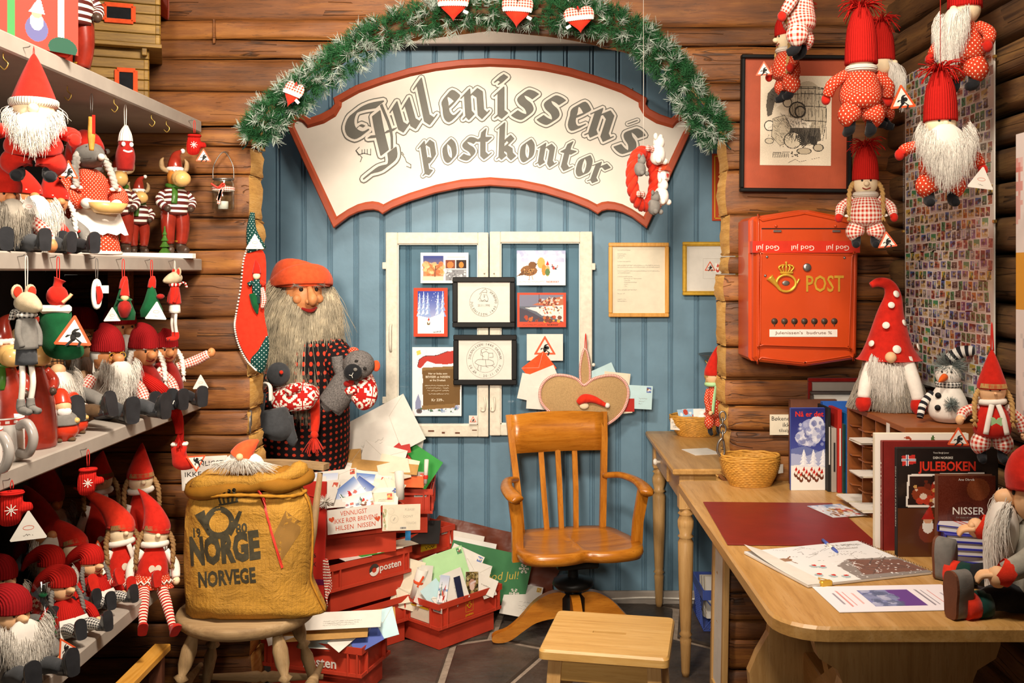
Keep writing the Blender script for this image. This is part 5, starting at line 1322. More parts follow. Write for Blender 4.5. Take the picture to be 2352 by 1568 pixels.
for i in range(11):c.nisse(.15+.075*i,.84+.03*(i % 3),.13,'#6a3a2a')
p=tabpt(1815,1125)
b=book('book','blue picture book titled Nå er det with a snowy face and nisser',(p.x,p.y,ZTB),2,.115,.272,.012,m_.bluepl,c,group=GB)
txt(b,'Nå er det',m_.bred,T((.062,-.0072,.252))@FRONT,w=.094,bold=.02)
xx=p.x+.116
SPL=[('thin black spiral-backed book beside the blue picture book',m_.ink,.010,.275),('pale grey picture book with a black top, between black and red spines',m_.greypaint,.016,.21),('tall red book in the row beside the pigeonholes',m_.cardred,.014,.272),('narrow dark green book between red and blue spines',m_.dgreen,.008,.225),('bright blue book in the row beside the pigeonholes',plain('blue_book_cloth','#1668b0',.4),.013,.262),('thin white booklet next to the bright blue book',m_.paper,.007,.252)]
yy=3.345
for i,(lb,mt,tt,hh) in enumerate(SPL):
 o=thing('book',lb,'book',(xx+tt/2,yy-.008*i,ZTB),(0,0,0),GB);xx +=tt+.001
 MB().box((0,.09,hh/2),(tt,.004,hh),.001).build('fore_edge',m_.cream,o)
 MB().box((0,.005,hh/2),(tt,.17,hh),.0015).build('cover',mt,o);MB().box((0,-.081,hh*.55),(tt*.3,.002,hh*.45)).build('spine_print',m_.paper if i % 2==0 else m_.ink,o)
for i,(lb,mt,x_,y_,w_,h_) in enumerate((('blue book standing flat behind the book row',plain('blue_book_cover','#2a5cae',.4),1.0,3.36,.20,.285),('brown book standing flat behind the blue picture book',m_.sole,.90,3.39,.16,.288))):
 book('book',lb,(x_-.02,y_,ZTB),0,w_,h_,.016,mt,group=GB)
o,w,h,z=frame('framed_picture','red-brown picture frame leaning on the wall behind the gnome',1857,868,2090,1010,3.41,9,m_.dred,m_.greypaint)
o2,w,h,z=frame('framed_picture','silver-grey picture frame standing behind the gnome and the books',1862,898,2060,1090,3.385,8,m_.steel,m_.paper)
# big books in front of the cabinet
p=tabpt(2013,1262);c=Cv(100,120,'#efe8dc');c.poly([(.3,.04),(.36,.02),(.4,.06)],'#a84a30');c.tree(.62,.1,.08,.05,'#4a6a3a','#5a7a4a');c.poly([(.8,.05),(.86,.03),(.84,.09)],'#c03a2a')
book('book','tall cream book with small Christmas motifs behind the red spine',(p.x,p.y+.02,ZTB),0,.245,.300,.014,m_.cream,c,group=GB)
book('book','dark red book with gold spine titling behind the black cookbook',(p.x+.013,p.y,ZTB),0,.235,.283,.018,plain('dark_red_cloth','#7c1f1a',.5),None,'Juletider',group=GB)
c=Cv(110,136,'#1d1716');c.rect(0,.55,1,1,'#57301a');c.poly([(.1,.24),(.86,.22),(.9,.56),(.08,.54)],'#efe8de');c.poly([(.12,.26),(.84,.24),(.88,.54),(.1,.52)],'#2a1a16')
c.ell(.24,.42,.1,.07,'#8a3a20');c.ell(.42,.38,.09,.1,'#a8301e');c.ell(.36,.48,.12,.05,'#b83a24');c.ell(.62,.42,.1,.08,'#7a5a30');c.spots(30,.15,.3,.8,.52,.025,['#c8402a','#d8a860','#6a2a1a','#e8dcc8']);c.nisse(.3,.86,.34,'#7a3a22','#b02a1c');c.nisse(.62,.84,.34,'#a8281c','#e8d8c0');c.ell(.5,.86,.1,.06,'#c03020');c.ell(.7,.88,.08,.07,'#c83a22');c.ell(.7,.88,.035,.03,'#e0c040')
c.poly([(.04,.07),(.17,.06),(.18,.14),(.05,.16)],'#c8302a');c.rect(.08,.06,.11,.16,'#f0eeea');c.rect(.04,.095,.18,.12,'#f0eeea');c.rect(.088,.06,.102,.16,'#2a3a7a');c.rect(.04,.102,.18,.113,'#2a3a7a')
p=tabpt(2058,1276);b=book('book','black Christmas cookbook titled Den norske Juleboken',(p.x,p.y,ZTB),0,.255,.275,.020,m_.ink,c,'DEN NORSKE JULEBOKEN',group=GB)
txt(b,'JULEBOKEN',m_.bred,T((.125,-.0112,.226))@FRONT,w=.145,h=.032,bold=.03);txt(b,'DEN NORSKE',m_.white,T((.115,-.0112,.251))@FRONT,w=.05,bold=.01);txt(b,'Tone Bergli Joner',m_.white,T((.11,-.0112,.263))@FRONT,w=.04)
p=tabpt(2146,1281);c=Cv(70,100,'#5d2618');c.ell(.7,.16,.2,.13,'#8a4a26',.7);c.ell(.45,.5,.3,.2,'#4a1c14',.6);c.ell(.5,.78,.25,.1,'#7a3a20',.5);c.grain(.02)
b=book('book','brown hardback titled Nisser leaning before the black cookbook',(p.x,p.y-.012,ZTB),-2,.142,.213,.022,m_.sole,c,group=GB)
txt(b,'NISSER',m_.white,T((.075,-.0122,.125))@FRONT,w=.078,bold=.008);txt(b,'Ane Ohrvik',m_.white,T((.07,-.0122,.203))@FRONT,w=.04);txt(b,'fra nisen til væsenhagg',m_.greyink,T((.075,-.0122,.108))@FRONT,w=.06)
# stack of blue picture books
blu=plain('blue_purple_cover','#3b3aa0',.4)
for i in range(6):
 p=tabpt(2182,1300);rz_=-14+random.uniform(-3,3)-(16 if i==5 else 0)
 o=thing('book','uppermost blue picture book of the stack, cover showing a stone wall' if i==5 else ['lowest','second lowest','third from the bottom','fourth from the bottom','second from the top'][i]+' blue picture book in the stack by the nisse doll','book',(p.x+.10,p.y+.03,ZTB+i*.0165),(0,0,rz_),'stacked blue picture books')
 MB().box((0,0,.0083),(.196,.146,.0125)).build('page_block',m_.paper,o)
 MB().box((0,0,.0012),(.205,.152,.0018)).build('back_cover',blu,o);MB().box((0,0,.0153),(.205,.152,.0018)).build('front_cover',blu,o);MB().box((-.102,0,.0083),(.003,.152,.016)).build('spine',blu,o)
 if i==5:
  c=Cv(60,44,'#8088b8');c.spots(70,0,0,1,.8,.06,['#6a74a8','#98a0c8','#5a6090','#a8b0d0'],.8);c.poly([(0,1),(0,.3),(.3,.4),(.45,.7),(.6,1)],'#eceaf0');c.line([(.08,.5),(.3,.85)],.03,'#d86a60');c.line([(.16,.5),(.36,.8)],.03,'#d86a60')
  pic(c,.203,.150,'cover_picture',o,T((0,0,.0166)),GLOSSY)
# small notice on the logs
o=thing('paper_notice','small handwritten paper notice Bøkene ikke tilsalgs pinned to the logs','sign',P(1805,975,3.425));k=3.425/F
MB().box((0,0,0),(74*k,.001,47*k)).build('paper',m_.cream,o)
for i,(s_,x_) in enumerate((('Bøkene er',-4),('ikke',4),('tilsalgs',-2))):txt(o,s_,m_.ink,T((x_*k,-.001,(14-i*14)*k))@FRONT,h=10*k)
# writing desk behind the pillar
DK=thing('writing_desk','pale pine writing desk with turned legs and a drawer, behind the pillar','desk',(.80,4.08,0));ZD=.78
MB().box((0,0,ZD-.012),(.56,.88,.024),.006).build('desk_top',m_.piney,DK)
MB().box((-.232,0,ZD-.08),(.02,.80,.11),.002).build('apron',m_.piney,DK);MB().box((.23,0,ZD-.08),(.02,.80,.11),.002).build('apron',m_.piney,DK)
for sy in (-1,1):MB().box((0,sy*.40,ZD-.08),(.46,.02,.11),.002).build('apron',m_.pine,DK)
dr=MB().box((-.246,.10,ZD-.082),(.012,.34,.085),.003).build('drawer',m_.piney,DK)
MB().lathe([(.006,0),(.006,.012),(.014,.018),(.015,.024),(.008,.03)],14,T((-.252,.13,ZD-.082))@RY(-90)).build('knob',m_.white,dr)
prof=[(.012,0),(.016,.02),(.02,.12),(.022,.14),(.018,.15),(.024,.158),(.018,.168),(.02,.18),(.027,.36),(.029,.50),(.022,.515),(.03,.522),(.022,.53),(.03,.56),(.03,.58),(.022,.60),(.03,.607),(.022,.615),(.028,.63),(.028,.635)]
for sx in (-1,1):
 for sy in (-1,1):
  l=MB().lathe(prof,16,T((sx*.225,sy*.385,0))).build('leg',m_.pinez,DK);MB().box((sx*.225,sy*.385,.69),(.055,.055,.13),.002).build('leg_block',m_.pinez,l)
def deskpt(px,py,H=ZD):Y=F*(CH-H)/(py-CY);return Vector(((px-CX)*Y/F,Y,H))
p=deskpt(1598,998);BK2=basket('wicker_basket','wicker basket of greeting cards with a price tag on the writing desk',(p.x,p.y-.02,ZD),.115,.085,.68)
MB().box((-.075,-.075,.055),(.042,.0015,.05),.0,RZ(-25)).build('price_tag',m_.paper,BK2);txt(BK2,'10 kort',m_.ink,RZ(-25)@T((-.075,-.0762,.062))@FRONT,w=.03);txt(BK2,'15-',m_.ink,RZ(-25)@T((-.075,-.0762,.045))@FRONT,w=.016)
for i in range(7):
 c=Cv(20,14,['#a8cde8','#e8eef4','#8ab8dc','#f0ece4'][i % 4]);c.spots(12,0,.2,1,1,.1,['#ffffff','#c8402a','#e8c890','#7ab0d8'])
 o=thing('greeting_card','small blue and white greeting card in the wicker basket on the desk','card',group='cards in the desk basket',M=T((p.x-.04+.026*i*.9,p.y-.03+.01*(i % 3),ZD+.088))@RZ(20-9*i)@RX(62));MB().box((0,0,-.001),(.09,.062,.0015)).build('card_stock',m_.paper,o);pic(c,.089,.061,'printed_picture',o,T((0,0,.0002)))
p1,p2,p3,p4=deskpt(1562,1032),deskpt(1620,1030),deskpt(1662,1042),deskpt(1600,1046)
quad_sheet('envelope','white envelope lying on the writing desk','envelope',[p1,p2,p3,p4],m_.paper,.002,dz=.0,ground=True)
# chain and hook on the pillar
o=thing('chain','short grey iron chain with a snap hook hanging on the pillar edge','chain',P(1660,955,3.40));
for i in range(4):
 R_=.012;pts=[((.006 if i % 2 else .011)*math.cos(a)*(1 if i % 2==0 else .4),(.011*math.cos(a) if i % 2 else 0),-.022*i+.016*math.sin(a)) for a in np.linspace(0,2*math.pi,13)[:-1]];MB().sweep(pts,.003,6,closed=True).build('link',m_.steel,o)
MB().tube([(0,0,-.075),(-.014,0,-.09),(-.018,0,-.12),(-.005,0,-.138),(.006,0,-.125),(.004,0,-.095),(0,0,-.08)],.004,8).build('snap_hook',m_.steel,o)
o=thing('door_hook','small metal hasp with hook and ring screwed to the end of the left log wall','hook',P(577,960,3.5));MB().box((0,-.012,0),(.012,.004,.06),.001).build('plate',m_.steel,o);MB().tube([(0,-.016,.01),(.004,-.03,.0),(.004,-.03,-.04),(.0,-.02,-.05)],.004,8).build('hook',m_.steel,o)
# stool
c0=Vector((.236,2.985,0));STL=thing('wooden_stool','low pine stool with a slotted rectangular seat','stool',c0,(0,0,-11));ZS=.42
sh=MB();ow,od=.372/2,.342/2;nn=9
outer=rc(-ow+.018,-od+.018,.018,180)+rc(ow-.018,-od+.018,.018,270)+rc(ow-.018,od-.018,.018,0)+rc(-ow+.018,od-.018,.018,90)
slot=[(.044*(1 if q else-1),0) for q in (0,1)]
# seat with a hand slot: build as ring around the slot
inn=[];
for p_ in outer:a_=math.atan2(p_[1],p_[0]);inn.append((max(-.05,min(.05,p_[0]*.3)),.008*(1 if p_[1]>0 else-1)))
n=len(outer)
sh.add([(p_[0],p_[1],ZS) for p_ in [(q[0]*.975,q[1]*.97) for q in outer]]+[(p_[0],p_[1],ZS) for p_ in inn]+[(p_[0],p_[1],ZS-.007) for p_ in outer]+[(p_[0],p_[1],ZS-.028) for p_ in outer]+[(p_[0],p_[1],ZS-.028) for p_ in inn],
       [(i,(i+1) % n,n+(i+1) % n,n+i)[::-1] for i in range(n)]+[(2*n+i,2*n+(i+1) % n,(i+1) % n,i) for i in range(n)]+[(3*n+i,3*n+(i+1) % n,2*n+(i+1) % n,2*n+i) for i in range(n)]+[(n+i,n+(i+1) % n,4*n+(i+1) % n,4*n+i) for i in range(n)]+[(3*n+i,4*n+i,4*n+(i+1) % n,3*n+(i+1) % n) for i in range(n)],None,False)
sh.build('seat',m_.pine,STL)
for sx in (-1,1):
 for sy in (-1,1):MB().sweep([(sx*(ow-.045),sy*(od-.05),ZS-.028),(sx*(ow-.02),sy*(od-.02),0)],[.028,.026],4,twist=.785).build('leg',m_.pinez,STL)
for sy in (-1,1):MB().box((0,sy*(od-.045),ZS-.065),(ow*1.45,.018,.07),.002).build('apron',m_.pine,STL)
for sx in (-1,1):MB().box((sx*(ow-.04),0,ZS-.065),(.018,od*1.4,.07),.002).build('apron',m_.piney,STL)
# blue crate under the desk
o=thing('plastic_crate','blue plastic lattice crate of papers under the writing desk','crate',(.82,4.28,.004));w,d,h=.20,.26,.17
for sx in (-1,1):MB().box((sx*w/2,0,h-.02),(.006,d,.04)).build('rim_wall',m_.bluepl,o)
for sy in (-1,1):MB().box((0,sy*d/2,h-.02),(w,.006,.04)).build('rim_wall',m_.bluepl,o)
MB().box((0,0,.003),(w,d,.006)).build('base',m_.bluepl,o)
lt=MB()
for i in range(-6,12):
 for s_ in (1,-1):
  for face in ((0,-d/2,'x'),(-w/2,0,'y'),(w/2,0,'y')):
   L2=w if face[2]=='x' else d;a_=-L2/2+i*.022
   pA=[a_ if s_>0 else-a_,0];pB=[a_+.10 if s_>0 else-a_-.10,.125]
   if abs(pA[0])>L2/2 or abs(pB[0])>L2/2:continue
   A_,B2=[((q[0],face[1],.006+q[1]) if face[2]=='x' else (face[0],q[0],.006+q[1])) for q in (pA,pB)]
   lt.sweep([A_,B2],.0022,4)
lt.build('lattice',m_.bluepl,o)['kind']='stuff'
for i in range(8):MB().box((.0,-.08+.022*i,.10),(.15,.004,.17),0,RX(-14)).build('paper_sheet',[m_.paper,m_.cream,m_.greypaint][i % 3],o)
# pale frame leaning behind the table end
o=thing('framed_picture','pale wooden frame with white mount leaning behind the trestle table','picture frame',(.662,3.515,.004),(0,0,90));
M_=RX(1)
for x_ in (-.10,.10):MB().box((x_,0,.27),(.03,.02,.54),.002,M_).build('frame_rail',m_.pinez,o)
for z_ in (.015,.525):MB().box((0,0,z_),(.17,.02,.03),.002,M_).build('frame_rail',m_.pine,o)
MB().box((0,.0,.27),(.17,.006,.48),0,M_).build('mount',m_.paper,o)
# ------------------------------------------------------------------ mail crates
def crate(label,corner,ang_a,ang_b,L,W,z,H=.19,logo=None,holder=True,barcode=True,dirt=None):
 # corner: rim corner nearest the viewer; a: direction of the long side, b: direction of the short side
 a=Vector((math.cos(math.radians(ang_a)),math.sin(math.radians(ang_a)),0));b=Vector((-a.y,a.x,0))
 if b.dot(Vector((math.cos(math.radians(ang_b)),math.sin(math.radians(ang_b)),0)))<0:b=-b
 c=Vector((corner[0],corner[1],0))+a*L/2+b*W/2
 rz=math.degrees(math.atan2(a.y,a.x))
 o=thing('mail_crate',label,'crate',(c.x,c.y,z),(0,0,rz),'red mail crates')
 t=.004;hb=H*.45;sh=MB()
 # lower body narrower, upper band wider, rim lip
 def ring(w,l,z0,z1,w2=None,l2=None):
  w2=w2 or w;l2=l2 or l
  o4=[(-l/2,-w/2),(l/2,-w/2),(l/2,w/2),(-l/2,w/2)];u4=[(-l2/2,-w2/2),(l2/2,-w2/2),(l2/2,w2/2),(-l2/2,w2/2)]
  V=[(p[0],p[1],z0) for p in o4]+[(p[0],p[1],z1) for p in u4]+[(p[0]-math.copysign(t,p[0]),p[1]-math.copysign(t,p[1]),z0) for p in o4]+[(p[0]-math.copysign(t,p[0]),p[1]-math.copysign(t,p[1]),z1) for p in u4]
  sh.add(V,[(i,(i+1) % 4,4+(i+1) % 4,4+i) for i in range(4)]+[(8+(i+1) % 4,8+i,12+i,12+(i+1) % 4) for i in range(4)]+[(4+i,4+(i+1) % 4,12+(i+1) % 4,12+i) for i in range(4)]+[((i+1) % 4,i,8+i,8+(i+1) % 4) for i in range(4)],None,False)
 ring(W-.05,L-.05,0,hb);ring(W-.028,L-.028,hb,H-.022);ring(W,L,H-.024,H)
 ring(W-.004,L-.004,hb,hb+.012)
 sh.box((0,0,.004),(L-.054,W-.054,.006))
 sh.build('shell',m_.crate,o)
 for s_ in (-1,1):
  for q in ((-.45,-.36,.40,.46) if L>.3 else (-.3,.3)):MB().box((q*L,s_*(W/2-.007),(hb+H-.02)/2),(.006,.014,H-.02-hb),.001).build('rib',m_.crate,o)
  for q in (-.3,.3):MB().box((s_*(L/2-.007),q*W,(hb+H-.02)/2),(.014,.006,H-.02-hb),.001).build('rib',m_.crate,o)
 return o,L,W,H
def on_side(o,side,L,W,x,z): # local matrix on a side: 'f' long side -y, 'l' short side -x, 'r' short side +x, 'b' long side +y
 if side=='f':return T((x,-W/2+.0125,z))@RX90
 if side=='r':return T((L/2-.0125,x,z))@RZ(90)@RX90
 if side=='l':return T((-L/2+.0125,-x,z))@RZ(-90)@RX90
 return T((-x,W/2-.0125,z))@RZ(180)@RX90
def barcode(o,M,w=.05,h=.020):
 s=MB().box((0,0,.0),(w,h,.001),0,M).build('barcode_sticker',m_.paper,o)
 mb=MB();x=-w*.44;g=random.Random(3)
 while x<w*.42:q=g.choice((.0008,.0014,.0022));mb.add([(x,-h*.36,.0009),(x+q,-h*.36,.0009),(x+q,h*.36,.0009),(x,h*.36,.0009)],[(0,1,2,3)],None,False,0,M);x +=q+g.choice((.0009,.0016))
 mb.build('barcode_bars',m_.ink,s)['kind']='stuff'
def label_holder(o,M,w=.10,h=.05,text=None,paper=None):
 MB().box((0,0,.0),(w,h,.002),0,M).build('label_slot',paper or m_.cream,o);MB().box((0,h/2,.002),(w*.98,.007,.004),.001,M).build('label_clip',m_.yellowtape,o)
 if text:
  mb=MB();scribble(mb,-w*.4,w*.4,-h*.2,h*.4,M@T((0,0,.0015)),.0012,seed=7);mb.build('label_writing',m_.ink,o)
HC=.19
C1,L1,W1,H1=crate('red mail crate on the stone floor, yellow posten horn on its side',(-.361,3.911),48,140,.36,.27,0.004)
barcode(C1,on_side(C1,'l',L1,W1,.115,.162));label_holder(C1,on_side(C1,'l',L1,W1,.01,.125),.11,.055)
mb=MB();M_=on_side(C1,'f',L1,W1,.0,.135)@T((0,0,.0012));stroke(mb,[(-.02,-.018),(.02,-.018),(.02,.03),(-.02,.03)],.0012,M_,closed=True);stroke(mb,circ(0,.006,.009,20),.003,M_);stroke(mb,[(-.006,.0),(-.014,.012)],.004,M_);stroke(mb,[(.006,.0),(.013,.010)],.002,M_);stroke(mb,[(-.006,.02),(.006,.02)],.003,M_);mb.build('horn_logo',m_.yellowtape,C1)
txt(C1,'posten',m_.yellowtape,on_side(C1,'f',L1,W1,0,.103)@T((0,0,.0012)),w=.042,bold=.01)
C2,L2,W2,H2=crate('red posten crate on the floor beside the spindle chair',(-.586,3.456),163,72,.40,.24,0.004)
txt(C2,'posten',m_.white,T((-.17+.0,W2/2-.0115,.115))@RZ(180)@RX90 if False else on_side(C2,'b',L2,W2,.03,.112)@T((0,0,.0015)),w=.13,bold=.02)
C3b,*_=crate('red mail crate at the bottom of the middle stack',(-.761,3.769),45,135,.40,.20,0.004)
C3,L3,W3,H3=crate('red crate with white posten logo in the middle of the stack',(-.765,3.765),45,135,.40,.20,.004+HC+.004)
txt(C3,'posten',m_.white,on_side(C3,'f',L3,W3,.10,.125)@T((0,0,.0015)),w=.105,bold=.02)
M_=on_side(C3,'f',L3,W3,.02,.128)@T((0,0,.0015));mb=MB()
for a0,a1,mt,nm in ((20,200,m_.steel,'logo_arc'),(200,380,m_.white,'logo_disc')):
 b_=MB();q=circ(0,0,.024,18,a0,a1);b_.add([(p[0],p[1],0) for p in q]+[(p[0]*.45,p[1]*.45,0) for p in q],[(i,i+1,19+i+1,19+i) for i in range(18)],None,False,0,M_);b_.build(nm,mt,C3)
C4,L4,W4,H4=crate('top red crate of the middle stack, handwritten notice on its side',(-.845,3.775),27,117,.385,.265,.004+2*(HC+.004))
txt(C4,'posten',m_.dred,on_side(C4,'f',L4,W4,.0,.10)@T((0,0,.0015)),w=.07,bold=.01)
C6b,*_=crate('red mail crate on the floor under the yellow-labelled crate',(-.555,4.157),48,140,.33,.165,0.004)
C6,L6,W6,H6=crate('red crate with a handwritten yellow label, near the blue wall',(-.555,4.155),48,140,.33,.17,.004+HC+.004)
barcode(C6,on_side(C6,'f',L6,W6,.12,.165),.05,.022);label_holder(C6,on_side(C6,'f',L6,W6,.02,.128),.09,.05,True,m_.yellowtape)
C5,L5,W5,H5=crate('uppermost red crate by the blue wall, heaped with letters and a barcode',(-.813,4.195),3,93,.40,.295,.004+2*(HC+.004))
barcode(C5,on_side(C5,'f',L5,W5,.145,.166),.052,.022)

# ------------------------------------------------------------------ letters: each one a thing
def envelope(label,M,w,h,mat,group=None,stamp=True,lines=3,flap=False,cat='letter',name='letter',bend=0.,cv=None,seed=0,th=.0016):
 o=thing(name,label,cat,group=group,M=M)
 mb=MB();n=6;V=[]
 for zz in (th/2,-th/2):
  for i in range(n+1):
   x=-w/2+w*i/n
   for y in (-h/2,h/2):V.append((x,y,zz+bend*((2*i/n-1)**2)))
 k=2*(n+1);Fs=[(2*i,2*i+2,2*i+3,2*i+1) for i in range(n)]+[(k+2*i,k+2*i+1,k+2*i+3,k+2*i+2) for i in range(n)]+[(2*i,k+2*i,k+2*i+2,2*i+2) for i in range(n)]+[(2*i+1,2*i+3,k+2*i+3,k+2*i+1) for i in range(n)]+[(0,1,k+1,k),(2*n,k+2*n,k+2*n+1,2*n+1)]
 mb.add(V,Fs,None,False).build('sheet',mat,o)
 zf=th/2+.0004+abs(bend)
 if cv is not None:pic(cv,w*.98,h*.98,'printed_picture',o,T((0,0,zf)))
 if flap:b_=MB();stroke(b_,[(-w/2,h/2),(0,h*.02),(w/2,h/2)],.0012,None,zf);b_.build('flap_line',m_.paleink,o)
 if stamp:
  c=Cv(5,6,['#c85a4a','#4a8a5a','#5a74b0','#c8a04a'][seed % 4]);c.spots(4,.1,.1,.9,.9,.2,['#f0e8d8','#7a4a3a','#e0c070']);pic(c,.020,.024,'stamp',o,T((w/2-.016,h/2-.018,zf+.0002)))
 if lines:
  b_=MB()
  for i in range(lines):scribble(b_,-w*.05,w*.32-.01*i,-h*.05-i*h*.11,h*.06,T((0,0,zf)),.0005,seed=seed+i)
  b_.build('address_lines',m_.greyink,o)
 return o
def scene_cv(i):
 g=random.Random(i);c=Cv(34,24,['#e8ecf2','#8fb0d8','#f0ece4','#c8d8e8'][i % 4]);c.grad(0,.5,['#3a56a0','#b8c4dc','#e8e4dc','#5a7ab8'][i % 4],'#eef0f4')
 c.rect(0,.6,1,1,'#f2f2f4');c.tree(.2+.5*g.random(),.75,.5,.16,'#4a6a54','#dfe6ea');c.nisse(.35+.4*g.random(),.9,.6,['#7a4a3a','#a83224'][i % 2]);c.spots(14,0,.5,1,1,.05,['#c8402a','#8a6a4a','#e0d0b0','#6a7a9a'],.7);return c
def LM(px,py,Y,rot=0,lean=0,yaw=0):return T(P(px,py,Y))@RZ(yaw)@RX(90-lean)@RZ(rot)
G1='letters heaped in the uppermost crate by the wall';kA=4.3/F
envelope('large grey-white padded envelope standing in the letter heap by the wall',LM(868,1000,4.34,28,12),190*kA,118*kA,m_.paper,G1,False,0,True,seed=1)
envelope('big addressed white envelope with a small Santa stamp in the letter heap by the wall',LM(836,1020,4.30,22,14),150*kA,80*kA,m_.paper,G1,False,4,seed=2)
envelope('white envelope tilted behind the addressed envelope by the wall',LM(812,1042,4.33,12,16),110*kA,70*kA,m_.paper,G1,False,0,True,seed=3)
envelope('green Christmas card with a holly print leaning in the heap by the wall',LM(940,1055,4.36,-33,10),140*kA,74*kA,m_.cardgreen,G1,False,0,seed=4)
envelope('white envelope behind the green card by the wall',LM(944,1040,4.40,-8,8),50*kA,70*kA,m_.paper,G1,False,0)
envelope('red and white card edge poking out between white envelopes by the wall',LM(898,1038,4.27,12,18),90*kA,20*kA,m_.cardred,G1,False,0)
envelope('white open envelope with a pointed flap on the heap by the wall',LM(880,1050,4.25,-14,24),100*kA,56*kA,m_.paper,G1,False,0,True)
envelope('red card with a white ball print on the heap by the wall',LM(928,1045,4.29,-52,12),60*kA,16*kA,m_.cardred,G1,False,0)
envelope('tan envelope with a floral strip on the heap by the wall',LM(916,1066,4.23,-12,30),90*kA,34*kA,m_.cream,G1,False,2)
envelope('brown kraft envelope standing at the left of the heap by the wall',LM(806,1062,4.22,4,20),46*kA,60*kA,m_.kraft,G1,False,0,True)
envelope('long brown kraft envelope lying across the heap by the wall',LM(884,1072,4.20,-6,40),150*kA,26*kA,m_.kraft,G1,False,0)
envelope('white long envelope under the kraft strip by the wall',LM(836,1082,4.19,-6,36),130*kA,34*kA,m_.paper,G1,False,0,True)
envelope('cream card with a red band at the front of the heap by the wall',LM(905,1082,4.185,14,22),70*kA,44*kA,m_.cream,G1,False,0)
envelope('orange envelope strip at the front edge of the crate by the wall',LM(892,1104,4.185,-2,25),160*kA,26*kA,m_.cardorange,G1,False,0)
envelope('small green envelope behind the orange strip',LM(908,1096,4.195,-4,30),60*kA,14*kA,m_.cardgreen,G1,False,0)
envelope('clear-wrapped grey card at the right end of the crate by the wall',LM(955,1098,4.20,-4,12),46*kA,30*kA,m_.greypaint,G1,True,0)
def roll(label,px,py,Y,h,r,lean,mat=None):
 o=thing('paper_roll',label,'rolled letter',M=T(P(px,py,Y))@RY(lean));MB()._lathe([(r*.9,0),(r,0),(r*1.15,h),(r*1.02,h),(r*.8,.002)],18,None,0,True).build('roll',mat or m_.paper,o);return o
o=roll('slim white paper roll tied with red ribbon at the crate corner by the wall',977,1110,4.17,.10,.008,3);MB()._lathe([(.0095,.02),(.0105,.028),(.0095,.036)],12,None,0,True).build('ribbon',m_.ribbon,o)
roll('white paper roll standing behind the handwritten notice',920,1146,3.96,.11,.016,-3)
# heap in the top crate of the middle stack
G2='cards heaped in the top crate of the middle stack';kB=3.9/F
r=random.Random(4)
HL=[(760,1098,4.02,8,120,20),(722,1110,3.98,4,110,24),(775,1116,3.99,-14,90,30),(810,1108,4.02,-6,100,26),(840,1112,4.02,-16,90,30),(868,1122,4.0,-20,80,26),(858,1132,3.97,-28,80,30),(760,1134,3.92,6,70,40),(735,1128,3.90,-4,80,30),(893,1128,3.98,-22,60,28),(880,1140,3.95,4,70,24),(705,1122,3.93,12,90,24)]
for i,(px,py,Y,rot,w_,h_) in enumerate(HL):
 mat=[m_.paper,m_.cream,m_.paper,m_.kraft if i==9 else m_.paper][i % 4]
 envelope(f"{'long' if w_ > 95 else 'short'} {'kraft' if i == 9 else ('white', 'cream')[i % 4 == 1]} {('blank', 'stamped')[i % 2 == 0]} letter {('turned face down', 'lying face up')[i % 3 == 0]}, {('tilted left', 'tilted right')[rot < 0]}, in the middle stack's card heap",LM(px,py,Y,rot,52+r.uniform(-8,8)),w_*kB,h_*2.2*kB,mat,G2,i % 2==0,0,i % 3==0,cv=scene_cv(i) if i in (1,3) else None,seed=i)
envelope('winter nisse postcard tilted on the card heap of the middle stack',LM(800,1138,3.90,40,18),74*kB,56*kB,m_.paper,G2,False,0,cv=scene_cv(3),cat='postcard',name='postcard')
envelope('blue and red nisse postcard leaning on the card heap of the middle stack',LM(826,1128,3.91,-35,16),46*kB,58*kB,m_.paper,G2,False,0,cv=scene_cv(0),cat='postcard',name='postcard')
envelope('snow-scene postcard lying low on the card heap above the notice',LM(822,1152,3.885,14,22),70*kB,34*kB,m_.paper,G2,False,0,cv=scene_cv(6),cat='postcard',name='postcard')
envelope('postcard back with a stamp frame above the white postcard',LM(872,1146,3.93,4,10),66*kB,30*kB,m_.cream,G2,True,2)
# notices
def slip(label,pts_c,w,h,M,mat=None):
 o=thing('paper_notice',label,'sign',M=M);MB().box((0,0,0),(w,h,.001)).build('paper',mat or m_.paper,o);return o
w,h=125*3.79/F,56*3.79/F
NT=slip('white notice in orange hand lettering: Vennligst ikke rør brevene hilsen nissen',None,w,h,T(P(814,1192,3.80))@RZ(24)@RX90@RZ(1.5) )
for i,(s_,x_,ww) in enumerate((('VENNLIGST',-.01,.5),('IKKE RØR BREVENE',.03,.82),('HILSEN  NISSEN',.02,.74))):txt(NT,s_,m_.redink,T((x_*w,h*(.30-.29*i),.0012)),w=ww*w,h=h*.19)
for sx,sy in ((-.42,.08),(.44,-.12)):MB().prism(heart2d(.022,.022,20),.0006,.001,T((sx*w,sy*h,0))@RZ(10)).build('drawn_heart',m_.redink,NT)
w,h=87*3.9/F,60*3.9/F
PC=slip('white postcard with pencilled Please dont touch taped to the crate stack',None,w,h,T(P(922,1188,3.915))@RZ(12)@RX90@RZ(-1),m_.cream)
for i,(s_,x_) in enumerate((('PLEASE!',.22),('DONT',.18),('TOUCH!',.26))):txt(PC,s_,m_.paleink,T((x_*w,h*(.30-.26*i),.0010)),w=w*.26,h=h*.09)
mb=MB();stroke(mb,circ(-.19*w,-.05*h,.016,24),.0008,None,.001);stroke(mb,circ(-.28*w,.26*h,.013,20),.0006,None,.001);stroke(mb,[(-.21*w,-.1*h),(-.17*w,0)],.004,None,.001);mb.build('printed_postmark',m_.paleink,PC)
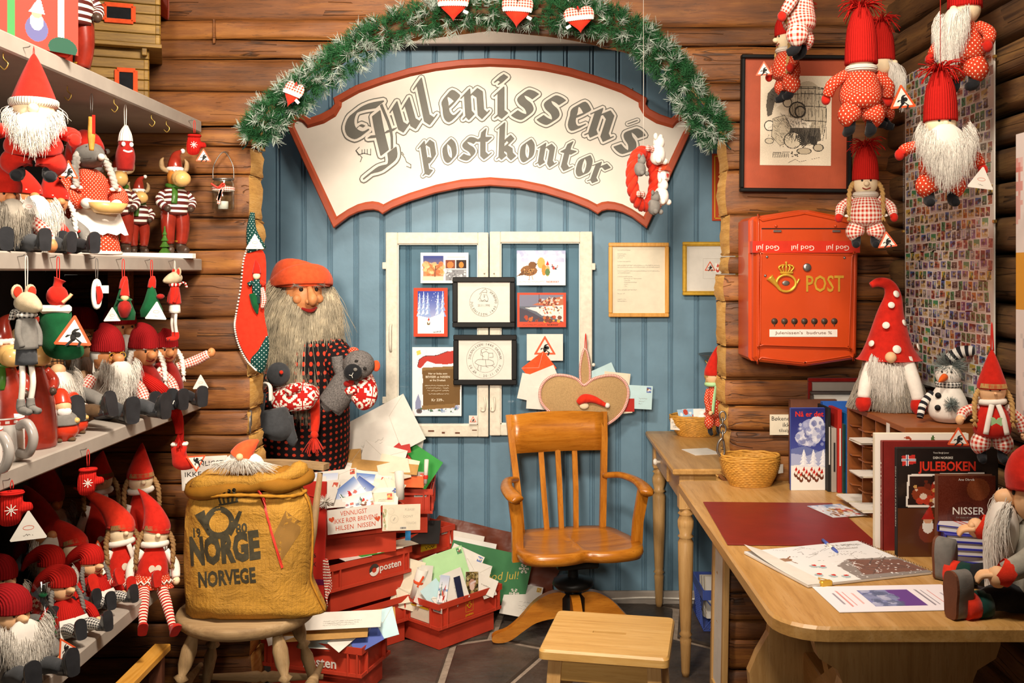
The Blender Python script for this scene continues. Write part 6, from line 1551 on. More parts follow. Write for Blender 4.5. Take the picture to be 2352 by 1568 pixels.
c=Cv(12,20,'#efe6d0');c.spots(26,0,0,.6,1,.12,['#9aa87a','#c8b890','#b8705a','#7a8a5a'],.6);pic(c,w*.14,h*.8,'printed_twigs',PC,T((-w*.42,-.05*h,.0008)));barcode(PC,T((.05*w,-.40*h,.0005)),.025,.010)
# front crate heap
G3='letters standing in the front crate';kC=4.05/F
envelope('white letter tied with orange ribbon standing at the left of the front crate',LM(936,1340,4.05,-20,14,20),58*kC,110*kC,m_.cream,G3,False,0)
o=roll('rolled white letter tied with an orange ribbon in the front crate',952,1372,4.03,.12,.020,16);MB()._lathe([(.022,.06),(.024,.066),(.022,.072)],14,None,0,True).build('ribbon',m_.orange,o);MB().box((-.012,-.022,.075),(.008,.001,.05),0,RY(14)).build('ribbon_tail',m_.orange,o)
envelope('mint green envelope with yellow daffodil stamps standing in the front crate',LM(1028,1312,4.10,17,16,6),96*kC,92*kC,m_.mint,G3,True,3,seed=1)
envelope('white letter with a blue dotted line standing behind the mint envelope',LM(1062,1300,4.16,-24,14),80*kC,80*kC,m_.paper,G3,True,0,seed=2)
envelope('white letter with a printed green triangle beside the mint envelope',LM(976,1345,4.02,-12,10,30),30*kC,90*kC,m_.paper,G3,False,0)
envelope('floral white letter standing behind the ribboned roll',LM(985,1310,4.11,22,14),60*kC,60*kC,m_.paper,G3,True,0,seed=0)
envelope('blue harbour picture card in the front crate',LM(1018,1352,3.99,-12,10,20),22*kC,60*kC,m_.cyan,G3,False,0,cv=scene_cv(1))
envelope('pale blue envelope corner at the front of the front crate',LM(996,1360,4.00,34,12,20),46*kC,44*kC,m_.cyan,G3,False,0)
envelope('white window envelope leaning in the middle of the front crate',LM(1044,1346,4.02,14,14,25),54*kC,70*kC,m_.paper,G3,False,2)
envelope('dark navy card poking out beside the photo in the front crate',LM(1054,1350,4.01,8,10,30),16*kC,52*kC,plain('navy_card','#20243e',.5),G3,False,0)
c=Cv(26,36,'#5a4a2c');c.spots(90,0,0,1,1,.07,['#7a6a34','#2a2418','#a8925a','#c8b88a'],.8);c.ell(.5,.5,.26,.2,'#b88a74');c.ell(.5,.62,.2,.16,'#d8b8a8');c.line([(.4,.5),(.75,.4)],.12,'#d8c4c0')
envelope('brown and gold woodland photo card in the front crate',LM(1084,1340,4.09,-10,14,40),36*kC,54*kC,m_.paper,G3,False,0,cv=c,cat='photo',name='photo_card')
for i,(px,py,Y,rot,w_,h_) in enumerate([(1094,1320,4.14,-22,64,60),(1108,1340,4.12,-30,70,40),(1118,1352,4.13,8,36,40),(1100,1356,4.14,30,60,30),(1020,1372,4.01,34,50,36),(1034,1374,4.015,-20,40,30),(1075,1310,4.18,10,50,50),(975,1366,4.02,-34,44,50),(940,1362,4.04,4,60,40),(1066,1330,4.12,-30,60,70)]):
 envelope(f"{('flat', 'bent', 'curled')[i % 3]} {('white', 'cream')[i == 8]} letter {('showing its flap', 'showing pen lines')[i % 2]}, {('leaning left', 'leaning right')[rot < 0]} in the front crate",LM(px,py,Y,rot,18+4*(i % 3),20+6*(i % 4)),w_*kC,h_*kC,m_.paper if i != 8 else m_.cream,G3,False,i % 3,i % 2==0,bend=.004*(i % 3),seed=i)
# lower-left crate heap
G4='letters in the crate beside the spindle chair';kD=3.5/F
envelope('long white letter with a hand-drawn red heart lying on the crate by the chair',LM(755,1425,3.50,3,50),240*kD,44*kD,m_.paper,G4,False,3,seed=11)
b_=bpy.data.objects[-1] if False else None
for i,(px,py,Y,rot,w_,h_,mt) in enumerate([(720,1440,3.52,2,250,40,m_.kraft),(735,1446,3.5,4,220,40,m_.kraft),(640,1448,3.50,24,60,50,m_.paper),(668,1430,3.53,2,30,40,m_.paper),(880,1432,3.58,18,60,60,m_.cyan),(870,1424,3.62,10,80,50,m_.kraft),(840,1464,3.51,32,70,40,m_.bluepl),(765,1470,3.52,-4,120,36,m_.paper),(795,1462,3.50,-40,40,60,m_.paper),(730,1474,3.51,4,60,20,m_.cyan),(820,1450,3.56,20,80,50,m_.paper)]):
 envelope(['brown kraft envelope directly under the heart letter','second brown kraft envelope, lower in the crate by the chair','curled white letter sticking out behind the chair leg','small white slip standing behind the chair leg','pale blue envelope at the right end of the crate by the chair','kraft envelope behind the pale blue one by the chair','blue plastic mailer in the crate by the chair','wide white letter low in the crate by the chair','white letter standing folded at the crate front by the chair','small pale blue slip low in the crate by the chair','white letter beneath the pale blue envelope by the chair'][i],LM(px,py,Y,rot,46+6*(i % 3)),w_*kD,h_*1.3*kD,mt,G4,False,0,i % 2==0,seed=i)
# small papers in the other crates
envelope('blue strip of paper behind the taped postcard',LM(937,1238,4.10,0,5),12*kA,36*kA,plain('blue_paper','#2a86c8',.5),None,False,0)
envelope('dark folder lying in the yellow-labelled crate',LM(965,1222,4.25,2,70),90*kA,90*kA,m_.ink,None,False,0)
for i in range(4):envelope('thin stack of letters between the two middle crates',T((-.70+.055*i,3.90+.05*i,.391+.0018*i))@RZ(40),70*kB,60*kB,[m_.paper,m_.cardgreen,m_.paper,m_.cream][i],'letters between the middle crates',False,0)
# big red envelope with string
RE=thing('red_envelope','large red cardboard envelope addressed in black pen, tied with red and white string','envelope',M=T(P(686,1408,3.62))@RZ(-6)@RX(-4));w,h=.19,.475;kk=3.6/F
MB().box((0,0,h/2),(w,.012,h),.002,Matrix.Shear('XZ',4,(.0,0)) if False else None).build('envelope_body',m_.cardred,RE)
for i,(s_,z_,ww) in enumerate((("gården's",.285,.08),('hus',.245,.045),('bakken 6',.21,.085),('DRØBAK',.178,.08))):txt(RE,s_,m_.ink,T((.012+.004*i,-.0068,z_))@FRONT,w=ww,h=.016,name='address_lettering')
mb=MB();stroke(mb,[(-w/2,.40),(0,.33),(w/2,.385)],.0015,FRONT,.0066);mb.build('flap_fold',m_.dred,RE)
MB().box((.055,-.0065,.07),(.03,.001,.065)).build('white_sticker',m_.paper,RE);MB().box((0,-.0063,.115),(w,.001,.02)).build('foil_tape',plain('purple_foil','#8a2a5a',.15,metal=.5),RE)
for i in range(7):MB().tube([(w/2+.006+.003*i-.01,-.010-.002*i,.20),(w/2+.004*i,-.014,.13),(w/2+.018-.002*i,-.016,.03+.006*i),(w/2+.006+.004*i,-.012,.10),(w/2+.002*i,-.012,.20)],.0013,5).build('string_loop',m_.rwstripe,RE)
st=MB();A=[];C_=[]
for i in range(160):d=Vector(rng.normal(size=3)).normalized();A.append((.095,-.014,.405));C_.append(Vector((.095,-.014,.405))+d*.028)
st.strands(A,C_,C_,.0016,1);st.build('pompom',m_.beard,RE)
MB().tube([(-w/2,-.008,.455),(-.02,-.012,.44),(.06,-.012,.42),(.09,-.012,.405)],.001,5).build('thread',m_.thread,RE)
# brown parcel and green card behind the front crate
PB=thing('brown_parcel','flat parcel in glossy brown paper leaning on the blue wall behind the crate','parcel',M=T((-.20,4.44,.068))@RX(-10)@RY(13));w,h=.58,.27
V=[];n=10
for i in range(n+1):
 for j in range(n+1):V.append((-w/2+w*i/n+.01*math.sin(j*1.3),.008*math.sin(i*1.7+j)+(.0 if j>1 else-.03*(2-j)),.012+h*j/n))
mb=MB();mb.add(V,[(i*(n+1)+j,(i+1)*(n+1)+j,(i+1)*(n+1)+j+1,i*(n+1)+j+1) for i in range(n) for j in range(n)]);mb.add([(p[0],p[1]+.012,p[2]) for p in V],[(i*(n+1)+j,i*(n+1)+j+1,(i+1)*(n+1)+j+1,(i+1)*(n+1)+j) for i in range(n) for j in range(n)]);mb.build('wrapping',m_.brownpaper,PB)
GC=envelope('large dark green card reading God jul with two white snowflakes',LM(1120,1318,4.33,-13,10,4),190*4.33/F,116*4.33/F,m_.darkgreencard,None,False,0,cat='card',name='christmas_card')
txt(GC,'God Jul!',plain('gold_pen','#c8b04a',.4),T((.06,-.0,.002))@RZ(14),w=.15,shear=.2)
for cx,cy in ((.15,.055),(.13,-.055)):
 mb=MB()
 for k in range(6):
  a=math.radians(60*k+10);u=(math.cos(a),math.sin(a));stroke(mb,[(cx,cy),(cx+.022*u[0],cy+.022*u[1])],.0026,None,.0022)
  for q in (.010,.016):
   for s_ in (-.9,.9):stroke(mb,[(cx+q*u[0],cy+q*u[1]),(cx+q*u[0]+.006*math.cos(a+s_),cy+q*u[1]+.006*math.sin(a+s_))],.0022,None,.0022)
 mb.build('snowflake',m_.wht,GC)
envelope('white poster-edged picture sheet behind the green card',LM(1085,1275,4.37,-12,10,4),100*4.37/F,70*4.37/F,m_.paper,None,False,0,cv=scene_cv(2),cat='card',name='picture_card')
envelope('white lettered strip sticking out above the green card',LM(1066,1238,4.40,-12,8,4),90*4.4/F,30*4.4/F,m_.paper,None,False,3)
envelope('clear-sleeved white letter with a stamp strip on the floor by the parcel',LM(1198,1378,4.30,-14,55,4),86*4.3/F,90*4.3/F,m_.paper,None,True,3,seed=3)

# ------------------------------------------------------------------ oak office armchair
OC=thing('office_chair','varnished oak swivel armchair with slatted back and curved feet','chair',(.172,4.05,0),(0,0,13));ZC=.415
pts=[(-.255,-.05),(-.25,-.15),(-.21,-.205),(-.12,-.225),(-.05,-.215),(0,-.195),(.05,-.215),(.12,-.225),(.21,-.205),(.25,-.15),(.255,-.05),(.235,.06),(.21,.15),(.15,.195),(0,.205),(-.15,.195),(-.21,.15),(-.235,.06)]
ol=spline(pts,4,True);n=len(ol);sb=MB();V=[(p[0]*.97,p[1]*.97,ZC-.042) for p in ol]+[(p[0],p[1],ZC-.022) for p in ol]+[(p[0]*.985,p[1]*.985,ZC) for p in ol];R_=6
for k in range(1,R_+1):
 q=1-k/R_
 for p in ol:
  x,y=p[0]*.985*max(q,.001),p[1]*.985*max(q,.001);dip=.016*(1-q**2)*(1 if abs(x)>.01 else .6)*(1 if y>-.16 else .3);V.append((x,y,ZC-dip+.006*math.exp(-(x/.03)**2)*(y<-.02)*(1-q)))
Fs=[(k*n+i,k*n+(i+1) % n,(k+1)*n+(i+1) % n,(k+1)*n+i) for k in range(2+R_) for i in range(n)]+[tuple(range(n-1,-1,-1))]
sb.add(V,Fs).build('seat',m_.oakx,OC)
bk=Matrix.Rotation(math.radians(-12),4,'X')
for sx in (-1,1):MB().sweep([(sx*.175,.165,ZC-.05),(sx*.185,.185,ZC+.12),(sx*.205,.235,ZC+.36),(sx*.212,.265,ZC+.475)],[(.019,.013)]*4,4,twist=.785).build('back_post',m_.oak,OC)
V=[];nx=10
for i in range(nx+1):
 x=-.205+.41*i/nx;cy=.022*(1-(x/.205)**2)
 for (y,z) in ((.235+cy,ZC+.315),(.222+cy,ZC+.315),(.25+cy,ZC+.475),(.263+cy,ZC+.475)):V.append((x,y,z+(.008*(1-(x/.2)**2) if z>ZC+.4 else 0)))
Fs=[]
for i in range(nx):a=4*i;Fs +=[(a+1,a+5,a+6,a+2),(a+0,a+3,a+7,a+4),(a+2,a+6,a+7,a+3),(a+0,a+4,a+5,a+1)]
MB().add(V,Fs+[(0,1,2,3),(4*nx,4*nx+3,4*nx+2,4*nx+1)],None,True).build('back_rail',m_.oakx,OC)
for x in (-.075,.0,.075):MB().sweep([(x*.85,.185,ZC-.01),(x*.95,.215,ZC+.16),(x,.252,ZC+.33)],[(.016,.007)]*3,4,twist=.785).build('slat',m_.oak,OC)
for sx in (-1,1):
 ar=MB().tube([(sx*.195,.20,ZC+.21),(sx*.245,.12,ZC+.225),(sx*.275,-.0,ZC+.222),(sx*.272,-.11,ZC+.212),(sx*.262,-.15,ZC+.205)],[(.016,.013),(.02,.014),(.026,.015),(.032,.016),(.026,.013)],12).build('armrest',m_.oak,OC)
 MB().sweep([(sx*.245,-.07,ZC-.055),(sx*.25,-.08,ZC+.08),(sx*.268,-.095,ZC+.205)],[(.032,.013),(.030,.013),(.032,.013)],4,twist=.785).build('arm_support',m_.oak,OC)
MB().box((0,-.01,ZC-.075),(.17,.16,.05),.006).build('tilt_mechanism',m_.blackmetal,OC)
MB().lathe([(.03,.17),(.032,.19),(.022,.2),(.022,.33),(.03,.335),(.03,.345)],16).build('spindle',m_.blackmetal,OC)
MB()._lathe([(.02,.205),(.07,.22),(.085,.235),(.08,.25),(.03,.262),(.02,.265)],24,None,0,True).build('hand_wheel',m_.blackmetal,OC)
MB().lathe([(.045,.08),(.05,.10),(.05,.18),(.035,.20)],16).build('hub',m_.blackmetal,OC)
for ang in (172,262,352,82):
 prof_=[(.02,.19),(.05,.205),(.10,.20),(.16,.165),(.22,.10),(.27,.06),(.315,.045),(.33,.03),(.325,.012),(.29,.008),(.25,.02),(.20,.055),(.15,.085),(.08,.10),(.02,.10)]
 MB().prism([tuple(q) for q in spline(prof_,3)],-.018,.018,RZ(ang)@RX90).build('foot',m_.oakx,OC)

# ------------------------------------------------------------------ spindle chair with the mail sack
SC=thing('spindle_chair','worn wooden spindle chair with a round slab seat and turned legs','chair',(-.893,3.12,0));ZQ=.45
n=40;ol=[(.205*math.cos(a)*(1+.02*math.cos(2*a)),.20*math.sin(a)) for a in np.linspace(0,2*math.pi,n+1)[:-1]]
mb=MB();mb.add([(p[0]*.93,p[1]*.93,ZQ-.04) for p in ol]+[(p[0]*1.,p[1],ZQ-.028) for p in ol]+[(p[0]*1.01,p[1]*1.01,ZQ-.01) for p in ol]+[(p[0]*.98,p[1]*.98,ZQ) for p in ol],[(k*n+i,k*n+(i+1) % n,(k+1)*n+(i+1) % n,(k+1)*n+i) for k in range(3) for i in range(n)]+[tuple(range(3*n,4*n)),tuple(range(n-1,-1,-1))]);mb.build('seat',m_.greywood,SC)
tl=[(.012,0),(.016,.06),(.012,.10),(.022,.106),(.012,.112),(.020,.17),(.025,.24),(.014,.272),(.028,.282),(.014,.292),(.026,.32),(.029,.36),(.016,.415)]
def turned(parent,a,b,prof,name,mat,s=1.):
 a,b=Vector(a),Vector(b);L=(b-a).length;zmax=prof[-1][1];R=(b-a).to_track_quat('Z','Y').to_matrix().to_4x4();R.translation=a
 return MB().lathe([(r*s,z/zmax*L) for r,z in prof],14,R).build(name,mat,parent)
feet=[(-.20,-.17),(.20,-.17),(-.19,.18),(.19,.18)]
for fx,fy in feet:turned(SC,(fx*1.12,fy*1.12,0),(fx*.62,fy*.62,ZQ-.035),tl,'leg',m_.greywoodz,.82)
pr=[(.008,0),(.011,.1),(.014,.2),(.019,.28),(.014,.30),(.02,.315),(.014,.33),(.019,.35),(.014,.42),(.011,.5),(.008,.6)]
for a,b in (((-.205,-.175,.16),(.205,-.175,.16)),((-.205,.18,.16),(.205,.18,.16)),((-.2,-.17,.2),(-.2,.18,.2)),((.2,-.17,.2),(.2,.18,.2))):turned(SC,a,b,pr,'stretcher',m_.greywood)
for x in (-.175,-.06,.06,.175):turned(SC,(x*.85,.165,ZQ-.01),(x*1.05,.235,ZQ+.375),[(.008,0),(.013,.1),(.010,.2),(.014,.3),(.009,.6)],'spindle',m_.greywoodz)
turned(SC,(-.175,.15,ZQ-.01),(-.225,.20,ZQ+.30),[(.010,0),(.014,.1),(.017,.25),(.006,.4)],'back_post',m_.greywoodz)
rail=spline([(-.205,.235,ZQ+.395),(-.1,.262,ZQ+.40),(0,.268,ZQ+.402),(.1,.262,ZQ+.40),(.205,.235,ZQ+.395)],4)
MB().sweep(rail,[(.030,.014)]*len(rail),4,twist=.785).build('top_rail',m_.greywood,SC)
o=slip('white card hand-lettered Vennligst ikke sitte på stolen, behind the mail sack',None,.155,.11,T(P(470,1086,3.30))@RX90@RZ(3))
for i,s_ in enumerate(('VENNLIGST','IKKE SITTE','PÅ STOLEN')):txt(o,s_,m_.ink,T((.0,.032-.034*i,.0012)),w=.13,h=.016)
# the sack
SK=thing('mail_sack','ochre canvas mail sack printed 1980 Norge Norvege with post horn and crown','sack',(-.873,3.09,ZQ));kS=3.0/F
def skp(px,py):return ((px-CX)*2.98/F+.873,CH-(py-CY)*2.98/F-ZQ)
NU,NV=40,30
def sack_pt(u,v):           # u around 0..2pi (front at -y), v height 0..1
 hh=.392;z=hh*v
 wx=.186+.010*math.sin(v*3.0)-.03*max(0,v-.8)/.2*.6;wy=.125*(1-.35*v)*(1.0 if v>.08 else .75+.25*v/.08)
 cu,su=math.cos(u),math.sin(u);e=.62
 x=wx*math.copysign(abs(cu)**e,cu);y=wy*math.copysign(abs(su)**.8,su)
 x +=(.055*max(0,1-v/.25)*(cu>0)*abs(cu)**2)
 wr=.0035*math.sin(9*u+14*v)+.003*math.sin(23*u-6*v+1)+.005*math.sin(5*u+20*v)*(v>.75)+.004*math.sin(30*v+3*u)*(v<.15)
 y +=wr*(1 if su<0 else .5)
 if v>.86:q=(v-.86)/.14;x *= 1-.10*q;y *= 1-.2*q
 z +=.012*math.cos(u*2)*(v>.5)*v+(.02*cu*v*-.2)
 return (x,y,max(.004,z))
V=[sack_pt(2*math.pi*i/NU,j/NV) for j in range(NV+1) for i in range(NU)]
Fs=[(j*NU+i,j*NU+(i+1) % NU,(j+1)*NU+(i+1) % NU,(j+1)*NU+i) for j in range(NV) for i in range(NU)]
mb=MB();mb.add(V,Fs+[tuple(range(NU-1,-1,-1))]);sack_o=mb.build('sack_body',m_.sack,SK)
bvh=BVHTree.FromPolygons([Vector(v) for v in V],Fs)
# rolled collar
for ring_,(zz,sc_,rr,mt) in enumerate(((.392,.93,.020,m_.sackdark),(.410,.80,.024,m_.sack),(.405,.62,.018,m_.sackdark))):
 pts=[(.19*sc_*math.cos(a)+.01*math.sin(3*a),.085*sc_*math.sin(a)-.01+.006*math.cos(4*a),zz+.008*math.sin(3*a+ring_)+.006*math.cos(a)+(.012 if math.cos(a)>.3 else 0)) for a in np.linspace(0,2*math.pi,41)[:-1]]
 MB().sweep(pts,[rr*(1+.25*math.sin(5*a+ring_)) for a in np.linspace(0,2*math.pi,41)[:-1]],8,closed=True).build('gathered_collar',mt,SK)
pts=[(.178*math.cos(a),.093*math.sin(a)-.012,.376+.006*math.sin(3*a)) for a in np.linspace(math.pi,2*math.pi,50)]
MB().sweep(pts,[.0055+.0012*math.sin(i*1.6) for i in range(50)],6).build('hem_cord',m_.rope,SK)
MB().tube([tuple(Vector(sack_pt(2*math.pi*.985,v))+Vector((.004,-.006,0))) for v in np.linspace(.98,.02,9)],.004,6).build('side_seam',m_.rope,SK)
def project(mb_src,lift=.0012):
 out=MB();
 for f,in zip(mb_src.f):pass
 nv=[]
 for p in mb_src.v:
  h_=bvh.ray_cast(Vector((p[0],-.6,p[2])),Vector((0,1,0)))
  nv.append((p[0],(h_[0].y if h_[0] is not None else-.1)-lift,p[2]))
 mb_src.v=nv;return mb_src
def subdiv(mb,maxl=.012):
 for _ in range(5):
  nf=[];done=True;cache={}
  for f in mb.f:
   if len(f)>3:
    for i in range(1,len(f)-1):nf.append([f[0],f[i],f[i+1]])
   else:nf.append(f)
  out=[]
  for f in nf:
   P_=[Vector(mb.v[i]) for i in f];L=[(P_[i]-P_[(i+1) % 3]).length for i in range(3)];m=L.index(max(L))
   if L[m]>maxl:
    done=False;i,j=f[m],f[(m+1) % 3];key=(min(i,j),max(i,j))
    if key not in cache:cache[key]=len(mb.v);q=(P_[m]+P_[(m+1) % 3])/2;mb.v.append(tuple(q))
    c=cache[key];k=f[(m+2) % 3];out +=[[i,c,k],[c,j,k]]
   else:out.append(f)
  mb.f=out
  if done:break
 mb.uv=[None]*len(mb.f);mb.sm=[True]*len(mb.f);mb.mi=[0]*len(mb.f);return mb
def sack_text(s,x0,x1,y0,y1,rot,bold):
 c=skp((x0+x1)/2,(y0+y1)/2);b_=MB();kk_=2.98/F
 txt(None,s,None,T((c[0],-.3,c[1]))@RX90@RZ(rot),w=(x1-x0)*kk_,h=(y1-y0)*kk_,bold=bold,into=b_)
 project(subdiv(b_)).build('printed_lettering',m_.sackink,SK)
sack_text('NORGE',428,594,1228,1296,7,.06);sack_text('NORVEGE',453,588,1308,1344,6,.04);sack_text('19',435,455,1218,1240,6,.03);sack_text('80',537,564,1205,1228,8,.03)
hc=skp(498,1204);b_=MB();kk_=2.98/F;M_=T((hc[0],-.3,hc[1]))@RX90
q=circ(0,0,36*kk_,30);b_.add([(p[0],p[1],0) for p in q]+[(p[0]*.62,p[1]*.62,0) for p in q],[(i,i+1,31+i+1,31+i) for i in range(30)],None,False,0,M_)
b_.add([(a*kk_,b*kk_,0) for a,b in ((-18,-32),(-40,-6),(-58,16),(-36,28),(-30,8),(-22,-10))],[tuple(range(6))],None,False,0,M_)
b_.add([(a*kk_,b*kk_,0) for a,b in ((20,-24),(34,-4),(46,28),(54,26),(42,-6),(30,-30))],[tuple(range(6))],None,False,0,M_)
project(subdiv(b_)).build('printed_horn',m_.sackink,SK)
b_=MB();hc=skp(515,1145);M_=T((hc[0],-.3,hc[1]))@RX90@RZ(12)
stroke(b_,[(-24*kk_,-16*kk_),(22*kk_,-16*kk_)],4*kk_,M_)
for x in (-24,-12,0,12,24):stroke(b_,[(x*.8*kk_,-14*kk_),(x*kk_,4*kk_),(x*.9*kk_,14*kk_)],5*kk_,M_);stroke(b_,circ(x*kk_,14*kk_,3*kk_,8),3*kk_,M_)
stroke(b_,[(-24*kk_,4*kk_),(24*kk_,4*kk_)],3*kk_,M_);project(subdiv(b_)).build('printed_crown',m_.sackink,SK)
b_=MB();P4=[skp(*q) for q in ((650,1178),(692,1215),(645,1290),(622,1240))];b_.add([(p[0],-.3,p[1]) for p in P4],[(0,1,2,3)],None,False);project(subdiv(b_),.001).build('sewn_patch',m_.patch,SK)
b_=MB();P4=[skp(*q) for q in ((589,1128),(594,1127),(649,1305),(644,1308))];b_.add([(p[0],-.3,p[1]) for p in P4],[(0,1,2,3)],None,False);project(subdiv(b_),.004).build('pink_ribbon',m_.ribbon,SK)
# ------------------------------------------------------------------ doll kit (each doll is built in metres, facing -y, z up)
def fan_strands(n,origin,width,depth,length,spread=1.3,fwd=.15,seed=0,r=.0014,seg=4,bush=.18,up=.0,arc=True,mb=None,M=None,wav=.12):
 g=np.random.default_rng(seed);u=g.uniform(-1,1,n);o=np.array(origin,float)
 zz=(-.30*width*(1-u**2) if arc else 0*u)+g.normal(0,.05,n)*width
 A=np.stack([u*width/2,-depth*np.sqrt(np.maximum(0,1-u**2*.85))+g.uniform(-.1,.1,n)*depth,zz+up],1)+o
 L=length*(1-.45*np.abs(u)**1.5)*g.uniform(.5,1.05,n)
 B=A+np.stack([u*width*.14*spread+g.normal(0,wav,n)*width*.35,-fwd*length*g.uniform(.4,1.2,n),-L*.4],1)
 C=A+np.stack([u*width*.04*spread+g.normal(0,bush,n)*width*.45,-fwd*length*g.uniform(.0,1.0,n)*.6,-L],1)
 mb=mb or MB();mb.strands(A,B,C,r,seg,.35,M=M);return mb
def pom(mb,c,r,n=120,seed=0,th=.0012,M=None):
 g=np.random.default_rng(seed);d=g.normal(size=(n,3));d /= np.linalg.norm(d,axis=1,keepdims=True);A=np.tile(np.array(c,float),(n,1));C=A+d*r*g.uniform(.75,1.1,(n,1));mb.strands(A,(A+C)/2+g.normal(0,.08,(n,3))*r,C,th,2,.6,M=M);return mb
def tassel(mb,c,r,n=60,seed=0,th=.0016,up=(0,0,1.)):      # loose yarn ends: short up, long falling over
 g=np.random.default_rng(seed);A=np.tile(np.array(c,float),(n,1));a=g.uniform(0,6.28,n);q=g.uniform(.5,1.2,n)*r
 B=A+np.stack([np.cos(a)*q*.7,np.sin(a)*q*.7,np.abs(g.normal(.55,.3,n))*r],1);C=A+np.stack([np.cos(a)*q*1.25,np.sin(a)*q*1.25,g.uniform(-.8,.5,n)*r],1);mb.strands(A,B,C,th,4,.9);return mb
def braid(mb,pts,r,k=14,n=8):
 q=spline(pts,8);L=len(q);t=np.linspace(0,1,L)
 for ph in (0,math.pi):
  off=np.stack([np.cos(t*k*2+ph)*r*.45,np.sin(t*k*2+ph)*r*.35,0*t],1);mb.sweep(q+off,[r*.72*(1-.25*x) for x in t],n)
 return mb
def face(head,s,c,r,skin,nose=.32,eyes=True,smile=True,nosemat=None,brow=None,glasses=False,nlen=1.15):
 # c head centre, r head radius, parented to the head mesh
 MB().ell((c[0],c[1]-r*(.95+nose*.45),c[2]-r*.08),(r*nose,r*nose*nlen,r*nose*.92),10,7).build('nose',nosemat or skin,head)
 if eyes:
  for sx in (-1,1):MB().ell((c[0]+sx*r*.34,c[1]-r*.90,c[2]+r*.20),(r*.085,r*.06,r*.10),8,6).build('eye',m_.ink,head)
 if smile:MB().tube([(c[0]-r*.32,c[1]-r*.90,c[2]-r*.42),(c[0],c[1]-r*.95,c[2]-r*.54),(c[0]+r*.32,c[1]-r*.90,c[2]-r*.42)],r*.045,6).build('mouth',m_.dred,head)
 if brow:
  for sx in (-1,1):MB().ell((c[0]+sx*r*.36,c[1]-r*.90,c[2]+r*.38),(r*.2,r*.08,r*.07),8,5).build('eyebrow',brow,head)
 if glasses:
  for sx in (-1,1):MB().sweep([(c[0]+sx*r*.36+r*.24*math.cos(a),c[1]-r*1.05,c[2]+r*.12+r*.2*math.sin(a)) for a in np.linspace(0,6.283,17)[:-1]],r*.03,5,closed=True).build('spectacle_rim',m_.gold,head)
def hat(parent,c,r,mat,kind='cone',h=1.,lean=(0,0),brim=None,pomm=None,seed=0,drop=0.):
 z0=c[2]+r*(.25 if kind=='cone' else .48)-drop*r;h=h*r
 if kind=='cone':
  pts=[(c[0],c[1],z0-r*.05),(c[0],c[1],z0+h*.12),(c[0]+lean[0]*h*.25,c[1]+lean[1]*h*.25,z0+h*.5),(c[0]+lean[0]*h*.7,c[1]+lean[1]*h*.7,z0+h*.85),(c[0]+lean[0]*h,c[1]+lean[1]*h,z0+h)]
  rr=[r*1.06,r*1.03,r*.66,r*.27,r*.05]
 elif kind=='knit':
  pts=[(c[0],c[1],z0-r*.1),(c[0],c[1],z0+h*.3),(c[0]+lean[0]*h*.3,c[1]+lean[1]*h*.3,z0+h*.65),(c[0]+lean[0]*h*.8,c[1]+lean[1]*h*.8,z0+h*.95),(c[0]+lean[0]*h,c[1]+lean[1]*h,z0+h)]
  rr=[r*1.08,r*1.04,r*.90,r*.52,r*.12]
 else:       # floppy cap: top falls backwards / sideways
  pts=[(c[0],c[1],z0-r*.15),(c[0],c[1],z0+r*.5),(c[0]+lean[0]*h*.3,c[1]+lean[1]*h*.35,z0+r*.95),(c[0]+lean[0]*h*.8,c[1]+lean[1]*h*.8,z0+r*.55),(c[0]+lean[0]*h*1.1,c[1]+lean[1]*h*1.1,z0-r*.3)]
  rr=[r*1.12,r*1.12,r*.72,r*.42,r*.12]
 ho=MB().tube(pts,rr,16,5).build('hat',mat,parent)
 if brim:MB().tube([(c[0],c[1],z0-r*.14),(c[0],c[1],z0-r*.02),(c[0],c[1],z0+r*.22),(c[0],c[1],z0+r*.28)],[r*1.05,r*1.17,r*1.17,r*1.04],18,3).build('hat_band',brim,ho)
 if pomm:
  b_=MB()
  if pomm[0]=='pom':pom(b_,pts[-1],r*pomm[2],130,seed)
  elif pomm[0]=='ball':b_.ell(pts[-1],r*pomm[2],10,7)
  else:tassel(b_,pts[-1],r*pomm[2],70,seed,r*.045)
  b_.build('pompom',pomm[1],ho)
 return ho
SOLE=[tuple(q) for q in spline([(-.36,-.30),(-.42,.15),(-.46,.62),(-.36,1.05),(0,1.2),(.36,1.05),(.46,.62),(.42,.15),(.36,-.30),(0,-.40)],2,True)]
def boot(mb,ankle,d,s,toe_up=True):      # a boot at the end of a leg: shaft, upper and flat sole facing along d
 a=Vector(ankle);d=Vector(d).normalized();x=d.cross(Vector((0,0,1))).normalized();z=x.cross(d)
 if z.z<0:z=-z
 mb.tube([tuple(a-d*s*.7),tuple(a-d*s*.1),tuple(a+d*s*.25)],[s*.36,s*.38,s*.40],10,3)
 rings=[(.05,.72),(.30,.92),(.52,1.0),(.56,1.06),(.72,1.06)];n=len(SOLE)
 V=[tuple(a+d*s*t+x*(p[0]*k*s)+z*(p[1]*(k if t>.2 else .55)*s)) for t,k in rings for p in SOLE]
 mb.add(V,[(r*n+i,r*n+(i+1) % n,(r+1)*n+(i+1) % n,(r+1)*n+i) for r in range(len(rings)-1) for i in range(n)]);mb.add(V[-n:],[tuple(range(n))],None,False);mb.add(V[:n],[tuple(range(n-1,-1,-1))],None,True);return mb
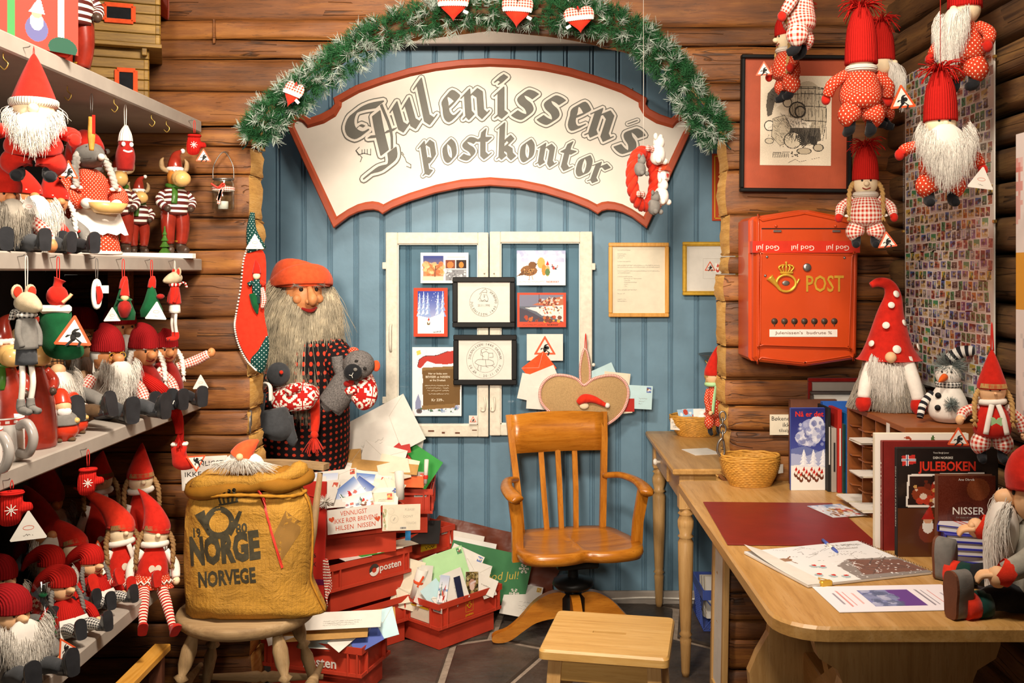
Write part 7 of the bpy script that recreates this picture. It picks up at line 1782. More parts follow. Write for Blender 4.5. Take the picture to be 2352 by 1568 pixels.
def doll(label,loc,rz=0,nlen=1.15,name='nisse_doll',cat='doll',group=None,tilt=(0,0),h=.12,w=.06,d=.05,body=None,hr=.042,skin=None,head_off=(0,0,0),nose=.32,nosemat=None,eyes=True,smile=True,brow=None,glasses=False,
         hatk=None,beard=None,hairm=None,braids=None,arms=None,armmat=None,hand=None,legs='sit',legmat=None,leglen=.10,bootm=None,boots=.026,spreadx=.5,cuff=None,skirt=None,apron=None,scarf=None,patch=None,tagM=None,fringe=None,legdir=None,string=None,extra=None):
 o=thing(name,label,cat,loc,(tilt[0],tilt[1],rz),group);skin=skin or m_.skin
 bz=0 if legs != 'hang' else leglen+.01
 MB().tube([(0,0,bz),(0,0,bz+h*.12),(0,-.1*d,bz+h*.4),(0,0,bz+h*.78),(0,0,bz+h)],[(w*.55,d*.55),(w*.92,d*.92),(w,d),(w*.72,d*.75),(w*.34,d*.38)],16,5).build('body',body or m_.red,o)
 hc=(head_off[0],head_off[1],bz+h+hr*.72+head_off[2])
 hd=MB().ell(hc,(hr,hr*.95,hr*1.02),16,11).build('head',skin,o);face(hd,1,hc,hr,skin,nose,eyes,smile,nosemat,brow,glasses,nlen)
 if hatk:hat(o,hc,hr,**hatk)
 if beard:
  mt,bl,bw=beard[:3];n_=int((beard[3] if len(beard)>3 else 260)*1.8)
  yb=hc[1]-max(hr*.2,d*.62);b_=MB();b_.ell((hc[0],yb-hr*.42,hc[2]-hr*.50-bl*.28),(bw*.42,hr*.55,bl*.42),12,8);fan_strands(n_,(hc[0],yb,hc[2]-hr*.15),bw,hr*.75,bl,seed=int(bl*1e4)+int(loc[0]*100) & 255,r=max(.0008,hr*.020),mb=b_);b_.build('beard',mt,o)
 if hairm: # hair cap below the hat with side locks
  b_=MB();b_.ell((hc[0],hc[1]+hr*.12,hc[2]+hr*.1),(hr*1.05,hr*1.0,hr*.95),14,9)
  g=np.random.default_rng(3);n_=70;a=g.uniform(.15*math.pi,.85*math.pi,n_);A=np.stack([hc[0]+np.cos(a)*hr*1.02,hc[1]+np.sin(a)*hr*.5-hr*.1,hc[2]+g.uniform(-.1,.5,n_)*hr],1);C=A+np.stack([np.cos(a)*hr*.12,0*a,-hr*g.uniform(.8,1.3,n_)],1);b_.strands(A,(A+C)/2,C,hr*.05,2,.7);b_.build('hair',hairm,o)
 if fringe:
  b_=MB();n_=34;u=np.linspace(-1,1,n_);A=np.stack([hc[0]+u*hr*.85,hc[1]-hr*np.sqrt(np.maximum(.05,1-u**2*.75))*.98,0*u+hc[2]+hr*.62],1);C=A+np.stack([u*hr*.1,0*u-hr*.05,-hr*.34+0*u],1);b_.strands(A,(A+C)/2,C,hr*.07,2,.8);b_.build('fringe',fringe,o)
 if braids:
  mt,bl,bow=braids
  for sx in (-1,1):
   q=[(hc[0]+sx*hr*.95,hc[1]-hr*.1,hc[2]+hr*.1),(hc[0]+sx*hr*1.3,hc[1]-hr*.35,hc[2]-hr*.7),(hc[0]+sx*hr*1.35,hc[1]-hr*.6,hc[2]-bl)]
   bo=braid(MB(),q,hr*.22).build('braid',mt,o)
   e=q[-1];b_=MB();A=np.tile(np.array(e),(16,1));g=np.random.default_rng(5);C=A+np.stack([g.normal(0,.1,16)*hr,g.normal(0,.1,16)*hr,-hr*g.uniform(.3,.55,16)],1);b_.strands(A,(A+C)/2,C,hr*.05,2,.8);b_.build('braid_end',mt,bo)
   if bow:MB().ell((e[0]-hr*.18,e[1],e[2]),(hr*.2,hr*.07,hr*.12),8,5).ell((e[0]+hr*.18,e[1],e[2]),(hr*.2,hr*.07,hr*.12),8,5).build('bow',bow,bo)
 for i,sx in enumerate((-1,1)):
  sh=Vector((sx*w*.72,0,bz+h*.82));tgt=Vector(arms[i]) if arms else Vector((sx*w*1.45,-d*.6,bz+h*.25))
  mid=(sh+tgt)/2+Vector((sx*w*.25,d*.1,0));ar=w*.27
  am=MB().tube([tuple(sh),tuple(mid),tuple(tgt)],[ar*.9,ar*1.1,ar*.95],10,5).build('arm',armmat or body or m_.red,o)
  dv=(tgt-mid).normalized();hcn=tgt+dv*ar*.8
  MB().ell(tuple(hcn),(ar*.85,ar*.85,ar*1.0),10,7).ell(tuple(hcn+Vector((-sx*ar*.6,-ar*.4,ar*.3))),ar*.35,8,5).build('hand',hand or skin,am)
  if cuff:b_=MB();pom(b_,tuple(tgt),ar*1.5,120,i);b_.build('fur_cuff',cuff,am)
 if legs=='sit':
  for i,sx in enumerate((-1,1)):
   a=Vector((sx*w*.5,-d*.5,boots*.45));dv=Vector(legdir[i]) if legdir else Vector((sx*.25*spreadx,-1,.0));dv.normalize();b=a+dv*leglen
   lg=MB().tube([tuple(a),tuple((a+b)/2+Vector((0,0,boots*.25))),tuple(b)],[w*.38,w*.34,boots*.36],10,4).build('leg',legmat or body or m_.red,o)
   bo=boot(MB(),b,dv,boots).build('boot',bootm or m_.boot,lg)
 elif legs=='hang':
  for i,sx in enumerate((-1,1)):
   lg=MB().tube([(sx*w*.42,0,bz+h*.12),(sx*w*.58,0,bz-leglen*.25),(sx*w*.55,0,bz-leglen*.55),(sx*w*.5,0,bz-leglen*.62)],[w*.42,w*.56,w*.42,w*.2],12,5).build('leg',legmat or body or m_.red,o)
   MB().tube([(sx*w*.5,0,bz-leglen*.5),(sx*w*.54,-w*.12,bz-leglen*.85),(sx*w*.56,-w*.5,bz-leglen*.98)],[w*.22,w*.27,w*.18],10,4).build('boot',bootm or m_.black,lg)
 if skirt:MB().tube([(0,0,bz+h*.42),(0,0,bz+h*.25),(0,0,bz+.004)],[(w*.95,d*.95),(w*1.15,d*1.15),(w*1.5,d*1.5)],20,4,cap=False).build('skirt',skirt,o)
 if apron:V=[(x*w*1.0*(1+.3*t),-d*(1.06+.55*t)*math.sqrt(max(.1,1-x*x*.55)),bz+h*.48-t*h*.46) for t in np.linspace(0,1,6) for x in np.linspace(-.8,.8,9)];MB().add(V,[(i*9+j,i*9+j+1,(i+1)*9+j+1,(i+1)*9+j) for i in range(5) for j in range(8)]).build('apron',apron,o)
 if scarf:
  scarf,ends=scarf if isinstance(scarf,tuple) else (scarf,2)
  sc=MB().sweep([(hr*.85*math.cos(a)+hc[0]*.6,hr*.8*math.sin(a)+hc[1]*.6,bz+h*.98+hr*.06*math.cos(a)) for a in np.linspace(0,6.283,19)[:-1]],hr*.24,8,closed=True).build('scarf',scarf,o)
  for sx in (1,-1)[:ends]:MB().tube([(sx*hr*.2,-hr*.85,bz+h*.95),(sx*hr*.5,-d*1.05,bz+h*.6),(sx*hr*.75,-d*1.1,bz+h*.15)],[(hr*.2,hr*.09)]*3,8,4).build('scarf_end',scarf,sc)
 if patch:MB().prism(heart2d(w*.8,w*.78,28),0,.0015,T((0,-d*1.0-.001,bz+h*.42))@RX(8)@FRONT).build('heart_patch',patch,o)
 if tagM:tri_tag(o,T(tagM[0])@RZ(tagM[2] if len(tagM)>2 else 0)@FRONT@RZ(tagM[3] if len(tagM)>3 else 0),tagM[1],back=len(tagM)>4 and tagM[4])
 if string:MB().tube([(hc[0]+string[0]-.004,string[1],string[2]),(hc[0]+string[0],string[1],string[3]),(hc[0]+string[0]+.004,string[1],string[2])] if string[3]<1 else [(hc[0]+string[0],string[1],string[2]),(hc[0]+string[0],string[1],string[3])],.0009,5).build('hanging_thread',m_.thread,o)
 return o
# ------------------------------------------------------------------ life-size nisse figure standing behind the chair
NX,NY=P(688,700,4.12).x,4.12
NI=thing('nisse_figure','life-size nisse figure with long grey beard, orange cap and black-red sweater','figure',(NX,NY,0))
def n3(px,py,Y=4.12):p=P(px,py,Y);return (p.x-NX,p.y-NY,p.z)
# one continuous body: trousers, sweater and arms
mb=MB()
q0=[(-.03,.10,.60),(-.03,.10,.66),(-.02,.07,.80),(-.01,.03,1.0),(0,0,1.14),(0,0,1.22),(0,0,1.27),(0.0,0,1.30)]
mb.tube(q0,[(.17,.13),(.20,.15),(.215,.16),(.21,.155),(.205,.14),(.18,.12),(.12,.09),(.06,.06)],24,4)
sw=mb.build('sweater',m_.setesdal,NI)
for sx in (-1,1):MB().tube([(sx*.08-.06,.12,.66),(sx*.09-.06,.13,.40),(sx*.09-.06,.13,.12)],[.10,.085,.07],14,4).build('trouser_leg',m_.dgrey,NI);MB().tube([(sx*.09-.06,.17,.05),(sx*.09-.06,.08,.055),(sx*.09-.06,-.02,.04)],[.05,.055,.04],12,4).build('boot',m_.boot,NI)
rs,re,rw=n3(752,800),n3(800,850,4.02),n3(830,872,3.94)
MB().tube([(.15,0,1.20),rs,re,rw],[.075,.078,.065,.05],14,5).build('sleeve',m_.setesdal,NI)
ls,le,lw=n3(608,880,4.05),n3(610,925,3.96),n3(640,918,3.90)
MB().tube([(-.15,0,1.20),(-.23,-.02,1.10),ls,le,lw],[.075,.078,.072,.06,.048],14,5).build('sleeve',m_.setesdal,NI)
# mittens with thumbs
M1=MB().tube([lw,n3(672,912,3.87),n3(700,910,3.87),n3(722,910,3.88),n3(732,912,3.88)],[(.046,.05),(.038,.056),(.036,.056),(.03,.04),(.01,.012)],14,5).build('mitten',m_.nordic,NI)
MB().tube([n3(662,900,3.84),n3(685,888,3.83),n3(692,886,3.83)],[.02,.018,.01],10,4).build('thumb',m_.nordic,M1)
M2=MB().tube([rw,n3(836,900,3.86),n3(832,925,3.85),n3(826,938,3.85)],[(.05,.042),(.054,.036),(.044,.032),(.014,.012)],14,5).build('mitten',m_.nordic,NI)
MB().tube([n3(818,892,3.83),n3(800,897,3.82),n3(793,900,3.82)],[.02,.018,.010],10,4).build('thumb',m_.nordic,M2)
MB()._lathe([(.052,-.012),(.058,0),(.052,.012)],18,T(rw)@RY(40),0,True).build('cuff',m_.dred,M2)
# head
hc=n3(690,680);HR=.105
hd=MB().ell(hc,(HR*.92,HR*.95,HR*1.1),20,14).build('head',m_.skin2,NI)
fx=n3(700,682,4.12);turn=RZ(32)
def hp(x,y,z):v=turn@Vector((x*HR,y*HR,z*HR));return (hc[0]+v.x,hc[1]+v.y,hc[2]+v.z)
MB().ell((0,0,0),(HR*.62,HR*.5,HR*.72),16,12,T(hp(0,-.58,-.02))@turn).build('face',m_.skin2,hd)
MB().tube([hp(0,-1.02,.38),hp(0,-1.22,.12),hp(0,-1.40,-.10),hp(0,-1.28,-.26)],[HR*.10,HR*.14,HR*.19,HR*.12],12,5).build('nose',m_.skin2,hd)
for sx in (-1,1):
 MB().ell(hp(sx*.15,-1.26,-.17),HR*.10,10,7).build('nostril',m_.skin2,hd)
 MB().ell(hp(sx*.30,-.96,.28),HR*.085,10,7).build('eye',m_.ink,hd)
 MB().ell((0,0,0),(HR*.20,HR*.13,HR*.18),10,7,T(hp(sx*.42,-.90,-.08))@turn).build('cheek',m_.skin2,hd)
 b_=MB();g=np.random.default_rng(2);A=np.array([hp(sx*(.14+.42*g.random()),-1.04,.44+.06*g.random()) for _ in range(60)]);C=A+np.array([hp(0,0,0)])*0+g.normal(0,.006,(60,3))+np.array([sx*.012,-.016,-.004]);b_.strands(A,(A+C)/2,C,.0012,2);b_.build('eyebrow',m_.greyhair,hd)
MB().tube([hp(-.30,-1.0,-.44),hp(0,-1.14,-.54),hp(.30,-1.0,-.42)],[(HR*.05,HR*.04),(HR*.13,HR*.08),(HR*.05,HR*.04)],10,5).build('lips',m_.dred,hd)
MB().tube([hp(-.2,-1.10,-.49),hp(0,-1.2,-.53),hp(.2,-1.10,-.48)],HR*.035,8).build('teeth',m_.white,hd)
# beard and hair
b_=MB();b_.ell((hc[0]-.01,hc[1]-.02,hc[2]-.14),(.115,.085,.13),16,10)
g=np.random.default_rng(8)
def bv(n_,x0,x1,z0,z1,len0,len1,fwd,seed,yb,sp,r=.0016):
 g=np.random.default_rng(seed);u=g.uniform(-1,1,n_)
 A=np.array([hp((x0+x1)/2+(x1-x0)/2*t,yb*math.sqrt(max(.05,1-t*t*.8)),z0+(z1-z0)*abs(t)**.8+g.normal(0,.06)) for t in u])
 L=g.uniform(len0,len1,n_)*(1-.38*np.abs(u)**1.5)
 B=A+np.stack([u*sp*.6+g.normal(0,.01,n_),-fwd*g.uniform(.5,1.2,n_),-L*.35],1);C=A+np.stack([u*sp*.75+g.normal(0,.018,n_)-.012,-fwd*g.uniform(.3,.9,n_),-L],1)
 b_.strands(A,B,C,r,6,.3)
bv(1700,-1.2,1.25,-.62,.28,.27,.47,.07,1,-.85,.075)
bv(700,-1.2,1.15,-.35,.35,.14,.32,.06,2,-.6,.09)
bv(500,-1.3,.3,.1,.55,.26,.40,.03,3,-.25,.05)
b_.build('beard',m_.tanhair,NI)
b_=MB();b_.ell((hc[0],hc[1]+.03,hc[2]),(HR*1.05,HR*.95,HR*1.08),18,12)
g=np.random.default_rng(9);A=np.array([hp(math.cos(a)*1.04,math.sin(a)*.9+.1,.45+g.normal(0,.15)) for a in g.uniform(-.25*math.pi,1.25*math.pi,420)]);A=A;C=A+np.stack([(A[:,0]-hc[0])*.35+g.normal(0,.012,420),g.normal(0,.02,420),-g.uniform(.14,.30,420)],1);b_.strands(A,(A+C)/2+np.stack([(A[:,0]-hc[0])*.3,0*A[:,1],0*A[:,2]],1),C,.0017,5,.4);b_.build('hair',m_.greyhair,NI)
# cap with turned band, falling to the right into a tassel
ct=hp(0,.05,.62)
MB().tube([hp(0,-.02,.34),hp(0,0,.62),hp(.0,.05,.92),hp(.05,.1,1.08),hp(.1,.12,1.16)],[HR*1.14,HR*1.20,HR*1.08,HR*.80,HR*.2],22,5).build('cap',m_.orange,NI)
MB().tube([hp(0,-.06,.30),hp(0,-.04,.36),hp(0,-.02,.62),hp(0,0,.68)],[HR*1.12,HR*1.24,HR*1.26,HR*1.14],24,3).build('cap_band',m_.orange,NI)
MB().tube([hp(.25,.2,.72),hp(.85,.25,.70),hp(1.10,.25,.30),hp(1.08,.25,-.1)],[HR*.5,HR*.40,HR*.24,HR*.12],12,5).build('cap_fall',m_.orange,NI)
# red sash end with tassel
MB().tube([n3(722,900,4.0),n3(724,960,3.97),n3(722,992,3.96)],[(.020,.010),(.020,.010),(.016,.010)],8,4).build('sash',m_.bred,NI)
b_=MB();c=n3(722,998,3.955);b_.ell(c,.016,10,8);g=np.random.default_rng(1);A=np.tile(np.array(c),(110,1));C=A+np.stack([g.normal(0,.018,110),g.normal(0,.014,110),-g.uniform(.055,.075,110)],1);b_.strands(A,A*.5+C*.5+np.array([0,0,.004]),C,.0018,3,.9);b_.build('tassel',m_.bred,NI)

# ------------------------------------------------------------------ sock bear held on the right arm
BR=thing('sock_bear','grey speckled sock bear with red ears held in the nisse\'s right mitten','soft toy',P(800,950,3.86));s_=3.86/F
speck=plain('grey_marled_sock','#6a6664',.95,.5,220,.4,300,.1)
def q3(px,py,dy=0):return ((px-800)*s_,dy,(950-py)*s_)
BB=MB().tube([q3(758,930),q3(778,905),q3(798,870),q3(812,848)],[.052,.056,.050,.03],14,5).build('body',speck,BR)
MB().ell(q3(826,836,-.02),(.062,.055,.056),16,11).build('head',speck,BR)
MB().ell(q3(818,850,-.07),(.036,.024,.032),14,9).build('muzzle',m_.black,BR);MB().ell(q3(826,843,-.094),(.008,.005,.007),8,6).build('nose',m_.grey,BR)
mb=MB();mb.tube([q3(821,850,-.095),q3(818,856,-.096),q3(812,855,-.094)],.0012,5).tube([q3(818,856,-.096),q3(820,862,-.094)],.0012,5).build('mouth_stitch',m_.wht,BR)
for e in ((826,826),(845,842)):MB().ell(q3(*e,-.07),(.007,.004,.007),8,6).build('eye',m_.ink,BR)
MB().ell(q3(812,806),(.022,.012,.016),12,8).build('ear',m_.dots,BR);MB().ell(q3(864,840),(.016,.012,.022),12,8).build('ear',m_.orange,BR)
for pts in ([q3(790,868),q3(778,840),q3(774,818)],[q3(768,915),q3(752,930),q3(744,936)],[q3(785,920),q3(776,938),q3(770,946)]):MB().tube(pts,[.026,.025,.022],12,4).build('limb',speck,BR)
MB().ell(q3(803,878,-.05),(.016,.008,.012),8,6).ell(q3(812,874,-.05),(.012,.008,.014),8,6).build('bow_tie',m_.dred,BR)
# dark sock dog hanging on the left arm, head down
DG=thing('sock_dog','dark grey sock dog draped over the nisse\'s left mitten','soft toy',P(640,1012,3.80));s_=3.80/F
def d3(px,py,dy=0):return ((px-640)*s_,dy,(1012-py)*s_)
MB().tube([d3(628,940,.0),d3(632,965),d3(635,990),d3(632,1008)],[.05,.062,.066,.03],14,5).build('body',m_.dgrey,DG)
MB().ell(d3(632,862,.05),(.046,.045,.046),14,10).build('rear',m_.dgrey,DG)
for pts in ([d3(604,900,-.03),d3(600,940,-.04),d3(596,985,-.03)],[d3(660,955),d3(664,985),d3(672,1010),d3(680,1016)]):MB().tube(pts,[.022]*len(pts) if len(pts)==3 else [.022,.022,.021,.016],12,4).build('limb',m_.dgrey,DG)
MB().ell(d3(598,990,-.03),(.03,.022,.026),12,8).build('paw',m_.dgrey,DG)
MB().ell(d3(610,1000,-.055),(.006,.003,.003),8,6).build('eye',m_.wht,DG)
MB().tube([d3(604,890,-.02),d3(618,878,-.045),d3(630,884,-.06),d3(633,915,-.07)],[(.012,.006)]*4,8).build('neck_ribbon',m_.gdots if False else m_.wht,DG);MB().ell(d3(646,855,.0),.008,8,6).build('ear_tip',m_.bred,DG)

# ------------------------------------------------------------------ long stocking hung on the log end
SG=thing('christmas_stocking','long red felt stocking with green dotted cuff hung on the log end','stocking',M=T(P(580,830,3.44))@RZ(12));s_=3.44/F
def g2(px,py):return ((px-580)*s_,(830-py)*s_)
so=spline([g2(*q) for q in ((588,572),(562,590),(556,660),(546,720),(543,750),(552,790),(570,825),(590,848),(602,850),(612,820),(614,770),(606,720),(610,650),(608,585))],3,True)
mb=MB();pillow(mb,[tuple(p) for p in so],.022,FRONT,4)
for i,f in enumerate(mb.f):
 z=sum(mb.v[q][2] for q in f)/len(f);x=sum(mb.v[q][0] for q in f)/len(f);a=g2(585,800)
 mb.mi[i]=1 if z>g2(0,588)[1] else 0
mb.build('stocking_body',[m_.bred,m_.gdots],SG)
mb=MB();pillow(mb,[tuple(p) for p in spline([g2(*q) for q in ((574,826),(592,800),(611,768),(617,790),(614,822),(604,853),(589,852))],3,True)],.030,FRONT,4);mb.build('toe_patch',m_.gdots,SG)
MB().tube([(*g2(580,488),0)[:1]+(0,)+(g2(580,488)[1],),(g2(578,530)[0],0,g2(578,530)[1]),(g2(590,575)[0],0,g2(590,575)[1])],[(.008,.012),(.018,.015),(.034,.012)],12,5).build('cuff',m_.gdots,SG)
b_=MB()
for i,p in enumerate(spline([g2(*q) for q in ((572,560),(560,600),(554,660),(544,720),(541,752),(550,792),(568,828),(588,850))],8)):b_.ell((p[0],-.004,p[1]),(.0042,.0042,.0032),6,4)
b_.build('piped_edge',m_.wht,SG)
tri_tag(SG,T((g2(586,560)[0],-.02,g2(586,560)[1]))@FRONT,.062,True)
f0=g2(590,700)
MB().tube([(f0[0],-.02,f0[1]+.03),(f0[0],-.02,f0[1]+.06),(f0[0],-.018,f0[1]+.09)],[.012,.016,.01],10).build('tiny_nisse_body',m_.gdots,SG);MB().ell((f0[0],-.024,f0[1]+.1),.013,10,8).build('tiny_nisse_head',m_.cotton,SG);MB().tube([(f0[0],-.022,f0[1]+.108),(f0[0],-.02,f0[1]+.135),(f0[0]-.004,-.018,f0[1]+.155)],[.015,.010,.002],10).build('tiny_nisse_hat',m_.red,SG)
for sx in (-1,1):MB().tube([(f0[0]+sx*.012,-.02,f0[1]+.08),(f0[0]+sx*.028,-.024,f0[1]+.07)],[.007,.008],8,3).build('tiny_nisse_arm',m_.gdots if sx<0 else m_.bred,SG)
MB().tube([(f0[0]-.012,-.022,f0[1]+.04),(f0[0]-.004,-.024,f0[1]-.0),(f0[0]+.002,-.02,f0[1]-.03)],[.014,.012,.003],10).build('tiny_sack',m_.green,SG);MB().tube([(f0[0]+.004,-.024,f0[1]+.03),(f0[0]+.006,-.028,f0[1]+.005)],.007,8).build('tiny_nisse_leg',m_.dgreen,SG)
MB().tube([(f0[0]+.018,-.024,f0[1]+.06),(f0[0]+.024,-.026,f0[1]+.02),(f0[0]+.018,-.024,f0[1]-.01)],[.006,.010,.006],8).build('tiny_santa_doll',m_.ginghams,SG)

# ------------------------------------------------------------------ gnome peeking out of the sack
GN=thing('gnome_doll','small white-bearded gnome with orange hat sitting in the sack mouth','doll',P(560,1060,3.05))
MB().ell((0,0,-.004),(.062,.036,.034),14,9).build('body',m_.wht,GN)
b_=MB();g=np.random.default_rng(4);n_=500;u=g.uniform(-1,1,n_);A=np.stack([u*.05,-.03-.01*g.random(n_),.02-.015*np.abs(u)],1);C=A+np.stack([u*.05+g.normal(0,.014,n_),-.02*g.random(n_),-g.uniform(.01,.055,n_)*(1-.4*np.abs(u))],1);b_.strands(A,(A+C)/2+np.array([0,-.012,.008]),C,.0009,3,.4);b_.build('beard',m_.beard,GN)
MB().ell((.0,-.045,.022),.0115,10,8).build('nose',m_.skin,GN)
MB().tube([(-.005,-.01,.018),(.005,-.01,.035),(.025,-.005,.052),(.045,0,.066)],[.036,.030,.020,.004],14,5).build('hat',m_.orange,GN)

# ------------------------------------------------------------------ burlap heart letter holder on the wall
YH=4.40;HT=thing('burlap_heart','large burlap heart wall pocket edged in red gingham, with a Santa-hat badge','wall pocket',P(1341,905,YH));k=YH/F
hp2=[((px-1341)*k,(905-py)*k) for px,py in ((1341,884),(1325,870),(1300,862),(1272,862),(1250,876),(1240,900),(1246,928),(1275,955),(1310,975),(1341,1002),(1372,985),(1408,965),(1432,940),(1443,905),(1437,880),(1418,864),(1392,862),(1362,870))]
ho=spline(hp2,4,True);mb=MB();pillow(mb,[tuple(p) for p in ho],.03,FRONT,5);mb.build('heart_panel',m_.burlap,HT)
MB().sweep([(p[0],-.006,p[1]) for p in ho],.0065,8,closed=True).build('gingham_edge',m_.ginghams,HT)
st_=spline([((px-1341)*k,(905-py)*k) for px,py in ((1334,880),(1332,850),(1336,820),(1343,800),(1350,815),(1355,850),(1354,880))],4)
MB().prism([tuple(p) for p in st_],-.004,.004,FRONT).build('strap',m_.burlap,HT);MB().sweep([(p[0],-.004,p[1]) for p in st_],.005,8).build('strap_edge',m_.ginghams,HT)
MB().tube([(.004,0,100*k),(.008,.0,140*k),(.013,0,100*k)],.002,6).build('hanging_loop',m_.ribbon,HT);MB().ell((22*k,-.01,68*k),(.008,.008,.008),8,6).build('bead',m_.wht,HT)
MB().ell((0*k,-.022,-25*k),(.022,.012,.016),12,8).build('santa_face',m_.cotton,HT);MB().tube([(-14*k,-.026,-18*k),(0,-.032,-8*k),(22*k,-.03,-10*k),(46*k,-.026,-22*k),(52*k,-.026,-24*k)],[.012,.020,.016,.010,.007],12,5).build('santa_hat',m_.bred,HT);MB().ell((53*k,-.028,-24*k),.012,10,8).build('hat_bobble',m_.wht,HT)
G6='letters stuck behind the burlap heart'
for i,(px,py,rot,w_,h_,mt,lb) in enumerate([(1238,845,38,64,50,m_.orange,'orange envelope with a pale flap behind the burlap heart'),(1218,890,-12,50,60,m_.paper,'white letter with squirrel stickers left of the burlap heart'),(1252,870,22,60,46,m_.paper,'white note under the orange envelope behind the heart'),(1240,915,-4,60,50,m_.paper,'white folded letter low behind the burlap heart'),(1385,862,24,60,40,m_.cyan,'pale blue envelope upright behind the heart\'s right lobe'),(1416,880,-6,60,50,m_.cream,'cream letter with a flag border right of the burlap heart'),(1470,912,-3,56,54,m_.cyan,'light blue stamped envelope furthest right of the burlap heart'),(1428,905,6,40,90,m_.cream,'cream folded sheet between heart and light blue envelope'),(1440,930,0,34,30,m_.cardred,'red envelope corner under the light blue one by the heart')]):
 envelope(lb,T(P(px,py,4.425-.002*i if i != 6 else 4.41))@RX90@RZ(rot),w_*k,h_*k,mt,G6,i in (1,6),3 if i in (1,6) else 0,i==0,seed=i)
# ------------------------------------------------------------------ grey wall shelves on the left
SX=-1.13;Z1,Z2,Z3,Z4=2.02,1.546,1.073,.547
def shelf(label,z,xf,yend,hooks=()):
 o=thing('wall_shelf',label,'shelf',((XL+xf)/2,(1.45+yend)/2,z-.042),group='grey wall shelves')
 MB().box((0,0,.021),(xf-XL-.004,yend-1.45,.042),.004).build('shelf_board',m_.greypaint,o)
 for (px,dx) in hooks:
  X=xf-dx;Y=X*F/(px-CX);q=(X-o.location.x,Y-o.location.y)
  MB().tube([(q[0],q[1],.0),(q[0],q[1],-.012),(q[0]+.010,q[1],-.024),(q[0]+.002,q[1],-.036),(q[0]-.008,q[1],-.028)],.0016,6).build('cup_hook',m_.brass,o)
 return o
s_1=shelf('top grey shelf carrying the toy log cabin',Z1,SX,3.425,((8,.02),(95,.09),(155,.06),(262,.02),(348,.02),(382,.02),(60,.2)))
s_2=shelf('grey shelf carrying the moose group and seated nisser',Z2,SX,3.43)
s_3=shelf('grey shelf carrying mugs and elderly nisse dolls',Z3,SX,3.425)
s_4=shelf('lowest grey shelf carrying rag dolls',Z4,SX,3.2)
def nailed(o,px,z):   # bent nail in a shelf's front edge
 Y=SX*F/(px-CX);q=Vector((SX,Y,z))-o.location;MB().tube([(q.x-.006,q.y,q.z),(q.x+.010,q.y,q.z+.002),(q.x+.014,q.y,q.z+.006)],.0012,6).build('nail',m_.steel,o);return Vector((SX+.012,Y,z))
MB().box((-1.40,3.40,1.30),(.07,.05,.46),.002).build('shelf_upright',m_.log,s_2,T(-Vector(s_2.location)))
MB().box((-1.45,3.02,.25),(.05,.05,.50),.002).build('shelf_leg',m_.greypaint,s_4,T(-Vector(s_4.location)));MB().box((-1.45,1.7,.25),(.05,.05,.50),.002).build('shelf_leg',m_.greypaint,s_4,T(-Vector(s_4.location)))
def sh(px,X,z):return (X,X*F/(px-CX),z)
# toy log cabin on the top shelf
CB=thing('toy_log_cabin','wooden toy log storehouse with orange window frames on the top shelf','model house',sh(270,-1.36,Z1));CB.rotation_euler[2]=math.radians(20)
kk=CB.location.y/F
def courses(x0,x1,z0,z1,y0,y1,n,nm):
 for i in range(n):
  z=z0+(z1-z0)*(i+.5)/n;hh=(z1-z0)/n*.94
  MB().box(((x0+x1)/2,y0,z),(x1-x0+.018,.014,hh),.002).build(nm,m_.cablog,CB);MB().box((x1,(y0+y1)/2,z),(.014,y1-y0+.018,hh),.002).build(nm,m_.cablog,CB);MB().box((x0,(y0+y1)/2,z),(.014,y1-y0+.018,hh),.002).build(nm,m_.cablog,CB)
m_.cablog=wood('toy_cabin_timber','#5e4418','#8a6826','#a8843a',0,2.,.6,.3,tint=.2)
courses(-.08,.09,0,.20,-.09,.09,6,'log_course');courses(-.11,.125,.21,.40,-.125,.125,6,'upper_log_course')
MB().box((.0075,0,.205),(.26,.27,.012),.001).build('floor_beam',m_.cablog,CB)
for sy in (-1,1):
 for sx in (-.075,.085):MB().box((sx,sy*.115,.19),(.016,.02,.03),.002).build('bracket',m_.cablog,CB)
def win(x,y,z,w,h,M):
 fr_=MB()
 for a,b in (((0,0,h/2),(w,.008,.014)),((0,0,-h/2),(w,.008,.014)),((-w/2,0,0),(.014,.008,h)),((w/2,0,0),(.014,.008,h))):fr_.box(a,b,.001,M@T((x,y,z)))
 f=fr_.build('window_frame',m_.orange,CB);MB().box((x,y+.002,z),(w-.01,.004,h-.01),0,M).build('window_hole',m_.black,f)
win(.01,-.137,.30,.085,.05,Matrix.Identity(4));win(.03,-.102,.09,.055,.075,Matrix.Identity(4))
MB().lathe([(.014,0),(.014,.004)],14,T((.0,-.137,.365))@RX(90)).build('round_opening',m_.black,CB)
for sx in (-1,1):MB().box((.008+sx*.075,0,.44),(.19,.30,.012),.002,T((0,0,0))@T((.008,0,.44))@RY(sx*28)@T((-.008,0,-.44))).build('roof_board',m_.orange,CB)
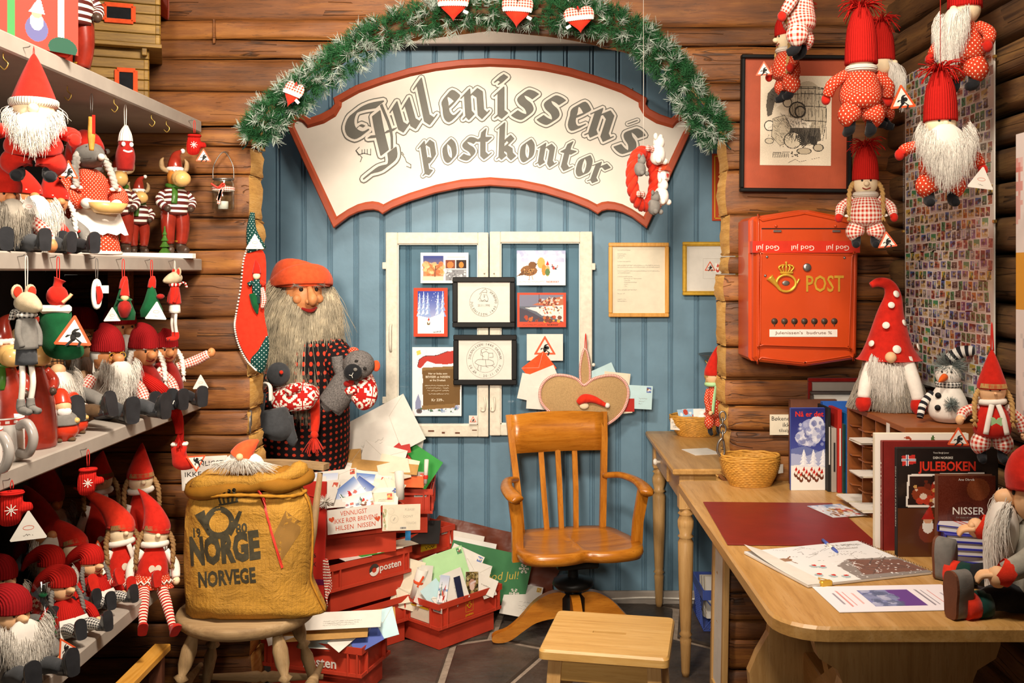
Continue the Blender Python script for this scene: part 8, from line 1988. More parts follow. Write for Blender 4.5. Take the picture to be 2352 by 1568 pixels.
# fabric gift bag with gnome print
GB_=thing('gift_bag','red and green printed Christmas fabric bag on the top shelf','bag',sh(45,-1.20,Z1));GB_.rotation_euler[2]=math.radians(52)
c=Cv(130,150,'#c8382a');c.rect(.33,0,.40,1,'#3f8a4a');c.rect(.8,0,.86,1,'#efe8e0');c.spots(14,.02,.02,.3,.5,.04,['#f0ece4','#e0a090']);c.nisse(.14,.9,.34,'#8a4a3a','#c8c0b8');c.nisse(.6,.92,.42,'#5a5a88','#b8b4c0');c.nisse(.6,.42,.28,'#3f6a4a','#d8c8a0');c.spots(10,.45,.05,.78,.3,.04,['#4a8a4a','#e8c860','#f0ece4']);c.ell(.85,.95,.14,.1,'#1f4a38')
MB().box((0,0,.13),(.26,.06,.26),.02).build('bag_body',m_.bred,GB_);pic(c,.25,.25,'bag_print',GB_,T((0,-.0312,.13))@FRONT);MB().tube([(-.08,0,.255),(-.06,0,.32),(.06,0,.32),(.08,0,.255)],.006,8).build('bag_handle',m_.green,GB_)
# ------------------------------------------------------------------ moose figurines
def moose(label,loc,rz,s,shirt,pants,name='moose_figurine',group='standing moose figurines',hatm=None,coat=False,base=None,parent=None):
 o=thing(name,label,'figurine',loc,(0,0,rz),group) if parent is None else parent
 X=loc[3] if len(loc)>3 else 0
 def add(mb,nm,mt,par=None,M=None):return mb.build(nm,mt,par or o,M)
 M0=T((X*1.,0,0)) if parent is not None else Matrix.Identity(4)
 M0=T(loc)@RZ(rz) if parent is not None else M0
 tr=lambda mb:mb
 if coat:MB().tube([(0,0,0),(0,0,.12*s),(0,0,.40*s),(0,0,.66*s)],[.19*s,.20*s,.17*s,.09*s],16,4,M=M0).build('coat',pants,o)
 else:
  for sx in (-1,1):
   lg=MB().tube([(sx*.065*s,0,.10*s),(sx*.075*s,-.01*s,.26*s),(sx*.06*s,0,.44*s)],[.055*s,.07*s,.085*s],12,4,M=M0).build('trouser_leg',pants,o)
   MB().tube([(sx*.065*s,.01*s,.13*s),(sx*.065*s,0,.05*s),(sx*.075*s,-.06*s,.035*s),(sx*.08*s,-.11*s,.03*s)],[.05*s,.05*s,.045*s,.03*s],10,4,M=M0).build('boot',m_.resinbrown,o)
   MB()._lathe([(.055*s,.115*s),(.06*s,.125*s),(.055*s,.135*s)],12,M0@T((sx*.065*s,.005*s,0)),0,True).build('boot_cuff',m_.gold,o)
  MB().tube([(0,0,.40*s),(0,-.01*s,.52*s),(0,0,.64*s),(0,0,.69*s)],[(.13*s,.11*s),(.135*s,.115*s),(.11*s,.09*s),(.06*s,.06*s)],16,5,M=M0).build('shirt',shirt,o)
 for sx in (-1,1):
  MB().tube([(sx*.11*s,0,.62*s),(sx*.17*s,-.02*s,.53*s),(sx*.13*s,-.09*s,.46*s)],[.04*s,.045*s,.035*s],10,4,M=M0).build('arm',shirt if not coat else pants,o);MB().ell((sx*.12*s,-.105*s,.45*s),(.035*s,.04*s,.035*s),10,7,M=M0).build('hoof',m_.resinbrown,o)
 MB().sweep([(.075*s*math.cos(a),.07*s*math.sin(a),.685*s+.012*s*math.sin(a)) for a in np.linspace(0,6.283,17)[:-1]],.025*s,8,closed=True,M=M0).build('scarf',m_.resingreen,o)
 MB().tube([(-.03*s,-.07*s,.67*s),(-.05*s,-.12*s,.58*s),(-.06*s,-.125*s,.50*s)],[(.03*s,.012*s)]*3,8,4,M=M0).build('scarf_end',m_.resingreen,o)
 MB().tube([(0,.01*s,.69*s),(0,-.01*s,.77*s),(0,-.02*s,.84*s)],[.06*s,.085*s,.07*s],12,5,M=M0).build('head',m_.resinorange,o)
 MB().tube([(0,-.04*s,.77*s),(0,-.13*s,.755*s),(0,-.20*s,.745*s)],[.06*s,.085*s,.075*s],14,5,M=M0).ell((0,-.19*s,.745*s),(.082*s,.07*s,.075*s),14,10,M=M0).build('muzzle',m_.resintan,o)
 for sx in (-1,1):
  MB().ell((sx*.04*s,-.075*s,.84*s),.016*s,8,6,M=M0).build('eye',m_.white,o);MB().tube([(sx*.06*s,.01*s,.83*s),(sx*.12*s,.02*s,.86*s),(sx*.13*s,.02*s,.93*s),(sx*.11*s,.02*s,.97*s)],[.02*s,.028*s,.022*s,.006*s],8,4,M=M0).build('antler',m_.greywood,o)
 h=MB().tube([(0,0,.84*s),(0,.0,.91*s),(.02*s,.02*s,1.0*s),(.07*s,.02*s,1.05*s)],[.075*s,.07*s,.045*s,.015*s],14,5,M=M0).build('hat',hatm or pants,o)
 MB()._lathe([(.07*s,.835*s),(.088*s,.85*s),(.085*s,.87*s),(.07*s,.88*s)],16,M0,0,True).build('hat_brim',m_.resinwhite,o);MB().ell((.09*s,.02*s,1.05*s),.026*s,8,6,M=M0).build('hat_ball',m_.resinwhite,o)
 return o
p=(-1.25,3.25,Z2);MG=thing('moose_group','glazed figurine of moose in striped shirts and red trousers on a snowy base','figurine',p,(0,0,38))
V_=spline([(-.14,-.05),(-.08,-.075),(0,-.07),(.08,-.075),(.14,-.05),(.145,.03),(.08,.07),(0,.06),(-.08,.07),(-.14,.04)],3,True)
mb=MB();mb.prism([tuple(q) for q in V_],0,.016);mb.build('snow_base',m_.resinwhite,MG)
moose('',(-.09,0,.016),-14,.31,m_.stripe,m_.resinred,parent=MG);moose('',(-.02,.03,.016),-4,.24,m_.stripe,m_.resinred,parent=MG);moose('',(.085,-.01,.016),4,.325,m_.stripe,m_.resinred,parent=MG)
MB().prism([(-.012,0),(.012,0),(.018,.07),(-.018,.07)],-.012,.012,T((-.135,-.04,.016))@FRONT).build('gift_parcel',m_.gold,MG);b_=MB();
for i in range(4):b_._lathe([(.020-.004*i,.016+.020*i),(.013-.003*i,.026+.020*i),(.002,.044+.020*i)],10,T((.04,-.045,0)),0,False)
b_.build('little_spruce',m_.resingreen,MG)
moose('tan-nosed moose figurine in red hat standing behind the mouse lady',sh(232,-1.42,Z2),62,.34,m_.stripe,m_.resinred)
moose('striped-shirt moose figurine beside the toy cabin on the top shelf',sh(168,-1.24,Z1),50,.38,m_.stripe,m_.resinred)
moose('red-coated ceramic moose with gold stars behind the mugs',sh(72,-1.22,Z3),50,.30,m_.resinred,m_.resinred,group='red-coated ceramic moose',coat=True)
moose('red-coated ceramic moose partly hidden behind the nearest mug',sh(5,-1.24,Z3),50,.31,m_.resinred,m_.resinred,group='red-coated ceramic moose',coat=True)
# ------------------------------------------------------------------ mouse lady in dotted dress
ML=thing('mouse_doll','tall fabric mouse lady in red dotted dress with lace apron and basket','doll',sh(203,-1.25,Z2),(0,0,48))
MB().tube([(0,0,.004),(0,0,.08),(0,0,.15),(0,0,.215),(0,0,.245)],[.088,.074,.052,.050,.022],20,5).build('dress',m_.dots,ML)
MB()._lathe([(.089,.004),(.092,.008),(.088,.013)],22,None,0,True).build('lace_hem',m_.wht,ML)
hd=MB().tube([(0,.03,.285),(0,-.0,.285),(0,-.04,.278),(0,-.072,.272)],[.012,.040,.030,.010],14,5).build('head',m_.grey,ML);MB().ell((0,-.080,.273),.010,10,8).build('nose',m_.wht,hd)
for sx in (-1,1):
 MB().ell((sx*.02,-.035,.303),.0035,8,6).build('eye',m_.ink,hd);MB().tube([(sx*.012,-.06,.272),(sx*.04,-.055,.266)],.0006,4).build('whisker',m_.ink,hd)
 MB().tube([(sx*.045,0,.215),(sx*.075,-.02,.165),(sx*.05,-.07,.145)],[.022,.030,.018],12,5).build('sleeve',m_.dots,ML);MB().ell((sx*.042,-.083,.143),(.016,.018,.015),10,7).build('paw',m_.wht,ML)
 bo=braid(MB(),[(sx*.035,-.01,.285),(sx*.05,-.03,.24),(sx*.055,-.05,.19)],.012).build('braid',m_.silver,ML);MB().ell((sx*.055-.008,-.05,.188),(.010,.004,.006),8,5).ell((sx*.055+.008,-.05,.188),(.010,.004,.006),8,5).build('bow',m_.wht,bo)
h=MB().tube([(0,.0,.295),(0,.02,.318),(0,.07,.315),(0,.10,.27),(0,.105,.22)],[.044,.042,.030,.022,.008],14,5).build('hat',m_.red,ML)
V=[(x*.06*(1+.4*t),-.058-.030*t+.02*x*x,.155-.095*t-.004*math.cos(x*14)*(t>.9)) for t in np.linspace(0,1,6) for x in np.linspace(-1,1,13)];MB().add(V,[(i*13+j,i*13+j+1,(i+1)*13+j+1,(i+1)*13+j) for i in range(5) for j in range(12)]).build('apron',m_.wht,ML)
MB()._lathe([(.01,.115),(.03,.118),(.045,.145),(.041,.145),(.027,.123),(.01,.121)],18,T((.01,-.098,0))@Matrix.Diagonal((1.25,.8,1,1)),0,True).build('straw_basket',m_.resintan,ML)
# ------------------------------------------------------------------ seated dolls on the second shelf
RIB='seated nisse dolls on the second shelf'
doll('bearded nisse doll in red and grey sitting under the big hanging Santa',sh(58,-1.24,Z2),58,group=RIB,h=.115,w=.062,d=.055,body=m_.red,hr=.036,skin=m_.skin2,hatk=dict(mat=m_.red,kind='cone',h=1.9,lean=(-.2,.4)),beard=(m_.beard,.14,.10,420),legmat=m_.dgrey,leglen=.075,boots=.031,bootm=m_.boot,hand=m_.red,brow=m_.beard)
doll('nisse wife doll with white braids, red felt hat and fur cuffs',sh(122,-1.23,Z2),52,group=RIB,h=.11,w=.055,d=.05,body=m_.grey,hr=.036,skin=m_.skin2,hatk=dict(mat=m_.red,kind='cone',h=2.2,lean=(-.15,.2)),braids=(m_.beard,.075,m_.red),hairm=m_.beard,legmat=m_.black,leglen=.085,boots=.033,bootm=m_.boot,cuff=m_.beard,brow=m_.beard,armmat=m_.grey,tagM=((.012,-.055,.21),.055,0))
doll('red-hatted nisse doll in gingham sleeves at the open end of the second shelf',sh(8,-1.20,Z2),50,group=RIB,h=.10,w=.06,d=.055,body=m_.dgrey,hr=.034,skin=m_.skin2,hatk=dict(mat=m_.red,kind='floppy',h=2.,lean=(.3,.5)),beard=(m_.greyhair,.09,.08,200),armmat=m_.gingham,legmat=m_.dgrey,leglen=.07,boots=.031,tagM=((.03,-.06,.10),.05,0,0,True))
# ------------------------------------------------------------------ ornaments hanging from the shelves
def hang_at(px,top,shelf_o=None):q=nailed(shelf_o,px,top);return q
q=nailed(s_1,55,Z1-.02)
doll('big hanging Santa with tall red cone hat and white yarn beard',(q.x+.01,q.y,q.z-.300),25,name='santa_ornament',cat='ornament',h=.075,w=.060,d=.05,body=m_.red,hr=.044,skin=m_.cotton,nose=.28,eyes=False,smile=False,hatk=dict(mat=m_.red,kind='cone',h=2.6,brim=m_.whknit),beard=(m_.beard,.075,.10,420),legs='hang',leglen=.045,bootm=m_.black,arms=[(-.08,-.02,.10),(.08,-.02,.10)],hand=m_.red,string=(0,0,.22,.305))
def ornament(label,q,drop,rz=40,name='hanging_ornament',cordm=None,top=None):
 o=thing(name,label,'ornament',(q.x+.006,q.y,q.z-drop),(0,0,rz),'ornaments hung from the shelf edges');L=drop;t=top or .05
 MB().tube([(-.002,0,t),(-.003,0,L-.01),(0,0,L+.002),(.003,0,L-.01),(.002,0,t)],.0011,5,3).build('hanging_loop',cordm or m_.thread,o);return o
def Yq(px,dx=0):return Vector((SX-dx,(SX-dx)*F/(px-CX),0))
v=Yq(205,.05);v.z=Z1-.045;o=ornament('slim painted wooden figure on a thin wire under the top shelf',v,.15,cordm=m_.steel,top=.10)
MB().tube([(0,0,.0),(0,0,.04),(0,0,.09)],[(.006,.004),(.010,.005),(.008,.005)],10).build('wooden_figure',m_.wicker,o);MB().box((.004,-.005,.07),(.008,.002,.05)).build('painted_stripe',m_.red,o)
v=Yq(283,.03);v.z=Z1-.045;o=ornament('small dark red nisse ornament in a white knitted hat',v,.165,cordm=m_.string,top=.10)
MB().tube([(0,0,-.02),(0,0,.02),(0,0,.055)],[.022,.027,.018],12).build('body',m_.dred,o);MB().ell((0,0,.055),.020,12,9).build('head',m_.dred,o);MB().tube([(0,0,.062),(0,0,.085),(.002,0,.108)],[.021,.017,.005],12).build('hat',m_.whknit,o)
for sx in (-1,1):MB().ell((sx*.011,-.019,.052),(.006,.004,.007),8,6).build('eye',m_.wht,o)
MB().tube([(-.012,-.02,.034),(0,-.024,.030),(.012,-.02,.034)],.003,6).build('moustache',m_.wht,o)
def mitten_orn(label,q,drop,rz,tagback=None,s=1.):
 o=ornament(label,q,drop,rz,'mitten_ornament',top=.035*s);b_=MB();pillow(b_,[tuple(p*s) for p in spline([(-.022,-.03),(-.024,.0),(-.016,.024),(.016,.024),(.020,.008),(.034,.004),(.036,-.010),(.020,-.016),(.012,-.034),(-.008,-.038)],3,True)],.024*s,FRONT,4);b_.build('mitten',m_.redknit,o);MB().sweep([(.018*s*math.cos(a),.010*s*math.sin(a),.026*s) for a in np.linspace(0,6.283,13)[:-1]],.005*s,6,closed=True).build('cuff',m_.redknit,o)
 b_=MB()
 for k in range(4):a=math.pi*k/4;stroke(b_,[(-.011*s*math.cos(a),-.011*s*math.sin(a)),(.011*s*math.cos(a),.011*s*math.sin(a))],.0018,T((-.002,-.0125*s,-.005))@FRONT)
 b_.build('stitched_star',m_.wht,o)
 if tagback is not None:tri_tag(o,T((.028*s,-.018,-.045*s))@FRONT@RZ(0),.05 if not tagback else .075,tagback)
 return o
mitten_orn('small red knitted mitten with a warning tag at the top shelf\'s end',nailed(s_1,434,Z1-.02),.075,20,False)
mitten_orn('small red knitted mitten with a stitched star under the mug shelf',nailed(s_3,186,Z3-.02),.075,30)
mitten_orn('red knitted mitten with a large white price triangle under the mug shelf',nailed(s_3,8,Z3-.02),.055,30,True,1.1)
m_.mousef=felt('beige_mouse_felt','#b8a688')
def mouse_orn(label,px,sc,shirt,legs_,scarf,shoes,drop,flip=1):
 q=nailed(s_2,px,Z2-.012);o=ornament(label,q,drop,62 if flip>0 else-40,'mouse_ornament',m_.string,top=.03)
 hd=MB().tube([(0,.022*sc,.0),(0,0,.004*sc),(0,-.028*sc,-.004*sc),(0,-.042*sc,-.008*sc)],[.012*sc,.021*sc,.013*sc,.004*sc],12,5).build('head',m_.mousef,o)
 for sx in (-1,1):MB().ell((sx*.014*sc,.008*sc,.024*sc),(.013*sc,.004*sc,.015*sc),10,7).build('ear',m_.mousef,hd);MB().ell((sx*.015*sc,.004*sc,.024*sc),(.009*sc,.003*sc,.011*sc),10,7).build('ear_lining',m_.bred,hd);MB().ell((sx*.012*sc,-.018*sc,.006*sc),.0022*sc,6,5).build('eye',m_.ink,hd)
 MB().tube([(0,0,-.018*sc),(0,0,-.05*sc),(0,0,-.085*sc)],[.013*sc,.018*sc,.022*sc],12,4).build('shirt',shirt,o);MB().tube([(0,0,-.085*sc),(0,0,-.115*sc)],[.018*sc,.020*sc],10,3).build('shorts',legs_[0],o)
 for sx in (-1,1):
  MB().tube([(sx*.014*sc,0,-.03*sc),(sx*.022*sc,-.006*sc,-.055*sc),(sx*.018*sc,-.012*sc,-.08*sc)],.006*sc,8).build('arm',shirt,o);MB().tube([(sx*.009*sc,0,-.11*sc),(sx*.011*sc,-.004*sc,-.15*sc),(sx*.010*sc,.002*sc,-.185*sc)],.0055*sc,8).build('leg',legs_[1],o)
  MB().tube([(sx*.010*sc,.002*sc,-.18*sc),(sx*.010*sc,0,-.20*sc),(sx*.010*sc,-.024*sc,-.204*sc)],[.007*sc,.009*sc,.006*sc],8).build('shoe',shoes,o)
 MB().sweep([(.014*sc*math.cos(a),.014*sc*math.sin(a),-.020*sc) for a in np.linspace(0,6.283,13)[:-1]],.006*sc,6,closed=True).build('scarf',scarf,o);MB().tube([(0,.012*sc,-.02*sc),(0,.035*sc,-.012*sc),(0,.045*sc,-.03*sc)],[(.007*sc,.003*sc)]*3,8).build('scarf_end',scarf,o);return o
mouse_orn('grey-shirted mouse ornament with a white checked scarf',42,1.15,m_.grey,(m_.dgrey,m_.wht),m_.hound,m_.grey,.105)
mouse_orn('slim red-shirted mouse ornament with red shoes and striped scarf',388,.92,m_.red,(m_.wht,m_.wht),m_.rwstripe,m_.red,.055,-1)
# green stocking with a red parcel and warning tag
o=ornament('green felt stocking with gingham cuff and a large warning triangle tag',nailed(s_2,116,Z2-.012),.215,22,'stocking_ornament',top=.13)
b_=MB();pillow(b_,[tuple(p) for p in spline([(-.036,.10),(-.036,.04),(-.034,.005),(-.018,-.018),(.02,-.026),(.052,-.018),(.054,.004),(.036,.016),(.024,.03),(.026,.10)],3,True)],.036,FRONT,4);b_.build('stocking',m_.green,o)
MB().box((-.005,0,.094),(.068,.032,.020),.006).build('gingham_cuff',m_.ginghams,o);MB().ell((-.002,0,.125),(.024,.020,.026),12,9).tube([(-.002,0,.14),(0,0,.155),(.004,0,.165)],[.012,.010,.014],10).build('red_parcel',m_.red,o);MB().tube([(.01,-.02,.11),(.024,-.02,.122),(.03,-.02,.13)],.004,6).build('candy_stick',m_.skin,o)
tri_tag(o,T((.034,-.03,.035))@FRONT@RZ(-4),.084)
v=nailed(s_2,206,Z2-.012);o=ornament('round painted wooden ring ornament with a small price tag',v,.09,40,'ring_ornament',m_.steel,.03)
MB().sweep([(.018*math.cos(a)*.45,0,.034*math.sin(a)) for a in np.linspace(0,6.283,25)[:-1]],.006,8,closed=True).build('ring',m_.wht,o);MB().tube([(.002,-.004,.02),(.006,-.006,-.005),(.002,-.004,-.025)],[.006,.008,.004],8).build('painted_figure',m_.red,o);MB().box((.016,-.008,.012),(.022,.001,.020)).build('price_tag',m_.paper,o)
def tree_orn(label,px,back):
 o=ornament(label,nailed(s_2,px,Z2-.012),.165,30,'tree_ornament',top=.10)
 b_=MB();pillow(b_,[(-.03,0),(-.032,.02),(-.02,.05),(-.010,.085),(0,.105),(.010,.085),(.020,.05),(.032,.02),(.03,0)],.034,FRONT,4);b_.build('tree',m_.green,o)
 MB().tube([(0,0,.085),(.003,0,.108),(.006,0,.12)],[.012,.010,.004],8).build('red_tip',m_.red,o)
 if not back:
  MB().tube([(0,-.018,.01),(0,-.024,.035),(0,-.02,.055)],[.010,.018,.010],10).build('tiny_nisse_body',m_.dred,o);MB().ell((0,-.026,.062),.011,10,7).build('tiny_nisse_head',m_.skin,o);MB().tube([(0,-.024,.066),(.002,-.02,.085),(.006,-.016,.11)],[.013,.010,.004],10).build('tiny_nisse_hat',m_.red,o);MB().sweep([(.016*math.cos(a),-.024+.006*math.sin(a),.056) for a in np.linspace(0,6.283,13)[:-1]],.004,6,closed=True).build('garland',m_.green,o);tri_tag(o,T((-.03,-.015,.012))@FRONT,.045,True)
 else:MB().ell((.022,-.016,.06),(.012,.008,.008),8,6).build('bird',m_.dred,o);tri_tag(o,T((.008,-.028,.012))@FRONT@RZ(-4),.062,True)
tree_orn('green felt tree ornament with a tiny nisse in front',268,False);tree_orn('green felt tree ornament with a white price triangle',334,True)
# long scarf end and red stocking at the end of the mug shelf
o=ornament('red felt stocking ornament with gingham cuff and tag below the mug shelf',Vector((SX+.010,3.18,Z3-.03)),.135,12,'stocking_ornament',top=.07)
b_=MB();pillow(b_,[tuple(p) for p in spline([(-.030,.05),(-.030,.0),(-.026,-.026),(.0,-.040),(.036,-.034),(.040,-.016),(.020,.0),(.014,.02),(.016,.05)],3,True)],.030,FRONT,4);b_.build('stocking',m_.red,o);MB().box((-.007,0,.044),(.052,.028,.012),.004).build('gingham_cuff',m_.ginghams,o);tri_tag(o,T((.045,-.018,-.01))@FRONT@RZ(62),.062)
MB().tube([(-.006,0,.055),(-.004,0,.09),(-.008,0,.13)],[.012,.010,.008],8).build('twisted_top',m_.redknit,o)
# ------------------------------------------------------------------ mugs and ceramics on the mug shelf
def mug(label,loc,r,h,rz):
 o=thing('mug',label,'mug',loc,(0,0,rz),'white gnome mugs')
 MB()._lathe([(.002,0),(r*.92,0),(r,.006),(r,h),(r*.93,h),(r*.93,.01),(.002,.008)],28,None,0,True).build('cup',m_.ceramic,o)
 MB().tube([(r*.95,0,h*.80),(r*1.5,0,h*.86),(r*1.85,0,h*.55),(r*1.55,0,h*.2),(r*.95,0,h*.2)],.011,10,6).build('handle',m_.ceramgrey,o)
 c=Cv(64,30,'#f1eee8');c.rect(0,.0,1,.12,'#c83a2c');
 for i in range(16):c.ell(.03+i/16,.06,.016,.035,'#f4e6e0')
 for i in range(4):c.nisse(.14+.25*i,.95,.62,'#efe9e4',['#8a3a34','#b8b0a8','#c03a2c','#a89a90'][i])
 n_,m2=64,30;V=[((r+.0006)*math.cos(2*math.pi*i/n_),(r+.0006)*math.sin(2*math.pi*i/n_),h*(.97-.9*j/m2)) for j in range(m2+1) for i in range(n_+1)]
 q=pic(c,1,1,'printed_band',o,None,GLOSSY)
 for i,v_ in enumerate(q.data.vertices):v_.co=V[i]
 return o
mug('white gnome mug with grey handle at the shelf edge, nearer the open end',(-1.165,2.10,Z3),.046,.098,-20);mug('white gnome mug with grey handle beside the small red ceramic nisser',(-1.20,2.26,Z3),.046,.100,-15)
def cer(label,loc,s,rz):
 o=thing('ceramic_nisse',label,'figurine',loc,(0,0,rz),'small round ceramic nisser')
 MB().tube([(0,0,0),(0,0,.02*s),(0,0,.045*s),(0,0,.06*s)],[.02*s,.034*s,.030*s,.016*s],16,5).build('body',m_.ceramred,o);MB().tube([(0,0,.036*s),(0,0,.052*s),(0,0,.064*s)],[.036*s,.030*s,.016*s],16,4).build('cape',m_.grey,o)
 MB().ell((0,-.004*s,.074*s),.018*s,12,9).build('head',m_.skin,o);MB().ell((0,-.016*s,.064*s),(.016*s,.008*s,.012*s),10,7).build('beard',m_.resinwhite,o);MB().tube([(0,0,.078*s),(0,.01*s,.098*s),(0,.03*s,.10*s),(0,.042*s,.08*s)],[.020*s,.016*s,.010*s,.003*s],12,5).build('hat',m_.ceramred,o)
 for sx in (-1,1):MB().ell((sx*.014*s,-.02*s,.004*s),(.009*s,.014*s,.005*s),8,6).build('shoe',m_.brownf,o);MB().ell((sx*.024*s,-.02*s,.044*s),(.008*s,.010*s,.007*s),8,6).build('mitten',m_.resintan,o)
cer('little red ceramic nisse with grey cape, largest of three',sh(143,-1.19,Z3),1.15,40);cer('little red ceramic nisse standing close behind its larger twin',sh(172,-1.21,Z3),.95,40);cer('little red ceramic nisse half hidden by the moose coat',sh(106,-1.25,Z3),1.0,40)
# ------------------------------------------------------------------ elderly nisse dolls on the mug shelf
EL='elderly nisse dolls on the mug shelf'
doll('old nisse doll with brown plaid cap, grey coat and green mitten',sh(128,-1.28,Z3),62,group=EL,tilt=(-14,0),h=.13,w=.07,d=.065,body=m_.brownf,hr=.040,skin=m_.skin,nose=.5,hatk=dict(mat=m_.plaid,kind='floppy',h=1.8,lean=(-.3,.5)),beard=(m_.beard,.10,.10,260),armmat=m_.grey,hand=m_.dgreen,legmat=m_.brownf,leglen=.11,boots=.042,scarf=m_.bwstripe,arms=[(-.09,-.09,.10),(.08,-.10,.05)])
doll('old nisse doll with plaid cap and white hair holding a paper sheet',sh(192,-1.38,Z3),60,group=EL,tilt=(-10,0),h=.14,w=.07,d=.065,body=m_.greytweed,hr=.044,skin=m_.skin,nose=.52,hatk=dict(mat=m_.plaid,kind='floppy',h=1.5,lean=(-.5,.2)),hairm=m_.beard,beard=(m_.beard,.11,.11,320),armmat=m_.greytweed,legmat=m_.brownf,leglen=.13,boots=.045,arms=[(-.07,-.10,.10),(.08,-.10,.06)])
doll('nisse doll in dark red ribbed hat with spectacles and big black boots',sh(247,-1.25,Z3),58,group=EL,h=.145,w=.07,d=.065,body=m_.greytweed,hr=.045,skin=m_.skin2,nose=.38,hatk=dict(mat=m_.dredknit,kind='knit',h=1.5,lean=(-.3,.2)),beard=(m_.beard,.10,.11,320),hairm=m_.beard,glasses=True,armmat=m_.gingham,legmat=m_.dgrey,leglen=.13,boots=.046,brow=m_.beard)
doll('smiling nisse wife doll in red knitted hat with a long red scarf',sh(330,-1.22,Z3),50,group=EL,h=.14,w=.062,d=.055,body=m_.dred,hr=.044,skin=m_.skin2,nose=.34,hatk=dict(mat=m_.dredknit,kind='knit',h=1.5,lean=(-.3,.1)),braids=(m_.beard,.09,None),hairm=m_.beard,armmat=m_.gingham,legmat=m_.wht,leglen=.10,boots=.040,glasses=False,brow=m_.beard)
doll('smiling nisse doll in red knitted hat waving, sitting at the shelf\'s end',sh(378,-1.195,Z3),42,group=EL,h=.14,w=.058,d=.052,body=m_.dred,hr=.040,skin=m_.skin2,nose=.34,hatk=dict(mat=m_.dredknit,kind='knit',h=1.2,lean=(-.2,.1)),braids=(m_.beard,.08,None),hairm=m_.beard,armmat=m_.gingham,legmat=m_.black,leglen=.13,boots=.040,arms=[(-.08,-.07,.05),(.13,-.04,.155)],brow=m_.beard,tagM=((.10,-.05,.06),.055,0,0,True))
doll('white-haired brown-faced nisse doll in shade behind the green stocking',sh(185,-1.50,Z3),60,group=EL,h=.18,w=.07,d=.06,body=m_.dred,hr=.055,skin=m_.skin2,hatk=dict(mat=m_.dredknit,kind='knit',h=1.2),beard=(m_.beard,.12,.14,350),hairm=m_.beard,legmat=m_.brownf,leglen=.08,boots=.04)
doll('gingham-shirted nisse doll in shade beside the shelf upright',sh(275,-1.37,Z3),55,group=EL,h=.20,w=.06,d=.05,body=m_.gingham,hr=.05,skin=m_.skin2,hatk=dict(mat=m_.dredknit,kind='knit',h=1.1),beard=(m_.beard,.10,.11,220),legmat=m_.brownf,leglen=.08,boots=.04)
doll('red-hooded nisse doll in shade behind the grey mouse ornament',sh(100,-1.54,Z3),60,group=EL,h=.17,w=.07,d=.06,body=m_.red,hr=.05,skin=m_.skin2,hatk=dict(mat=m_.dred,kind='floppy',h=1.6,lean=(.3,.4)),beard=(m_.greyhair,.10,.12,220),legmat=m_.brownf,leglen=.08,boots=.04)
p=sh(352,-1.16,Z3);o=thing('knitted_scarf','long red knitted scarf end hanging over the mug shelf\'s edge','scarf',(p[0],p[1],Z3))
p0=P(362,838,3.12);MB().tube([(p0.x-o.location.x-.05,.0,.12),(.01,0,.075),(.030,.04,.03),(.042,.08,-.02),(.044,.10,-.06),(.042,.105,-.085)],[(.016,.010),(.022,.010),(.022,.010),(.018,.010),(.015,.009),(.012,.008)],10,6).build('scarf',m_.redknit,o)
b_=MB();g=np.random.default_rng(6);A=np.tile(np.array([.042,.105,-.080]),(60,1));C=A+np.stack([g.normal(0,.006,60),g.normal(0,.006,60),-g.uniform(.03,.05,60)],1);b_.strands(A,(A+C)/2,C,.0016,2,.9);b_.build('tassel',m_.redknit,o)
p=sh(287,-1.20,Z3);o=thing('small_bowl','little yellow wooden bowl held before the spectacled nisse','bowl',(p[0],p[1],Z3+.075));MB()._lathe([(.002,0),(.018,0),(.026,.026),(.028,.03),(.023,.03),(.016,.006),(.002,.005)],18,RX(25),0,True).build('bowl',m_.wicker,o);MB().tube([(0,.03,-.03),(0,.06,-.06)],.006,6).build('supporting_hand',m_.skin,o)
# ------------------------------------------------------------------ rag dolls on the lowest shelf
RD='rag dolls with red cone hats on the lowest shelf'
def ragdoll(label,loc,rz,hh=.13,lean=(.3,.1),tilt=(0,0),hl=3.0,hcol=None,hang=False):
 ld=[(-.1,-.75,-.55),(.14,-.75,-.65)] if hang else None
 return doll(label,loc+(Z4,),rz,name='rag_doll',group=RD,tilt=tilt,h=hh,w=.046,d=.036,body=m_.red,hr=.039,skin=m_.cotton,nose=.2,smile=False,hatk=dict(mat=hcol or m_.red,kind='cone',h=hl,lean=lean),fringe=m_.brownhair,hairm=m_.brownhair,braids=(m_.brownhair,.085,None),armmat=m_.wht,hand=m_.cotton,legmat=m_.rwstripe,leglen=.16 if hang else .11,boots=.029,bootm=m_.red,scarf=(m_.wht,0 if hang else 1),patch=m_.cream,skirt=m_.dots,legdir=ld)
o=ragdoll('fair rag doll with heart patch and dangling striped legs at the shelf end',(-1.145,3.00),30,.135,(-.45,.5),(-6,6),hang=True)
zz_=MB();zz_.sweep([(.062*math.cos(a),.050*math.sin(a),.024+.005*(-1)**i) for i,a in enumerate(np.linspace(0,6.283,41)[:-1])],.003,5,closed=True);zz_.build('zigzag_trim',m_.wht,o)
ragdoll('rag doll with a tall bright red cone hat falling to the shade',(-1.235,3.02),46,.135,(-.8,.35),(-8,0),hl=3.6,hcol=m_.bred)
ragdoll('rag doll reclining with heart patch behind the long-nosed dolls',(-1.30,2.90),52,.12,(-.6,.5),(-24,0))
ragdoll('rag doll peeking out under the mug shelf beside the red mitten',(-1.36,3.14),40,.27,(.2,.2),hl=2.0)
ragdoll('rag doll with tan hair sitting high near the log wall',(-1.235,3.15),34,.27,(.1,.2),hl=2.6)
LN='long-nosed nisse dolls on the lowest shelf'
